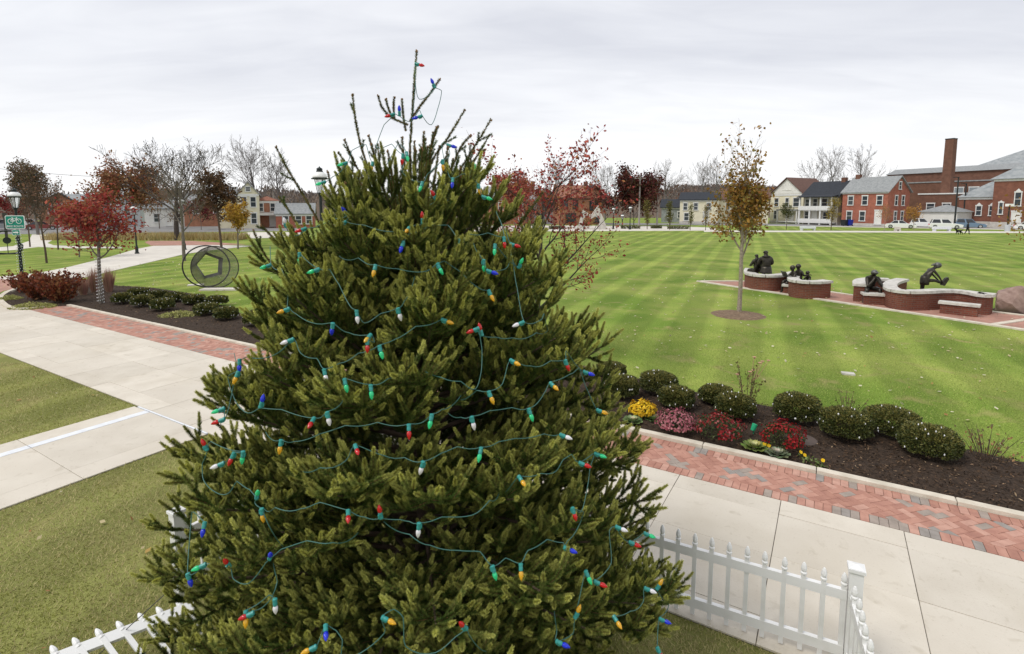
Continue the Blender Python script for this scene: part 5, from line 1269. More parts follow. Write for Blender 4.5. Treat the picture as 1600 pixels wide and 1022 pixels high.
# ================================================================== statue walls
def crom(pts, m=6):
    out = []
    for i in range(len(pts) - 1):
        a = pts[max(i - 1, 0)]; b = pts[i]; c = pts[i + 1]; d = pts[min(i + 2, len(pts) - 1)]
        for j in range(m):
            t = j / m; out.append(.5 * ((2 * b) + (c - a) * t + (2 * a - 5 * b + 4 * c - d) * t * t + (-a + 3 * b - 3 * c + d) * t ** 3))
    return out + [pts[-1]]
def ribbon(path, w, z0, z1):
    b = MB(); n = len(path); L_ = []; R_ = []
    for i in range(n):
        t = (path[min(i + 1, n - 1)] - path[max(i - 1, 0)]).normalized(); nn = Vector((-t.y, t.x, 0)) * w / 2
        L_.append(path[i] + nn); R_.append(path[i] - nn)
    vs = [(p.x, p.y, z0) for p in L_] + [(p.x, p.y, z0) for p in R_] + [(p.x, p.y, z1) for p in L_] + [(p.x, p.y, z1) for p in R_]
    fs = []
    for i in range(n - 1):
        fs += [(i, i + 1, 2 * n + i + 1, 2 * n + i), (n + i + 1, n + i, 3 * n + i, 3 * n + i + 1), (2 * n + i, 2 * n + i + 1, 3 * n + i + 1, 3 * n + i), (i + 1, i, n + i, n + i + 1)]
    fs += [(0, 2 * n, 3 * n, n), (n - 1, 2 * n - 1, 4 * n - 1, 3 * n - 1)]
    return b.add(vs, fs)
def statue_wall(label, px_pts, h=.76, w=.36, bench=None):
    pts = [G(*p) for p in px_pts]; o = pts[0].copy(); path = crom([p - o for p in pts])
    t = thing('brick_wall', label, 'wall', o, 0, 'low brick walls carrying the statues')
    ribbon(path, w, 0.0, h - .105).build('brickwork', 'wall_brick', t)
    # cap stones laid end to end
    tot = len(path) - 1; step = 5
    i = 0
    ext = path[:]; ext[0] = path[0] + (path[0] - path[1]).normalized() * .05; ext[-1] = path[-1] + (path[-1] - path[-2]).normalized() * .05
    while i < tot:
        j = min(i + step, tot); seg = [p.copy() for p in ext[i:j + 1]]
        if i: seg[0] = seg[0].lerp(seg[1], .03)
        ribbon(seg, w + .12, h - .103, h).build('cap_stone', 'cap_stone', t); i = j
    return t
statue_wall('curved brick wall with pale cap under the seated bronze couple', [(1171, 442), (1169, 447), (1174, 451.5), (1188, 454), (1208, 454.5), (1228, 452), (1240, 449)])
statue_wall('curved brick wall with pale cap before the reading bronze children', [(1243, 453), (1238, 458.5), (1241, 463.5), (1256, 466), (1274, 466.5), (1291, 465)])
statue_wall('short brick wall behind the hunched bronze boy', [(1341, 472), (1341, 466.5), (1348, 462.5), (1365, 461), (1385, 462)])
t = statue_wall('long winding brick wall with stone seat beside the boulder', [(1408, 462), (1394, 467), (1388, 474), (1394, 481), (1412, 484.5), (1438, 484.5), (1464, 483), (1490, 483.5), (1515, 487), (1534, 491.5), (1540, 489)])
def bench_block(label, a, b, d, z, name='stone_bench'):
    A = G(*a); B = G(*b); u_ = (B - A); L_ = u_.length; rz = math.atan2(u_.y, u_.x); t = thing(name, label, 'bench', A, rz, 'stone seats at the statue walls')
    MB().box(.03, L_ - .03, .02, d - .02, 0, z - .09).build('brickwork', 'wall_brick', t); MB().box(-.03, L_ + .03, -.04, d, z - .088, z).build('seat_slab', 'cap_stone', t)
bench_block('pale stone seat against the winding brick wall', (1466, 490), (1528, 497), .36, .46)
bench_block('pale stone seat under the hunched bronze boy', (1349, 476), (1384, 478), .50, .46)
bench_block('small brick seat between the two curved walls', (1222, 459.5), (1240, 461), .45, .44)

# ------------------------------------------------------------------ figures grown from a skeleton
def figure(name, J, bones, m, parent, sub=1):
    """J: joint -> (x, y, z, r). One continuous skin."""
    names = list(J); me = bpy.data.meshes.new(name)
    me.from_pydata([J[k][:3] for k in names], [(names.index(a), names.index(b)) for a, b in bones], []); me.update()
    o = link(name, me, parent)
    md = o.modifiers.new('skin', 'SKIN'); md.use_smooth_shade = True; md.branch_smoothing = .4
    if not me.skin_vertices: me.skin_vertices.new() if hasattr(me.skin_vertices, 'new') else None
    for i, k in enumerate(names):
        sv = me.skin_vertices[0].data[i]; r = J[k][3]; sv.radius = (r, r) if not hasattr(r, '__len__') else r; sv.use_root = (i == 0)
    sb = o.modifiers.new('sub', 'SUBSURF'); sb.levels = sub + 1; sb.render_levels = sub + 1
    bpy.context.view_layer.update()
    ev = o.evaluated_get(bpy.context.evaluated_depsgraph_get()); nm = bpy.data.meshes.new_from_object(ev)
    o.modifiers.clear(); o.data = nm; nm.name = name; nm.materials.clear(); nm.materials.append(MATS[m]); nm.polygons.foreach_set('use_smooth', [True] * len(nm.polygons))
    return o
BB = [('pel', 'waist'), ('waist', 'chest'), ('chest', 'neck'), ('neck', 'head'), ('head', 'crown')]
for s_ in 'LR': BB += [('chest', 'sh' + s_), ('sh' + s_, 'el' + s_), ('el' + s_, 'wr' + s_), ('wr' + s_, 'ha' + s_), ('pel', 'hip' + s_), ('hip' + s_, 'kn' + s_), ('kn' + s_, 'an' + s_), ('an' + s_, 'to' + s_)]
def body(J): return {k: tuple(v) for k, v in J.items()}
def face_bits(b, c, r, fwd, m_up=(0, 0, 1)):
    """nose, brow, ears on a head at c looking along fwd"""
    f = Vector(fwd).normalized(); up = Vector(m_up); sd_ = f.cross(up).normalized(); up = sd_.cross(f); c = Vector(c)
    b.tube([c + f * r * .8 + up * r * .15, c + f * r * 1.2 - up * r * .2, c + f * r * .85 - up * r * .28], [r * .1, r * .2, r * .1], 5)
    for s in (-1, 1): b.ball(c + sd_ * s * r * .95 - up * r * .05, r * .26, 6, 4, 1.3); b.ball(c + f * r * .84 + sd_ * s * r * .36 + up * r * .18, r * .13, 5, 4)
    b.tube([c + f * r * .86 - sd_ * r * .3 - up * r * .52, c + f * r * .95 - up * r * .5, c + f * r * .86 + sd_ * r * .3 - up * r * .52], r * .07, 4)
def hands(b, ctr, d, up, L=.16):
    """palm stub with five bent fingers"""
    d = Vector(d).normalized(); up = Vector(up); sd_ = d.cross(up).normalized(); c = Vector(ctr)
    for i, (o_, l_) in enumerate([(-.34, .8), (-.12, 1.0), (.1, .95), (.32, .78)]):
        p = c + sd_ * o_ * L * .55; b.tube([p, p + d * L * .38 * l_, p + d * L * .62 * l_ - up * L * .18], [L * .085, L * .075, L * .05], 5)
    p = c - sd_ * L * .22; b.tube([p - d * L * .1, p - sd_ * L * .28 + d * L * .15, p - sd_ * L * .26 + d * L * .36], [L * .09, L * .08, L * .05], 5)
def statue(label, loc, J, fwd, extra=None, rz=0, scale=1.0, hr=.1, m='bronze'):
    t = thing('bronze_statue', label, 'statue', loc, rz, 'bronze statues on the brick plaza'); t.scale = (scale,) * 3
    figure('body', body(J), BB, m, t)
    f = MB(); face_bits(f, J['head'][:3], hr, fwd); f.build('face', m, t, smooth=True)
    h = MB()
    for s in 'LR':
        d = Vector(J['ha' + s][:3]) - Vector(J['wr' + s][:3]); hands(h, J['ha' + s][:3], d, (0, 0, 1))
    h.build('fingers', m, t, smooth=True)
    if extra: extra(t)
    return t
man = dict(pel=(0, 0, .13, (.21, .17)), waist=(0, .02, .36, (.22, .16)), chest=(0, .03, .60, (.23, .15)), neck=(0, .06, .80, .07), head=(0, .09, .93, .10), crown=(0, .09, 1.01, .085),
    shL=(-.22, .03, .68, .10), elL=(-.33, .10, .42, .075), wrL=(-.20, .34, .34, .05), haL=(-.12, .40, .34, .045), shR=(.22, .03, .68, .10), elR=(.34, .10, .42, .075), wrR=(.22, .34, .34, .05), haR=(.14, .40, .34, .045),
    hipL=(-.12, .06, .10, .14), knL=(-.15, .50, .10, .09), anL=(-.15, .52, -.36, .06), toL=(-.16, .68, -.42, .05), hipR=(.12, .06, .10, .14), knR=(.15, .50, .10, .09), anR=(.15, .52, -.36, .06), toR=(.16, .68, -.42, .05))
def man_extra(t):
    # coat hem and collar
    MB().lathe([(.27, -.005), (.26, .05), (.235, .22), (.22, .30)], 18).build('coat_skirt', 'bronze', t, smooth=True)
    b = MB(); b.tube([(-.17, .02, .74), (-.08, -.12, .76), (.08, -.12, .76), (.17, .02, .74)], .035, 6); b.build('collar', 'bronze', t, smooth=True)
W1 = G(1197, 452); W1.z = .76
statue('bronze man in a coat seated with his back to us on the curved wall', W1 + Vector((0, .12, 0)), man, (0, 1, 0), man_extra, 0, 1.06)
wom = {k: (v[0] * .86, v[1] * .9, v[2] * .86, v[3] if not hasattr(v[3], '__len__') else tuple(x * .85 for x in v[3])) for k, v in man.items()}
wom = {k: (v[0], v[1], v[2], v[3] * .85 if not hasattr(v[3], '__len__') else v[3]) for k, v in wom.items()}
statue('smaller bronze figure leaning against the left side of the seated man', W1 + Vector((-.27, .42, 0)), wom, (-.4, 1, 0), None, R(14), 1.0, .085)
kid = dict(pel=(0, 0, .09, .12), waist=(-.02, 0, .22, .11), chest=(-.05, 0, .38, (.12, .13)), neck=(-.09, 0, .50, .045), head=(-.12, 0, .61, .088), crown=(-.13, 0, .68, .075),
    shL=(-.04, .13, .42, .06), elL=(-.16, .17, .26, .045), wrL=(-.34, .10, .27, .032), haL=(-.39, .07, .29, .03), shR=(-.04, -.13, .42, .06), elR=(-.16, -.17, .26, .045), wrR=(-.34, -.10, .27, .032), haR=(-.39, -.07, .29, .03),
    hipL=(-.05, .08, .07, .085), knL=(-.42, .11, .08, .062), anL=(-.44, .11, -.34, .042), toL=(-.57, .11, -.39, .036), hipR=(-.05, -.08, .07, .085), knR=(-.42, -.11, .06, .062), anR=(-.40, -.11, -.36, .042), toR=(-.53, -.11, -.40, .036))
def book(t):
    b = MB(); 
    for s in (-1, 1): b.prism_dir([(-.40, 0, .28), (-.40, s * .17, .30), (-.52, s * .16, .50), (-.52, 0, .48)], (.012, 0, .008))
    b.build('book', 'bronze_light', t)
def hairy(t, c=(-.10, 0, .64), r=.10, m='bronze'):
    b = MB(); b.ball(c, r, 12, 8, .92); b.build('hair', m, t, smooth=True)
K1 = G(1240, 459); K1.z = .44
statue('bronze child reading an open book on the seat between the curved walls', K1 + Vector((.12, .22, 0)), kid, (-1, 0, -.25), lambda t: (book(t), hairy(t)), R(8), 1.14, .09)
kid2 = dict(kid); kid2.update(elR=(-.02, -.22, .26, .045), wrR=(.16, -.26, .30, .032), haR=(.22, -.26, .30, .03), elL=(-.20, .14, .28, .045))
statue('bronze child behind the reader resting an arm on the cap stone', K1 + Vector((.47, .42, .06)), kid2, (-1, -.2, -.2), lambda t: hairy(t, (-.10, 0, .63), .105), R(14), 1.12, .09)
statue('smallest bronze child with only head and shoulders above the right curved wall', K1 + Vector((.86, .34, -.10)), kid, (-1, .1, -.1), lambda t: hairy(t, (-.11, 0, .635), .098), R(10), .92, .085)
boy = dict(pel=(0, .05, .10, .13), waist=(0, 0, .26, .13), chest=(0, -.12, .44, (.15, .13)), neck=(0, -.20, .56, .05), head=(0, -.26, .64, .088), crown=(0, -.27, .71, .078),
    shL=(-.17, -.13, .48, .07), elL=(-.22, -.38, .20, .048), wrL=(-.06, -.38, .44, .036), haL=(-.02, -.37, .50, .034), shR=(.17, -.13, .48, .07), elR=(.22, -.36, .20, .048), wrR=(.06, -.38, .42, .036), haR=(.03, -.37, .49, .034),
    hipL=(-.09, .0, .08, .09), knL=(-.24, -.36, .10, .068), anL=(-.22, -.36, -.34, .046), toL=(-.24, -.52, -.40, .04), hipR=(.09, 0, .08, .09), knR=(.18, -.36, .10, .068), anR=(.13, -.34, -.34, .046), toR=(.12, -.50, -.40, .04))
def boy_extra(t):
    b = MB(); b.ball((0, -.25, .665), .102, 12, 8, .9); b.box(-.085, .085, -.44, -.30, .665, .682); b.build('cap', 'bronze_light', t, smooth=True)
    c = MB(); out = [(-.37, -.44, -.43), (-.24, -.50, -.43), (-.21, -.47, -.25), (-.22, -.42, -.02), (-.27, -.38, .06), (-.34, -.38, .02), (-.37, -.41, -.2)]
    c.prism_dir(out, (.02, .06, 0)); c.build('board', 'bronze_light', t)
B1_ = G(1366, 474); B1_.z = .46
statue('hunched bronze boy in a cap with elbows on his knees', B1_ + Vector((0, .32, 0)), boy, (0, -1, -.6), boy_extra, R(-12), 1.2, .09)
girl = dict(pel=(.12, 0, 1.03, .15), waist=(.17, 0, 1.18, .17), chest=(.28, 0, 1.36, (.17, .16)), neck=(.40, 0, 1.45, .05), head=(.50, 0, 1.50, .088), crown=(.55, 0, 1.54, .078),
    shL=(.28, .15, 1.36, .065), elL=(.48, .16, 1.14, .045), wrL=(.62, .08, .96, .033), haL=(.67, .05, .92, .03), shR=(.28, -.15, 1.36, .065), elR=(.46, -.17, 1.14, .045), wrR=(.62, -.10, .95, .033), haR=(.67, -.07, .91, .03),
    hipR=(.14, -.08, .98, .105), knR=(.42, -.06, .97, .07), anR=(.68, -.04, .86, .048), toR=(.78, -.04, 1.03, .045), hipL=(.10, .09, .98, .11), knL=(.09, .10, .54, .075), anL=(.07, .10, .08, .05), toL=(.22, .10, .03, .042))
def girl_extra(t):
    b = MB(); b.ball((.50, 0, 1.53), .122, 12, 8, .92); b.tube([(.42, 0, 1.56), (.34, 0, 1.55), (.27, 0, 1.52)], [.05, .04, .012], 7); b.build('hair', 'bronze_light', t, smooth=True)
    b = MB(); b.lathe([(.14, .80), (.15, .9), (.145, 1.05), (.12, 1.14)], 16, (.11, .02, 0)); b.build('shorts', 'bronze', t, smooth=True)
    b = MB(); b.prism_dir([(.64, -.10, .80), (.74, -.10, .78), (.87, -.10, 1.02), (.84, -.10, 1.10), (.76, -.10, 1.06), (.66, -.10, .92)], (0, .11, 0)); b.build('shoe', 'bronze', t)
GQ = G(1447, 480.5)
statue('bronze girl stretching over her raised shoe behind the winding wall', GQ + Vector((0, .32, 0)), {k: (v[0], v[1], v[2], v[3] * .8 if not hasattr(v[3], '__len__') and k not in ('head', 'crown') else v[3]) for k, v in girl.items()}, (1, 0, -.35), girl_extra, R(-6), 1.06, .09)

# boulder
def rock(label, c, sx, sy, sz, seed):
    import bmesh
    bm = bmesh.new(); bmesh.ops.create_icosphere(bm, subdivisions=4, radius=1); rn = random.Random(seed)
    planes = [(Vector((rn.gauss(0, 1), rn.gauss(0, 1), rn.gauss(.1, .7))).normalized(), rn.uniform(.62, .92)) for _ in range(16)]
    for v in bm.verts:
        for n_, d_ in planes:
            e_ = v.co.dot(n_) - d_
            if e_ > 0: v.co -= n_ * e_ * .92
        v.co *= 1 + .02 * math.sin(v.co.x * 17 + v.co.z * 13) + .015 * math.sin(v.co.y * 23)
        v.co = Vector((v.co.x * sx, v.co.y * sy, max(-.05, v.co.z * sz + sz * .62)))
    me = bpy.data.meshes.new('boulder'); bm.to_mesh(me); bm.free(); me.materials.append(MATS['boulder']); o = link('boulder', me, None, c); tag(o, label, 'boulder')
rock('large pinkish boulder at the right edge beside the winding wall', G(1598, 491) + Vector((.1, .5, 0)), .78, .62, .62, 3)
pl = [G(*p) for p in ((1545, 484), (1570, 478), (1650, 488), (1660, 499), (1600, 493))]
struct(MB().prism([(p.x, p.y) for p in pl], -.05, .012).build('boulder_bed', 'mulch_ground'))
tag(MB().cbox((0, 0, .02), .26, .16, .04).build('stone_marker', 'cap_stone', None, False, G(1325, 585), R(-20)), 'flat pale stone marker set in the mown lawn behind the boxwoods', 'stone')

# ================================================================== wire hoop sculpture
SC = G(338, 451); t = thing('hoop_sculpture', 'round steel and wire mesh hoop sculpture with pentagon hole on the left lawn', 'sculpture', SC, R(24))
def ringpts(c, r, n=48, tilt=0, yaw=0): 
    M = Matrix.Translation(Vector(c)) @ Matrix.Rotation(yaw, 4, 'Z') @ Matrix.Rotation(tilt, 4, 'X')
    return [M @ Vector((math.cos(6.28318 * i / n) * r, 0, math.sin(6.28318 * i / n) * r)) for i in range(n)]
fr = ringpts((0, 0, 1.03), 1.0, 60); bk = ringpts((-.42, .62, 1.03), 1.0, 60)
MB().tube(fr, .024, 6, closed=True).build('front_hoop', 'steel_dark', t, smooth=True); MB().tube(bk, .034, 6, closed=True).build('rear_hoop', 'steel_dark', t, smooth=True)
pen = [Vector((-.30 + .50 * math.cos(R(90 + 12 + 72 * i)), .34, 1.10 + .54 * math.sin(R(90 + 12 + 72 * i)))) for i in range(5)]
def penp(f):
    f = (f * 5) % 5; i = int(f); return pen[i].lerp(pen[(i + 1) % 5], f - i)
spk = MB(); NSP = 120; off = .10
for i in range(NSP):
    f = i / NSP; a = R(102) + 6.28318 * f; p0 = Vector((math.cos(a), 0, 1.03 + math.sin(a))); p1 = penp(f); m_ = p0.lerp(p1, .5) + (Vector((0, 0, 1.03)) - p0) * .05
    spk.tube([p0, m_, p1], .0075, 3, False)
for k_ in range(1, 20):
    g_ = k_ / 20; spk.tube([Vector((math.cos(R(102) + 6.28318 * i / 48), 0, 1.03 + math.sin(R(102) + 6.28318 * i / 48))).lerp(penp(i / 48), g_) for i in range(48)], .0075, 3, closed=True)
spk.build('wire_mesh', 'mesh_wire', t)
for i in range(5):
    a, b_ = pen[i], pen[(i + 1) % 5]; c = Vector((-.30, .34, 1.10)); o_ = [c + (q - c) * 1.24 + Vector((.08, -.08, -.01)) for q in (a, b_)]
    MB().prism_dir([a, b_, o_[1], o_[0]], (.01, .02, 0)).build('pentagon_plate', 'mesh_wire', t)
MB().tube([(-.42, .62, .05), (-.2, .3, .05), (0, 0, .05)], .03, 6).build('foot_rail', 'steel_dark', t)
tag(MB().box(-.85, .85, -.28, .28, 0, .07).build('concrete_slab_base', 'concrete_pale', None, False, G(345, 453), R(4)), 'pale concrete slab under the front of the hoop sculpture', 'slab')
tag(MB().box(-.35, .35, -.2, .2, 0, .05).build('concrete_slab_base', 'concrete_pale', None, False, G(306, 446), R(24)), 'small pale concrete pad under the rear of the hoop sculpture', 'slab')

# ================================================================== lamp posts
def lamp(label, base, H, s=1.0, sides=12):
    t = thing('lamp_post', label, 'lamp post', base, 0, 'black lamp posts in the park')
    MB().lathe([(.17 * s, 0), (.17 * s, .10), (.12 * s, .14), (.115 * s, .55), (.08 * s, .62), (.065 * s, .75), (.05 * s, H * .6), (.045 * s, H - .95 * s), (.07 * s, H - .93 * s), (.07 * s, H - .87 * s)], sides).build('post', 'black_iron', t, smooth=False)
    g_ = MB().lathe([(.085 * s, H - .86 * s), (.15 * s, H - .62 * s), (.175 * s, H - .42 * s)], 8).build('glass', 'lamp_glass', t)
    c = MB()
    for i in range(8):
        a = 6.28318 * i / 8; c.tube([(math.cos(a) * .09 * s, math.sin(a) * .09 * s, H - .87 * s), (math.cos(a) * .18 * s, math.sin(a) * .18 * s, H - .41 * s)], .008 * s, 4)
    c.lathe([(.06 * s, H - .88 * s), (.11 * s, H - .875 * s), (.11 * s, H - .85 * s), (.04 * s, H - .845 * s)], 12); c.build('cage', 'black_iron', t)
    MB().lathe([(.19 * s, H - .42 * s), (.27 * s, H - .415 * s), (.27 * s, H - .385 * s), (.2 * s, H - .37 * s)], 18).build('brim', 'black_iron', t)
    MB().lathe([(.225 * s, H - .37 * s), (.225 * s, H - .33 * s), (.19 * s, H - .24 * s), (.11 * s, H - .185 * s)], 18).build('dome', 'lamp_white', t, smooth=True)
    MB().lathe([(.115 * s, H - .19 * s), (.10 * s, H - .15 * s), (.085 * s, H - .10 * s), (.11 * s, H - .095 * s), (.07 * s, H - .055 * s), (.02 * s, H - .03 * s), (.012 * s, H)], 12).build('finial', 'black_iron', t)
    MB().lathe([(.02 * s, H - .84 * s), (.03 * s, H - .7 * s), (.02 * s, H - .6 * s)], 8).build('lamp_bulb', 'lamp_white', t)
    return t
LB = G(37, 457)
lamp('black lamp post with white dome carrying the bike route sign', LB, 4.75, 1.05)
wrap_lights(LB, lambda f: .14 - .07 * f, .65, 3.3, 22, 190, 'white mini lights wound up the lamp post with the bike sign', s=.012)
lamp('black lamp post whose top shows left of the spruce leader', (gx(503, 15.0), 15.0, 0), 5.02, .86)
lamp('black lamp post under the wide bare tree at left', (gx(287, 48), 48, 0), 4.75, 1.05)
lamp('black lamp post behind the red tree at left', (gx(212, 44), 44, 0), 4.1, 1.0)
for px, Y, H, lab in [(958, 93, 3.9, 'far lamp post right of the peaked monument'), (984, 91, 4.1, 'far lamp post between monument and columnar trees'), (972, 95, 2.7, 'short far lamp between two taller ones')]:
    lamp(lab, (gx(px, Y), Y, 0), H, 1.3, 8)
t = thing('street_lamp', 'square headed street lamp with grey base at the right end of the lawn path', 'lamp post', (gx(1573, 84), 84, 0))
MB().tube([(0, 0, 0), (0, 0, 4.1)], .09, 8).build('post', 'black_iron', t); MB().box(-.42, .42, -.3, .3, 3.95, 4.35).build('head', 'lamp_white', t); MB().lathe([(.36, 0), (.36, 1.0), (.3, 1.05)], 12).build('base', 'siding_grey', t)
for px, Y, H, lab in [(1490, 98, 9.3, 'tall slim dark pole before the school building'), (1503, 104, 8.4, 'second tall dark pole just right of the first')]:
    t = thing('light_pole', lab, 'pole', (gx(px, Y), Y, 0), 0, 'tall poles on the street'); MB().tube([(0, 0, 0), (0, 0, H)], [.16, .1], 8).build('shaft', 'trim_dark', t); MB().box(-.9, .1, -.12, .12, H - .12, H).build('arm', 'trim_dark', t)

# bike route sign on the lamp post
sg = thing('bike_route_sign', 'green bike route sign with bicycle symbol on the left lamp post', 'sign', LB + Vector((0, -.09, 0)), R(6))
zc = 3.9 - (347 - 323) / FPX * LB.y; xo = .0
def rrect(w, h, r, y, z0):
    p = []
    for cx_, cz, a0 in ((w / 2 - r, h / 2 - r, 0), (-w / 2 + r, h / 2 - r, 90), (-w / 2 + r, -h / 2 + r, 180), (w / 2 - r, -h / 2 + r, 270)):
        for k_ in range(4): a = R(a0 + 30 * k_); p.append((cx_ + r * math.cos(a), y, z0 + cz + r * math.sin(a)))
    return p
MB().prism_dir(rrect(.80, .60, .06, 0, zc), (0, .02, 0)).build('border', 'sign_white', sg); MB().prism_dir(rrect(.745, .545, .045, -.006, zc), (0, .005, 0)).build('panel', 'sign_green', sg)
bk_ = MB(); 
for sx in (-.17, .17): bk_.tube([(sx + math.cos(6.283 * i / 20) * .105, -.012, zc + .045 + math.sin(6.283 * i / 20) * .105) for i in range(20)], .013, 4, closed=True)
for a, b_ in [((-.17, .045), (-.085, .17)), ((-.085, .17), (.085, .17)), ((.085, .17), (.17, .045)), ((-.085, .17), (-.01, .045)), ((-.01, .045), (.085, .17)), ((-.01, .045), (-.17, .045)), ((.085, .17), (.075, .215)), ((.075, .215), (.12, .215)), ((-.085, .17), (-.095, .205)), ((-.13, .205), (-.06, .205))]:
    bk_.bar((a[0], -.012, zc + a[1]), (b_[0], -.012, zc + b_[1]), .018, .01, (0, 1, 0))
bk_.build('bicycle_symbol', 'sign_white', sg)
def text(s, size, loc, m, parent, name='lettering'):
    cu = bpy.data.curves.new(name, 'FONT'); cu.body = s; cu.size = size; cu.align_x = 'CENTER'; cu.align_y = 'CENTER'; cu.extrude = .002
    o = bpy.data.objects.new(name, cu); COL.objects.link(o); bpy.context.view_layer.update()
    me = bpy.data.meshes.new_from_object(o.evaluated_get(bpy.context.evaluated_depsgraph_get())); bpy.data.objects.remove(o)
    me.materials.clear(); me.materials.append(MATS[m]); o = link(name, me, parent, loc); o.rotation_euler = (R(90), 0, 0); return o
text('BIKE ROUTE', .125, (0, -.012, zc - .185), 'sign_white', sg)
za = zc - .46
MB().prism_dir(rrect(.33, .25, .03, 0, za), (0, .02, 0)).build('arrow_border', 'sign_white', sg); MB().prism_dir(rrect(.295, .215, .02, -.006, za), (0, .005, 0)).build('arrow_panel', 'sign_green', sg)
ar = MB(); ar.box(-.11, .05, -.013, -.009, za - .025, za + .025); ar.prism_dir([(.045, -.013, za - .06), (.12, -.013, za), (.045, -.013, za + .06)], (0, .004, 0)); ar.build('arrow', 'sign_white', sg)
# guitar outline sculpture at the left edge
gt = thing('guitar_sculpture', 'black guitar outline sculpture cut by the left frame edge', 'sculpture', (gx(10, 43.5), 43.5, 0), R(20))
op = [(0, .03), (.55, .08), (.92, .35), (.98, .72), (.72, 1.02), (.62, 1.28), (.74, 1.52), (.62, 1.80), (.30, 1.92), (0, 1.93)]
op = op + [(-x, z) for x, z in op[::-1][1:-1]]
MB().tube([(x, 0, z) for x, z in op], .08, 6, closed=True).build('outline', 'black_iron', gt, smooth=True)
MB().prism_dir([(.27 * math.cos(6.283 * i / 20), -.03, 1.15 + .27 * math.sin(6.283 * i / 20)) for i in range(20)], (0, .06, 0)).build('sound_hole_disc', 'black_iron', gt)
MB().box(-.09, .09, -.03, .03, 1.4, 3.0).build('neck', 'steel_dark', gt); MB().box(-.14, .14, -.03, .03, 3.0, 3.4).build('headstock', 'steel_dark', gt); MB().bar((0, 0, .05), (0, 0, .9), .04).build('stay', 'black_iron', gt)

# ================================================================== monument and furniture across the lawn
Ym = 91.0
out = [(902, 358), (911, 327), (924, 335.5), (935, 320), (949.5, 358), (932, 358), (937.5, 347), (936, 340), (930, 337.5), (924, 341), (918, 338), (912, 340.5), (911, 348), (915, 358)]
pp = [at(x, y, Ym) for x, y in out]; o0 = Vector((pp[0].x, Ym, 0)); zmin = min(p.z for p in pp)
t = thing('peaked_monument', 'pale stone monument with two peaks and arched opening across the lawn', 'monument', o0)
MB().prism_dir([(p.x - o0.x, 0, p.z - zmin) for p in pp], (.1, 1.1, 0)).build('arch', 'stone_pale', t)
MB().box(-.6, 6.0, -.5, 1.6, -.02, .06).build('plinth', 'concrete_pale', t)
def long_bench(px, py, wpx, lab, h=.75, m='paint_white'):
    g0 = G(px, py); w = wpx / FPX * g0.y; t = thing('white_bench', lab, 'bench', g0, 0, 'white benches across the lawn')
    MB().box(-w / 2, w / 2, -.25, .25, h - .42, h).build('seat', m, t)
    for s in (-1, 1): MB().box(s * w * .42 - .15, s * w * .42 + .15, -.2, .2, 0, h - .425).build('leg', m, t)
long_bench(1262, 360.2, 23, 'white block bench before the white gabled house'); long_bench(1471, 361.5, 27, 'white block bench before the parked white cars'); long_bench(1402, 361.2, 7, 'small pale block between path and white coupe', .7, 'concrete_pale')
for i, (px, py, w, lab) in enumerate([(985, 357.5, 30, 'low hedge strip right of the monument'), (1060, 358, 34, 'low hedge strip before the cream house'), (1025, 357, 16, 'short hedge strip near the columnar trees'), (870, 358, 24, 'low hedge strip left of the monument')]):
    g0 = G(px, py); ww = w / FPX * g0.y; t = thing('hedge', lab, 'hedge', g0, 0, 'low hedges across the lawn'); n = 700
    P = np.stack([nr.uniform(-ww / 2, ww / 2, n), nr.uniform(-.5, .5, n), nr.uniform(.0, .55, n)], 1); V, F = leaf_quads(P, .2, .6); mesh_np('foliage', V, F, 'leaf', t, palette(n, [(.09, .12, .04), (.13, .15, .05), (.16, .12, .06)]))
    core(ww * .45, .4, .5, 'stems', t, 'bark_brown')
g0 = G(930, 358) ; sticks('autumn_shrub', 'orange shrub showing through the monument arch', 'shrub', g0 + Vector((-1.0, 3, 0)), 40, 2.0, 2.0, [(.34, .16, .06), (.28, .20, .07)], 14, .25)
g0 = G(290, 374.5); n = 5000; P = np.stack([nr.uniform(-16, 7, n), nr.uniform(-1.4, 1.4, n), np.zeros(n)], 1) + np.array([g0.x, g0.y, 0]); hh = nr.uniform(.5, 1.05, n)
T_ = P + np.stack([nr.normal(0, .2, n), nr.normal(0, .2, n), hh], 1); s3 = np.tile(np.array([[.06, 0, 0]]), (n, 1))
tag(mesh_np('straw_grass', np.stack([P - s3, P + s3, T_], 1).reshape(-1, 3), np.arange(3 * n).reshape(n, 3), 'leaf', colors=palette(n, [(.46, .36, .16), (.38, .27, .11), (.5, .42, .22)], None, .2, 3)), 'band of straw coloured tall grass before the street at left', 'grass', kind='stuff')

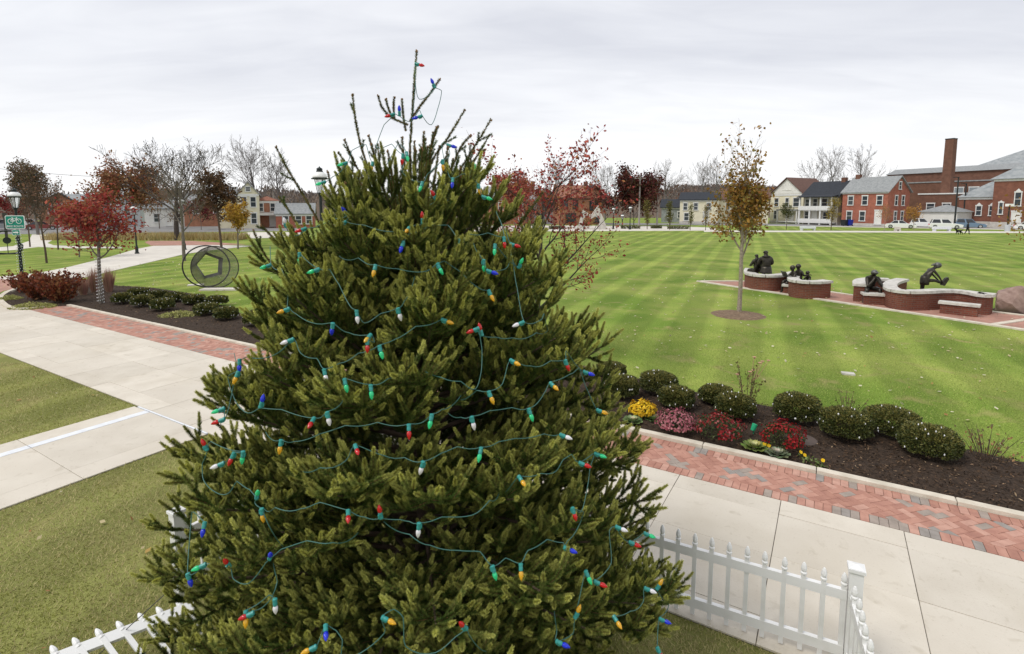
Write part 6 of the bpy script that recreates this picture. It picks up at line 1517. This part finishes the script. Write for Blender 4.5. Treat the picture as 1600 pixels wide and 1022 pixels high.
# ================================================================== houses
def window(root, face, u, z, w, h, W_, D_, trim='trim_white', glass='window_glass', name='window', arch=False, mull=True):
    if face == 'f': M = Matrix.Translation((u, -.004, z))
    elif face == 'r': M = Matrix.Translation((W_ / 2 + .004, D_ / 2 + u, z)) @ Matrix.Rotation(R(90), 4, 'Z')
    else: M = Matrix.Translation((-W_ / 2 - .004, D_ / 2 + u, z)) @ Matrix.Rotation(R(-90), 4, 'Z')
    b = MB(); t_ = .13
    b.box(-w / 2 - t_, -w / 2, -.08, 0, 0, h, M); b.box(w / 2, w / 2 + t_, -.08, 0, 0, h, M); b.box(-w / 2 - t_ - .05, w / 2 + t_ + .05, -.10, 0, h + .002, h + .22, M); b.box(-w / 2 - t_ - .05, w / 2 + t_ + .05, -.16, 0, -.16, -.002, M)
    if mull: b.box(-w / 2 + .002, w / 2 - .002, -.06, -.02, h * .5 - .04, h * .5 + .04, M)
    if arch: b.prism_dir([M @ Vector(q) for q in ((-w / 2 - t_, -.11, h + .1), (w / 2 + t_, -.11, h + .1), (0, -.11, h + w * .9))], M.to_3x3() @ Vector((0, .1, 0)))
    o = b.build(name, trim, root)
    p = MB(); p.box(-w / 2, w / 2, -.018, -.006, 0, h, M); p.build('pane', glass, o)
def house(label, px, Y, yaw, w, d, h, wallm, roofm, ridge='x', rise=2.5, over=.35, wins=(), doors=(), chim=(), trim='trim_white', name='house', z0=0.0, hip=False, basem=None, glass='window_glass', cat='house', fascia=True, arch=False):
    root = thing(name, label, cat, (gx(px, Y), Y, z0), yaw, 'buildings round the park')
    b = MB(); b.box(-w / 2, w / 2, 0, d, 0, h)
    if rise and not hip:
        if ridge == 'y':
            for y in (0, d - .2): b.prism_dir([(-w / 2, y, h), (w / 2, y, h), (0, y, h + rise)], (0, .2, 0))
        else:
            for x in (-w / 2, w / 2 - .2): b.prism_dir([(x, 0, h), (x, d, h), (x, d / 2, h + rise)], (.2, 0, 0))
    b.build('wall', wallm, root)
    r = MB(); th = .2
    if rise:
        if hip:
            a = min(w, d) / 2 * .98; o_ = over
            top = [(-w / 2 + a, d / 2, h + rise), (w / 2 - a, d / 2, h + rise)] if w > d else [(0, a, h + rise), (0, d - a, h + rise)]
            vs = [(-w / 2 - o_, -o_, h + .01), (w / 2 + o_, -o_, h + .01), (w / 2 + o_, d + o_, h + .01), (-w / 2 - o_, d + o_, h + .01)] + top
            fs = [(0, 1, 5, 4), (1, 2, 5), (2, 3, 4, 5), (3, 0, 4), (3, 2, 1, 0)] if w > d else [(0, 1, 4), (1, 2, 5, 4), (2, 3, 5), (3, 0, 4, 5), (3, 2, 1, 0)]
            r.add(vs, fs)
        elif ridge == 'x':
            k_ = rise / (d / 2)
            for s, y0 in ((1, -over), (-1, d + over)):
                zz = h - over * k_; r.prism_dir([(-w / 2 - over, y0, zz + .02), (-w / 2 - over, d / 2, h + rise + .02), (-w / 2 - over, d / 2, h + rise + th), (-w / 2 - over, y0, zz + th)], (w + 2 * over, 0, 0))
        else:
            k_ = rise / (w / 2)
            for s in (-1, 1):
                zz = h - over * k_; r.prism_dir([(s * (w / 2 + over), -over, zz + .02), (0, -over, h + rise + .02), (0, -over, h + rise + th), (s * (w / 2 + over), -over, zz + th)], (0, d + 2 * over, 0))
    else: r.box(-w / 2 - .15, w / 2 + .15, -.15, d + .15, h + .01, h + .26)
    ro = r.build('roof', roofm, root)
    for cx_, cy_, cw, ch in chim: MB().box(cx_ - cw / 2, cx_ + cw / 2, cy_ - cw / 2, cy_ + cw / 2, h, ch).build('chimney', 'school_brick', ro)
    if fascia: MB().box(-w / 2 - .03, w / 2 + .03, -.12, -.006, h - .42, h - .03).build('cornice', trim, root)
    if basem: MB().box(-w / 2 - .06, w / 2 + .06, -.06, d + .06, -.02, 1.1 if cat == 'church' else .55).build('foundation', basem, root)
    for f, u, z, ww, hh in wins: window(root, f, u, z, ww, hh, w, d, trim, glass, arch=arch)
    for f, u, z, ww, hh in doors: window(root, f, u, z, ww, hh, w, d, trim, 'siding_white', 'door', mull=False)
    return root
YW = R(-63)
house('red brick two storey house with grey roof and white trim', 1347, 108, YW, 8.8, 7.6, 6.9, 'house_brick', 'roof_grey', 'x', 2.9, .35,
      [('f', -2.7, 4.3, .95, 1.7), ('f', .1, 4.3, .95, 1.7), ('f', 2.9, 4.3, .95, 1.7), ('f', -2.8, 1.1, .95, 1.8), ('f', -.2, 1.1, .95, 1.8), ('r', -1.0, 4.2, .8, 1.8), ('r', 1.4, 4.2, .8, 1.8), ('r', -1.0, 1.1, .8, 1.8), ('r', 1.4, 1.1, .8, 1.8), ('r', 0, 7.4, .7, 1.3)],
      [('f', 2.8, .5, 1.1, 2.6)], [(-3.6, 3.8, .9, 10.6)], basem='stone_pale')
hp = house('tan two storey house with dark roof and double front porch', 1279, 117, YW, 7.8, 8, 6.4, 'siding_tan', 'roof_dark', 'x', 2.9, .6, [('f', -3.0, 3.9, .9, 1.6), ('f', .8, 3.9, 1.4, 1.7), ('f', 2.9, 3.9, .9, 1.6), ('f', -1.2, 3.9, .9, 1.7), ('f', -3.0, .9, .9, 1.9), ('f', 1.6, .9, 1.6, 1.8)], [('f', -1.2, .6, 1.0, 2.3)], [(2.5, 4, .9, 10.2)], basem='stone_pale')
for z in (.35, 3.1): MB().box(-3.8, 3.8, -2.0, -.12, z, z + .22).build('porch_floor', 'trim_white', hp); MB().box(-3.8, 3.8, -2.02, -1.92, z + .224, z + .95).build('porch_rail', 'trim_white', hp)
for x in (-3.6, -1.2, 1.2, 3.6): MB().box(x - .15, x + .15, -1.9, -1.6, -.02, 5.9).build('porch_column', 'trim_white', hp)
MB().prism_dir([(-4.1, -2.3, 5.9), (-4.1, -.3, 6.2), (-4.1, -.3, 6.45), (-4.1, -2.3, 6.1)], (8.2, 0, 0)).build('porch_roof', 'roof_dark', hp)
hw = house('white gabled house with brown roof and cream lower walls', 1226, 127, YW, 8.6, 10, 6.9, 'siding_cream', 'roof_brown', 'y', 3.7, .5, [('f', -2.6, 4.0, 1.0, 1.9), ('f', .2, 4.0, .8, 1.9), ('f', 2.6, 4.0, 1.5, 1.9), ('f', -2.6, 1.0, 1.0, 1.9), ('r', -2, 4, .9, 1.7)], [('f', 1.5, .6, 1.0, 2.3)], [(-2.4, 3, .8, 10)], basem='stone_pale')
MB().prism_dir([(-4.3, -.09, 6.95), (4.3, -.09, 6.95), (0, -.09, 10.5)], (0, .08, 0)).build('gable', 'siding_white', hw)
for u in (-.75, 0, .75): window(hw, 'f', u, 7.9, .5, 1.0, 8.6, 10, 'siding_white', name='window')
MB().box(-1.0, 4.4, -2.2, -.12, 3.0, 3.3).build('porch_roof', 'roof_grey', hw); MB().box(-1.0, 4.4, -2.2, -.12, .3, .5).build('porch_floor', 'trim_white', hw)
for x in (-.8, 1.7, 4.2): MB().box(x - .14, x + .14, -2.1, -1.82, -.02, 2.99).build('porch_column', 'trim_white', hw)
sb = house('long dark brick school building with grey roof strip', 1462, 118, YW, 30, 16, 9.2, 'school_brick', 'roof_grey', 'x', 0, .3, [('f', 3.6, 5.7, 1.5, 2.2), ('f', 6.2, 5.7, 1.5, 2.2), ('f', 8.8, 5.7, 1.5, 2.2)], name='school', cat='building', glass='window_pale', fascia=False)
MB().box(-13, 15, 4, 15.5, 9.56, 11.6).build('upper_storey', 'school_brick', sb); MB().prism_dir([(-13.3, 3.6, 11.6), (-13.3, 15.9, 11.6), (-13.3, 15.9, 13.0), (-13.3, 8, 13.0)], (28.6, 0, 0)).build('upper_roof', 'roof_grey', sb)
wing = house('lower brick wing of the school before the chimney stack', 1488, 107, YW, 13, 8, 6.4, 'school_brick', 'trim_white', 'x', 0, .2, [('f', -4.2, 3.2, 1.3, 1.3), ('f', -1.4, 3.2, 1.3, 1.3), ('f', 4.6, 3.2, 1.3, 1.3)], name='school_wing', cat='building', fascia=False)
ch = thing('chimney_stack', 'tall tapered square brick chimney stack behind the school wing', 'chimney', (gx(1474, 111), 111, 0), YW)
b = MB(); b.add([(-.85, -.85, 0), (.85, -.85, 0), (.85, .85, 0), (-.85, .85, 0), (-.74, -.74, 17.6), (.74, -.74, 17.6), (.74, .74, 17.6), (-.74, .74, 17.6)], [(3, 2, 1, 0), (4, 5, 6, 7), (0, 1, 5, 4), (1, 2, 6, 5), (2, 3, 7, 6), (3, 0, 4, 7)]); b.build('shaft', 'school_brick', ch)
MB().box(-.78, .78, -.78, .78, 17.602, 17.8).build('rim', 'trim_dark', ch)
house('small white garage with grey hipped roof', 1463, 103, YW, 6.2, 6, 2.9, 'siding_white', 'roof_grey', 'x', 1.4, .35, [], [], [], name='garage', hip=True, fascia=False)
cb = house('brick chapel wing with slate hipped roof and twin lancet windows', 1536, 101, YW, 8.4, 7, 5.7, 'church_brick', 'roof_slate', 'x', 3.0, .4, [('f', -1.0, 2.3, .75, 1.7), ('f', 1.0, 2.3, .75, 1.7)], [], [], name='chapel_wing', hip=True, basem='stone_pale', cat='church', arch=True)
MB().box(3.0, 3.9, -.05, -.008, .6, 3.6).build('door_arch', 'trim_dark', cb)
ct = house('taller brick church bay with slate roof and lancet window at right edge', 1592, 95, YW, 8.4, 8, 8.9, 'church_brick', 'roof_slate', 'x', 3.6, .5, [('f', -.6, 4.1, .8, 2.3), ('f', -2.9, 2.6, .5, 2.0), ('f', 2.4, 4.1, .8, 2.3)], [('f', -.6, .6, 1.2, 2.4)], [], name='church_bay', hip=True, basem='stone_pale', cat='church', arch=True)
house('great brick church nave with wide slate roof behind the chapel wing', 1590, 112, YW, 20, 18, 12.0, 'church_brick', 'roof_slate', 'x', 5.2, .5, [], [], [], name='church_nave', hip=True, cat='church')
house('cream house with dark roof left of the maple sapling', 1090, 122, R(-24), 8.2, 7, 5.5, 'siding_cream', 'roof_dark', 'x', 1.6, .35, [('f', -2.9, 3.2, .8, 1.5), ('f', -.6, 3.2, .8, 1.5), ('f', 2.2, 3.2, .8, 1.5), ('f', -2.6, .8, .9, 1.6)], [('f', 1.6, .4, 1.0, 2.2)], [], basem='stone_pale')
house('cream house with pinkish roof hidden behind the maple sapling', 1160, 124, R(-24), 10.5, 8, 5.6, 'siding_cream', 'roof_brown', 'x', 2.4, .35, [('f', -3.4, 3.2, .8, 1.5), ('f', 0, 3.2, .8, 1.5), ('f', 3.2, 3.2, .8, 1.5), ('f', -2.6, .8, 1.2, 1.6)], [('f', 1.6, .4, 1.0, 2.2)], [(3, 4, .8, 9.6)])
hb = house('orange brick house with dark gable across the lawn', 908, 116, R(8), 9.6, 8, 5.9, 'house_brick_orange', 'roof_red', 'x', 2.6, .4, [('f', -3.6, 3.6, .9, 1.5), ('f', -1.4, 3.6, .9, 1.5), ('f', -2.4, .7, 2.0, 1.6), ('f', 2.2, 3.2, .6, 1.8), ('f', 3.4, 3.2, .6, 1.8), ('f', 3.2, .6, 1.6, 1.6)], [('f', .4, .4, 1.0, 2.2)], [(-1.4, 4, .8, 9.6), (2.0, 4, .8, 9.5)], trim='trim_dark')
MB().prism_dir([(.6, -.2, 5.92), (4.9, -.2, 5.92), (2.75, -.2, 8.4)], (0, .18, 0)).build('gable', 'house_brick_orange', hb); b = MB()
for s in (-1, 1): b.prism_dir([(2.75 + s * 2.6, -.55, 5.6), (2.75, -.55, 8.45), (2.75, -.55, 8.75), (2.75 + s * 2.6, -.55, 5.9)], (0, 4.0, 0))
b.build('gable_roof', 'trim_dark', hb)
house('grey roofed pale house left of the orange brick house', 852, 122, R(12), 8, 8, 5.6, 'siding_grey', 'roof_grey', 'y', 2.4, .4, [('f', -1.6, 3.2, .9, 1.5), ('f', 1.6, 3.2, .9, 1.5)], [], [(-2, 4, .8, 9.8)])
house('brick house with grey roof behind the crabapple', 800, 118, R(16), 10, 8, 5.6, 'house_brick_orange', 'roof_grey', 'x', 2.6, .4, [('f', -2.6, 3.2, .9, 1.5), ('f', 2, 3.2, .9, 1.5), ('f', 2, .8, .9, 1.5)], [], [])
house('dark blue house beside the columnar trees', 1052, 132, R(-20), 6, 6, 3.8, 'roof_slate', 'roof_dark', 'x', 1.8, .4, [('f', -1, 1.2, .9, 1.4), ('f', 1.4, 1.2, .9, 1.4)], [], [])
# left side
yv = house('narrow yellow gabled house with fan window left of the spruce', 391, 96, R(24), 3.4, 8, 6.2, 'siding_cream', 'roof_grey', 'y', 2.0, .3, [('f', -.75, 3.9, .8, 1.7), ('f', .75, 3.9, .8, 1.7), ('f', -.75, .9, .8, 1.8), ('f', .75, .9, .8, 1.8), ('f', 0, 6.7, .7, .7)], [], [])
MB().box(-5.2, -1.72, 2.2, 8, 0, 5.4).build('side_wing', 'siding_cream', yv); MB().prism_dir([(-5.5, 1.8, 5.42), (-5.5, 8.3, 5.42), (-5.5, 5, 7.6)], (3.6, 0, 0)).build('side_roof', 'roof_grey', yv)
ob_ = house('orange brick house with white porch awning beside the yellow house', 419, 100, R(22), 4.2, 7, 5.0, 'house_brick_orange', 'roof_red', 'x', .9, .25, [('f', -1, 3.1, .7, 1.4), ('f', 1, 3.1, .7, 1.4)], [('f', .9, .3, .9, 2.0)], [], hip=True)
MB().prism_dir([(-2.2, -1.8, 2.3), (-2.2, -.05, 2.7), (-2.2, -.05, 2.85), (-2.2, -1.8, 2.45)], (4.4, 0, 0)).build('awning', 'siding_white', ob_); 
for x in (-2.0, 2.0): MB().box(x - .08, x + .08, -1.7, -1.54, 0, 2.32).build('awning_post', 'trim_white', ob_)
house('low red brick house with pale roof peeping left of the spruce', 462, 98, R(18), 6.5, 7, 2.6, 'house_brick', 'roof_grey', 'x', 1.8, .3, [('f', -1.6, .8, .9, 1.4), ('f', .6, .8, .9, 1.4), ('f', 2.4, .8, .9, 1.4)], [], [])
house('brick house with dark gable at the far left', 96, 104, R(36), 5.5, 9, 4.6, 'house_brick_orange', 'roof_dark', 'y', 1.9, .3, [('f', -1.2, 2.6, .8, 1.3), ('f', 1.2, 2.6, .8, 1.3)], [], [])
house('pale grey house with slate roof behind the small orange tree', 130, 108, R(32), 8, 8, 4.6, 'siding_grey', 'roof_slate', 'x', 1.7, .4, [('f', -2, 2.4, .9, 1.4), ('f', 1.5, 2.4, .9, 1.4)], [], [])
house('blue grey gabled house showing through the red tree', 188, 106, R(28), 7, 8, 4.4, 'siding_grey', 'roof_slate', 'y', 2.3, .4, [('f', -1.4, 2.2, .9, 1.3), ('f', 1.4, 2.2, .9, 1.3)], [], [])
house('white porched house behind the wide bare tree', 266, 104, R(24), 8, 8, 3.6, 'siding_white', 'roof_grey', 'x', 2.0, .4, [('f', -2, 1.0, .9, 1.5), ('f', 1.6, 1.0, .9, 1.5)], [('f', 0, .3, .9, 2.0)], [])
house('brick row house with grey roof right of the wide bare tree', 326, 106, R(22), 8, 8, 4.6, 'house_brick_orange', 'roof_grey', 'x', 1.8, .3, [('f', -2, 2.6, .9, 1.4), ('f', 1.6, 2.6, .9, 1.4)], [], [])

# ================================================================== vehicles
def car(label, px, Y, yaw, color, suv=False, L_=4.7):
    t = thing('parked_car', label, 'car', (gx(px, Y), Y, .02), yaw, 'cars parked along the street'); W2 = .9; H_ = 1.68 if suv else 1.42; sh = .95 if suv else .88
    l = L_ / 2
    prof_ = [(-l, .35), (-l + .02, .62), (-l + .15, sh - .08), (-l + (.35 if suv else .8), sh), (l - 1.3, sh), (l - .25, sh - .18), (l - .03, .62), (l, .34), (l - .1, .22), (-l + .1, .22)]
    b = MB(); n = len(prof_); ys = [(-W2, .96), (-W2 * .97, 1.0), (W2 * .97, 1.0), (W2, .96)]
    vs = []
    for y, k_ in ((-W2, .97), (-W2 * .86, 1.0), (W2 * .86, 1.0), (W2, .97)):
        for x, z in prof_: vs.append((x * k_, y, .22 + (z - .22) * (k_ if z > .5 else 1)))
    fs = [tuple(range(n)), tuple(range(4 * n - 1, 3 * n - 1, -1))]
    for r_ in range(3):
        for i in range(n): fs.append((r_ * n + (i + 1) % n, r_ * n + i, (r_ + 1) * n + i, (r_ + 1) * n + (i + 1) % n))
    b.add(vs, fs); bo = b.build('body', color, t)
    # cabin
    x0, x1 = (-l + .25, l - 1.45) if suv else (-l + .75, l - 1.35); r0, r1 = (-l + .5, l - 2.1) if suv else (-l + 1.35, l - 2.1); k_ = .78
    c = MB(); c.add([(x0, -W2 * .92, sh - .01), (x1, -W2 * .92, sh - .01), (x1, W2 * .92, sh - .01), (x0, W2 * .92, sh - .01), (r0, -W2 * k_, H_), (r1, -W2 * k_, H_), (r1, W2 * k_, H_), (r0, W2 * k_, H_)],
        [(4, 5, 6, 7), (0, 1, 5, 4), (1, 2, 6, 5), (2, 3, 7, 6), (3, 0, 4, 7)]); c.build('cabin', color, t)
    def pane(nm, q, off):
        cen = sum((Vector(p) for p in q), Vector()) / 4; g_ = [cen + (Vector(p) - cen) * .84 + Vector(off) * .012 for p in q]; MB().prism_dir(g_, Vector(off) * .01).build(nm, 'car_glass', t)
    for s in (-1, 1):
        A_ = (x0, s * W2 * .92, sh); B_ = (x1, s * W2 * .92, sh); C_ = (r1, s * W2 * k_, H_); D_ = (r0, s * W2 * k_, H_)
        mid0 = tuple((a + b_) / 2 for a, b_ in zip(A_, B_)); mid1 = tuple((a + b_) / 2 for a, b_ in zip(C_, D_))
        pane('side_window', [A_, mid0, mid1, D_], (0, s, .3)); pane('side_window', [mid0, B_, C_, mid1], (0, s, .3))
    pane('windscreen', [(x1, -W2 * .92, sh), (x1, W2 * .92, sh), (r1, W2 * k_, H_), (r1, -W2 * k_, H_)], (1, 0, .5)); pane('rear_window', [(x0, -W2 * .92, sh), (x0, W2 * .92, sh), (r0, W2 * k_, H_), (r0, -W2 * k_, H_)], (-1, 0, .4))
    for x in (-l + .85, l - .9):
        for s in (-1, 1):
            M = Matrix.Translation((x, s * (W2 - .08), .33)) @ Matrix.Rotation(R(90), 4, 'X'); w_ = MB().lathe([(.2, -.11), (.32, -.11), (.335, -.06), (.335, .06), (.32, .11), (.2, .11)], 18, M=M).build('wheel', 'tyre', t); MB().lathe([(.02, -.115), (.21, -.118), (.21, .118), (.02, .115)], 12, M=M).build('rim', 'rim', w_)
    for s in (-1, 1): MB().box(l - .12, l - .005, s * .62 - .18, s * .62 + .18, .58, .72).build('headlight', 'light_clear', t); MB().box(-l + .0, -l + .1, s * .66 - .16, s * .66 + .16, .62, .8).build('tail_light', 'light_red', t)
car('white coupe parked before the red brick house', 1406, 96.5, R(-34), 'car_white'); car('white hatchback parked before the garage, farther back', 1441, 101, R(-34), 'car_white', True, 4.4); car('white crossover parked between the bench and the garage', 1476, 95, R(-32), 'car_white', True, 4.8)
car('blue grey crossover parked before the chapel wing', 1514, 97, R(-36), 'car_blue', True, 4.6); car('white car cut by the right frame edge', 1612, 90, R(-40), 'car_white')
car('silver car parked at the far left frame edge', 8, 92, R(40), 'car_grey', True); car('dark red car parked behind the sapling row at left', 66, 90, R(38), 'car_red'); car('pale car parked left of the dark red one', 50, 97, R(38), 'car_white', True)
for px, m, lab in [(1326, 'bin_blue', 'blue wheeled bin beside the red brick house'), (1318, 'trim_dark', 'dark wheeled bin left of the blue bin')]:
    t = thing('wheeled_bin', lab, 'bin', (gx(px, 108.0), 108.0, .02), YW, 'bins at the brick house'); b = MB(); b.add([(-.42, -.42, .1), (.42, -.42, .1), (.42, .42, .1), (-.42, .42, .1), (-.5, -.5, 1.15), (.5, -.5, 1.15), (.5, .5, 1.15), (-.5, .5, 1.15)], [(3, 2, 1, 0), (4, 5, 6, 7), (0, 1, 5, 4), (1, 2, 6, 5), (2, 3, 7, 6), (3, 0, 4, 7)]); b.build('tub', m, t)
    MB().box(-.52, .52, -.54, .52, 1.152, 1.24).build('lid', m, t)
    for s in (-1, 1): MB().tube([(s * .36, .40, .12), (s * .46, .40, .12)], .12, 10).build('wheel', 'tyre', t)

# ================================================================== walker and dog
WK = G(1511, 366.3)
t = thing('person', 'person in dark clothes walking a black dog along the far path', 'person', WK, R(75))
wk = dict(pel=(0, 0, .95, .15), waist=(0, -.01, 1.12, .15), chest=(0, -.02, 1.34, (.18, .13)), neck=(0, -.03, 1.50, .055), head=(0, -.05, 1.63, .09), crown=(0, -.05, 1.71, .08),
    shL=(-.19, -.02, 1.40, .075), elL=(-.25, .06, 1.12, .055), wrL=(-.24, -.06, .90, .04), haL=(-.23, -.09, .84, .04), shR=(.19, -.02, 1.40, .075), elR=(.25, -.06, 1.12, .055), wrR=(.23, -.26, 1.0, .04), haR=(.22, -.32, .98, .04),
    hipL=(-.1, 0, .9, .11), knL=(-.1, -.16, .50, .075), anL=(-.1, -.18, .09, .05), toL=(-.1, -.34, .04, .042), hipR=(.1, 0, .9, .11), knR=(.1, .06, .48, .075), anR=(.1, .26, .14, .05), toR=(.1, .16, .04, .042))
figure('body', wk, BB, 'cloth_dark', t); b = MB(); face_bits(b, (0, -.05, 1.63), .092, (0, -1, 0)); b.ball((0, -.062, 1.62), .094, 10, 8, 1.15); b.build('face', 'skin', t, smooth=True); b = MB(); b.ball((0, -.035, 1.665), .104, 10, 8, 1.0); b.build('hair', 'fur_black', t, smooth=True)
b = MB(); hands(b, (-.23, -.09, .84), (0, -.1, -1), (1, 0, 0)); hands(b, (.22, -.32, .98), (0, -1, -.2), (0, 0, 1)); b.build('hands', 'skin', t, smooth=True)
DG = G(1498, 366.6)
t = thing('dog', 'black dog walking ahead of the person on the far path', 'dog', DG, R(-80))
dj = dict(hipc=(0, .36, .54, .13), belly=(0, .05, .52, .135), chst=(0, -.26, .52, .165), nk=(0, -.44, .66, .10), hd=(0, -.56, .76, .10), mz=(0, -.74, .71, .05),
    t1=(0, .52, .60, .04), t2=(0, .72, .74, .03), fl1=(-.1, -.28, .36, .065), fl2=(-.1, -.34, .2, .042), fl3=(-.1, -.30, .04, .04), fr1=(.1, -.28, .36, .065), fr2=(.1, -.22, .2, .042), fr3=(.1, -.16, .04, .04),
    bl1=(-.1, .28, .34, .085), bl2=(-.1, .44, .22, .045), bl3=(-.1, .40, .04, .038), br1=(.1, .30, .34, .085), br2=(.1, .52, .24, .045), br3=(.1, .54, .04, .038))
figure('body', dj, [('hipc', 'belly'), ('belly', 'chst'), ('chst', 'nk'), ('nk', 'hd'), ('hd', 'mz'), ('hipc', 't1'), ('t1', 't2'), ('chst', 'fl1'), ('fl1', 'fl2'), ('fl2', 'fl3'), ('chst', 'fr1'), ('fr1', 'fr2'), ('fr2', 'fr3'), ('hipc', 'bl1'), ('bl1', 'bl2'), ('bl2', 'bl3'), ('hipc', 'br1'), ('br1', 'br2'), ('br2', 'br3')], 'fur_black', t)
b = MB()
for s in (-1, 1): b.prism_dir([(s * .05, -.54, .83), (s * .12, -.52, .82), (s * .13, -.55, .70)], (0, .03, .01))
b.build('ears', 'fur_black', t)

# ================================================================== poles, wires, hills
UP = []
for px, Y, H, lab in [(998, 104, 9.9, 'tall pale utility pole before the dark red tree'), (1026, 106, 9.0, 'utility pole right of the dark red tree'), (430, 112, 8.5, 'utility pole hidden behind the left skyline trees')]:
    t = thing('utility_pole', lab, 'pole', (gx(px, Y), Y, 0), 0, 'utility poles along the street'); MB().tube([(0, 0, 0), (0, 0, H)], [.19, .13], 8).build('shaft', 'wood_pole', t); MB().box(-1.1, 1.1, -.06, .06, H - .6, H - .45).build('crossarm', 'wood_pole', t)
    UP.append(Vector((gx(px, Y), Y, H - .45)))
def wire_(a, b_, sag, lab, r=.022):
    pts = [Vector(a).lerp(Vector(b_), i / 14) - Vector((0, 0, sag * 4 * (i / 14) * (1 - i / 14))) for i in range(15)]; tag(MB().tube(pts, r, 4).build('overhead_cable', 'cable'), lab, 'cable', 'overhead cables')
wire_(UP[0], UP[1], .2, 'overhead cable between the two pale utility poles'); wire_(at(560, 292, 112), UP[0], .8, 'overhead cable running left from the tall pale utility pole'); wire_(UP[1], at(1240, 289, 130), .8, 'overhead cable running right from the utility pole behind the maple sapling')
wire_(at(-60, 256, 70), at(180, 277, 80), .3, 'overhead cable crossing the sky above the left lamp post', .03)
MA = thing('radio_mast', 'thin red and white lattice mast above the orange brick house', 'mast', (gx(925, 150), 150, 0)); 
for i in range(3): a = 6.283 * i / 3; MB().tube([(math.cos(a) * .25, math.sin(a) * .25, 0), (math.cos(a) * .1, math.sin(a) * .1, 19)], .03, 4).build('leg', 'siding_grey', MA)
b = MB()
for k_ in range(24):
    z = k_ * .8; r_ = .25 - .15 * z / 19; q = [Vector((math.cos(6.283 * i / 3) * r_, math.sin(6.283 * i / 3) * r_, z)) for i in range(3)]
    for i in range(3): b.bar(q[i], q[(i + 1) % 3] + Vector((0, 0, .8)), .025)
b.build('lattice', 'house_brick', MA)
def hill(name, pts, Y, depth, m, seed):
    """ridge given by pixels along its crest"""
    rn = random.Random(seed); vs = []; fs = []; cr = [at(x, y, Y) for x, y in pts]; fine = []
    for i in range(len(cr) - 1):
        for j in range(10): fine.append(cr[i].lerp(cr[i + 1], j / 10))
    fine.append(cr[-1]); n = len(fine)
    for r_, (dy, k_) in enumerate(((-depth, 0), (-depth * .55, .6), (0, 1), (depth * .7, .7), (depth * 1.4, 0))):
        for p in fine: vs.append((p.x * (1 + dy / Y), Y + dy, max(-.5, p.z * k_ + (rn.uniform(-.6, .6) * k_ * (Y / 250)) if k_ else -.5)))
    for r_ in range(4):
        for i in range(n - 1): fs.append((r_ * n + i, r_ * n + i + 1, (r_ + 1) * n + i + 1, (r_ + 1) * n + i))
    struct(MB().add(vs, fs).build(name, m, smooth=True)); return fine
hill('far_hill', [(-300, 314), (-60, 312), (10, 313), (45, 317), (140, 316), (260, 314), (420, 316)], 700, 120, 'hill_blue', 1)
f2 = hill('wooded_hill', [(560, 312), (700, 308), (820, 306), (930, 308), (1020, 306), (1050, 298), (1085, 292), (1130, 292), (1200, 294), (1260, 297), (1330, 299), (1390, 300), (1450, 300), (1600, 302), (1800, 304)], 230, 45, 'hill_woods', 2)
f3 = hill('wooded_rise', [(-200, 316), (0, 318), (120, 312), (220, 306), (320, 300), (420, 300), (520, 306), (640, 314)], 190, 40, 'hill_woods', 3)
def woods(name, label, crest, n, cols, hgt, size, jit):
    i = nr.integers(0, len(crest), n); P = np.array([c[:] for c in crest])[i]; k_ = nr.uniform(-.5, .15, n); P = P + np.stack([nr.normal(0, jit, n), k_ * 60, np.zeros(n)], 1)
    P[:, 2] = P[:, 2] * np.where(k_ < 0, 1 + k_ * .9, 1) + np.abs(nr.normal(0, hgt, n)) * (.6 + .5 * np.sin(P[:, 0] * .33) * np.sin(P[:, 0] * .13 + 1))
    D = rand_dirs(n) * .6; D[:, 2] += 1; D /= np.linalg.norm(D, axis=1, keepdims=True)
    V, F = leaf_quads(P, size, .28, 0, .5, D); tag(mesh_np(name, V, F, 'leaf', colors=palette(n, cols, None, .25)), label, 'woods', kind='stuff')
woods('wooded_hillside', 'leafless brown woods on the hill behind the right hand houses', f2, 14000, [(.17, .13, .11), (.22, .15, .11), (.20, .11, .075), (.15, .13, .12)], 1.0, 1.5, 4)
woods('wooded_hillside', 'leafless brown woods behind the left hand houses', f3, 9000, [(.17, .14, .12), (.20, .15, .11), (.15, .13, .12)], 1.3, 1.4, 4)
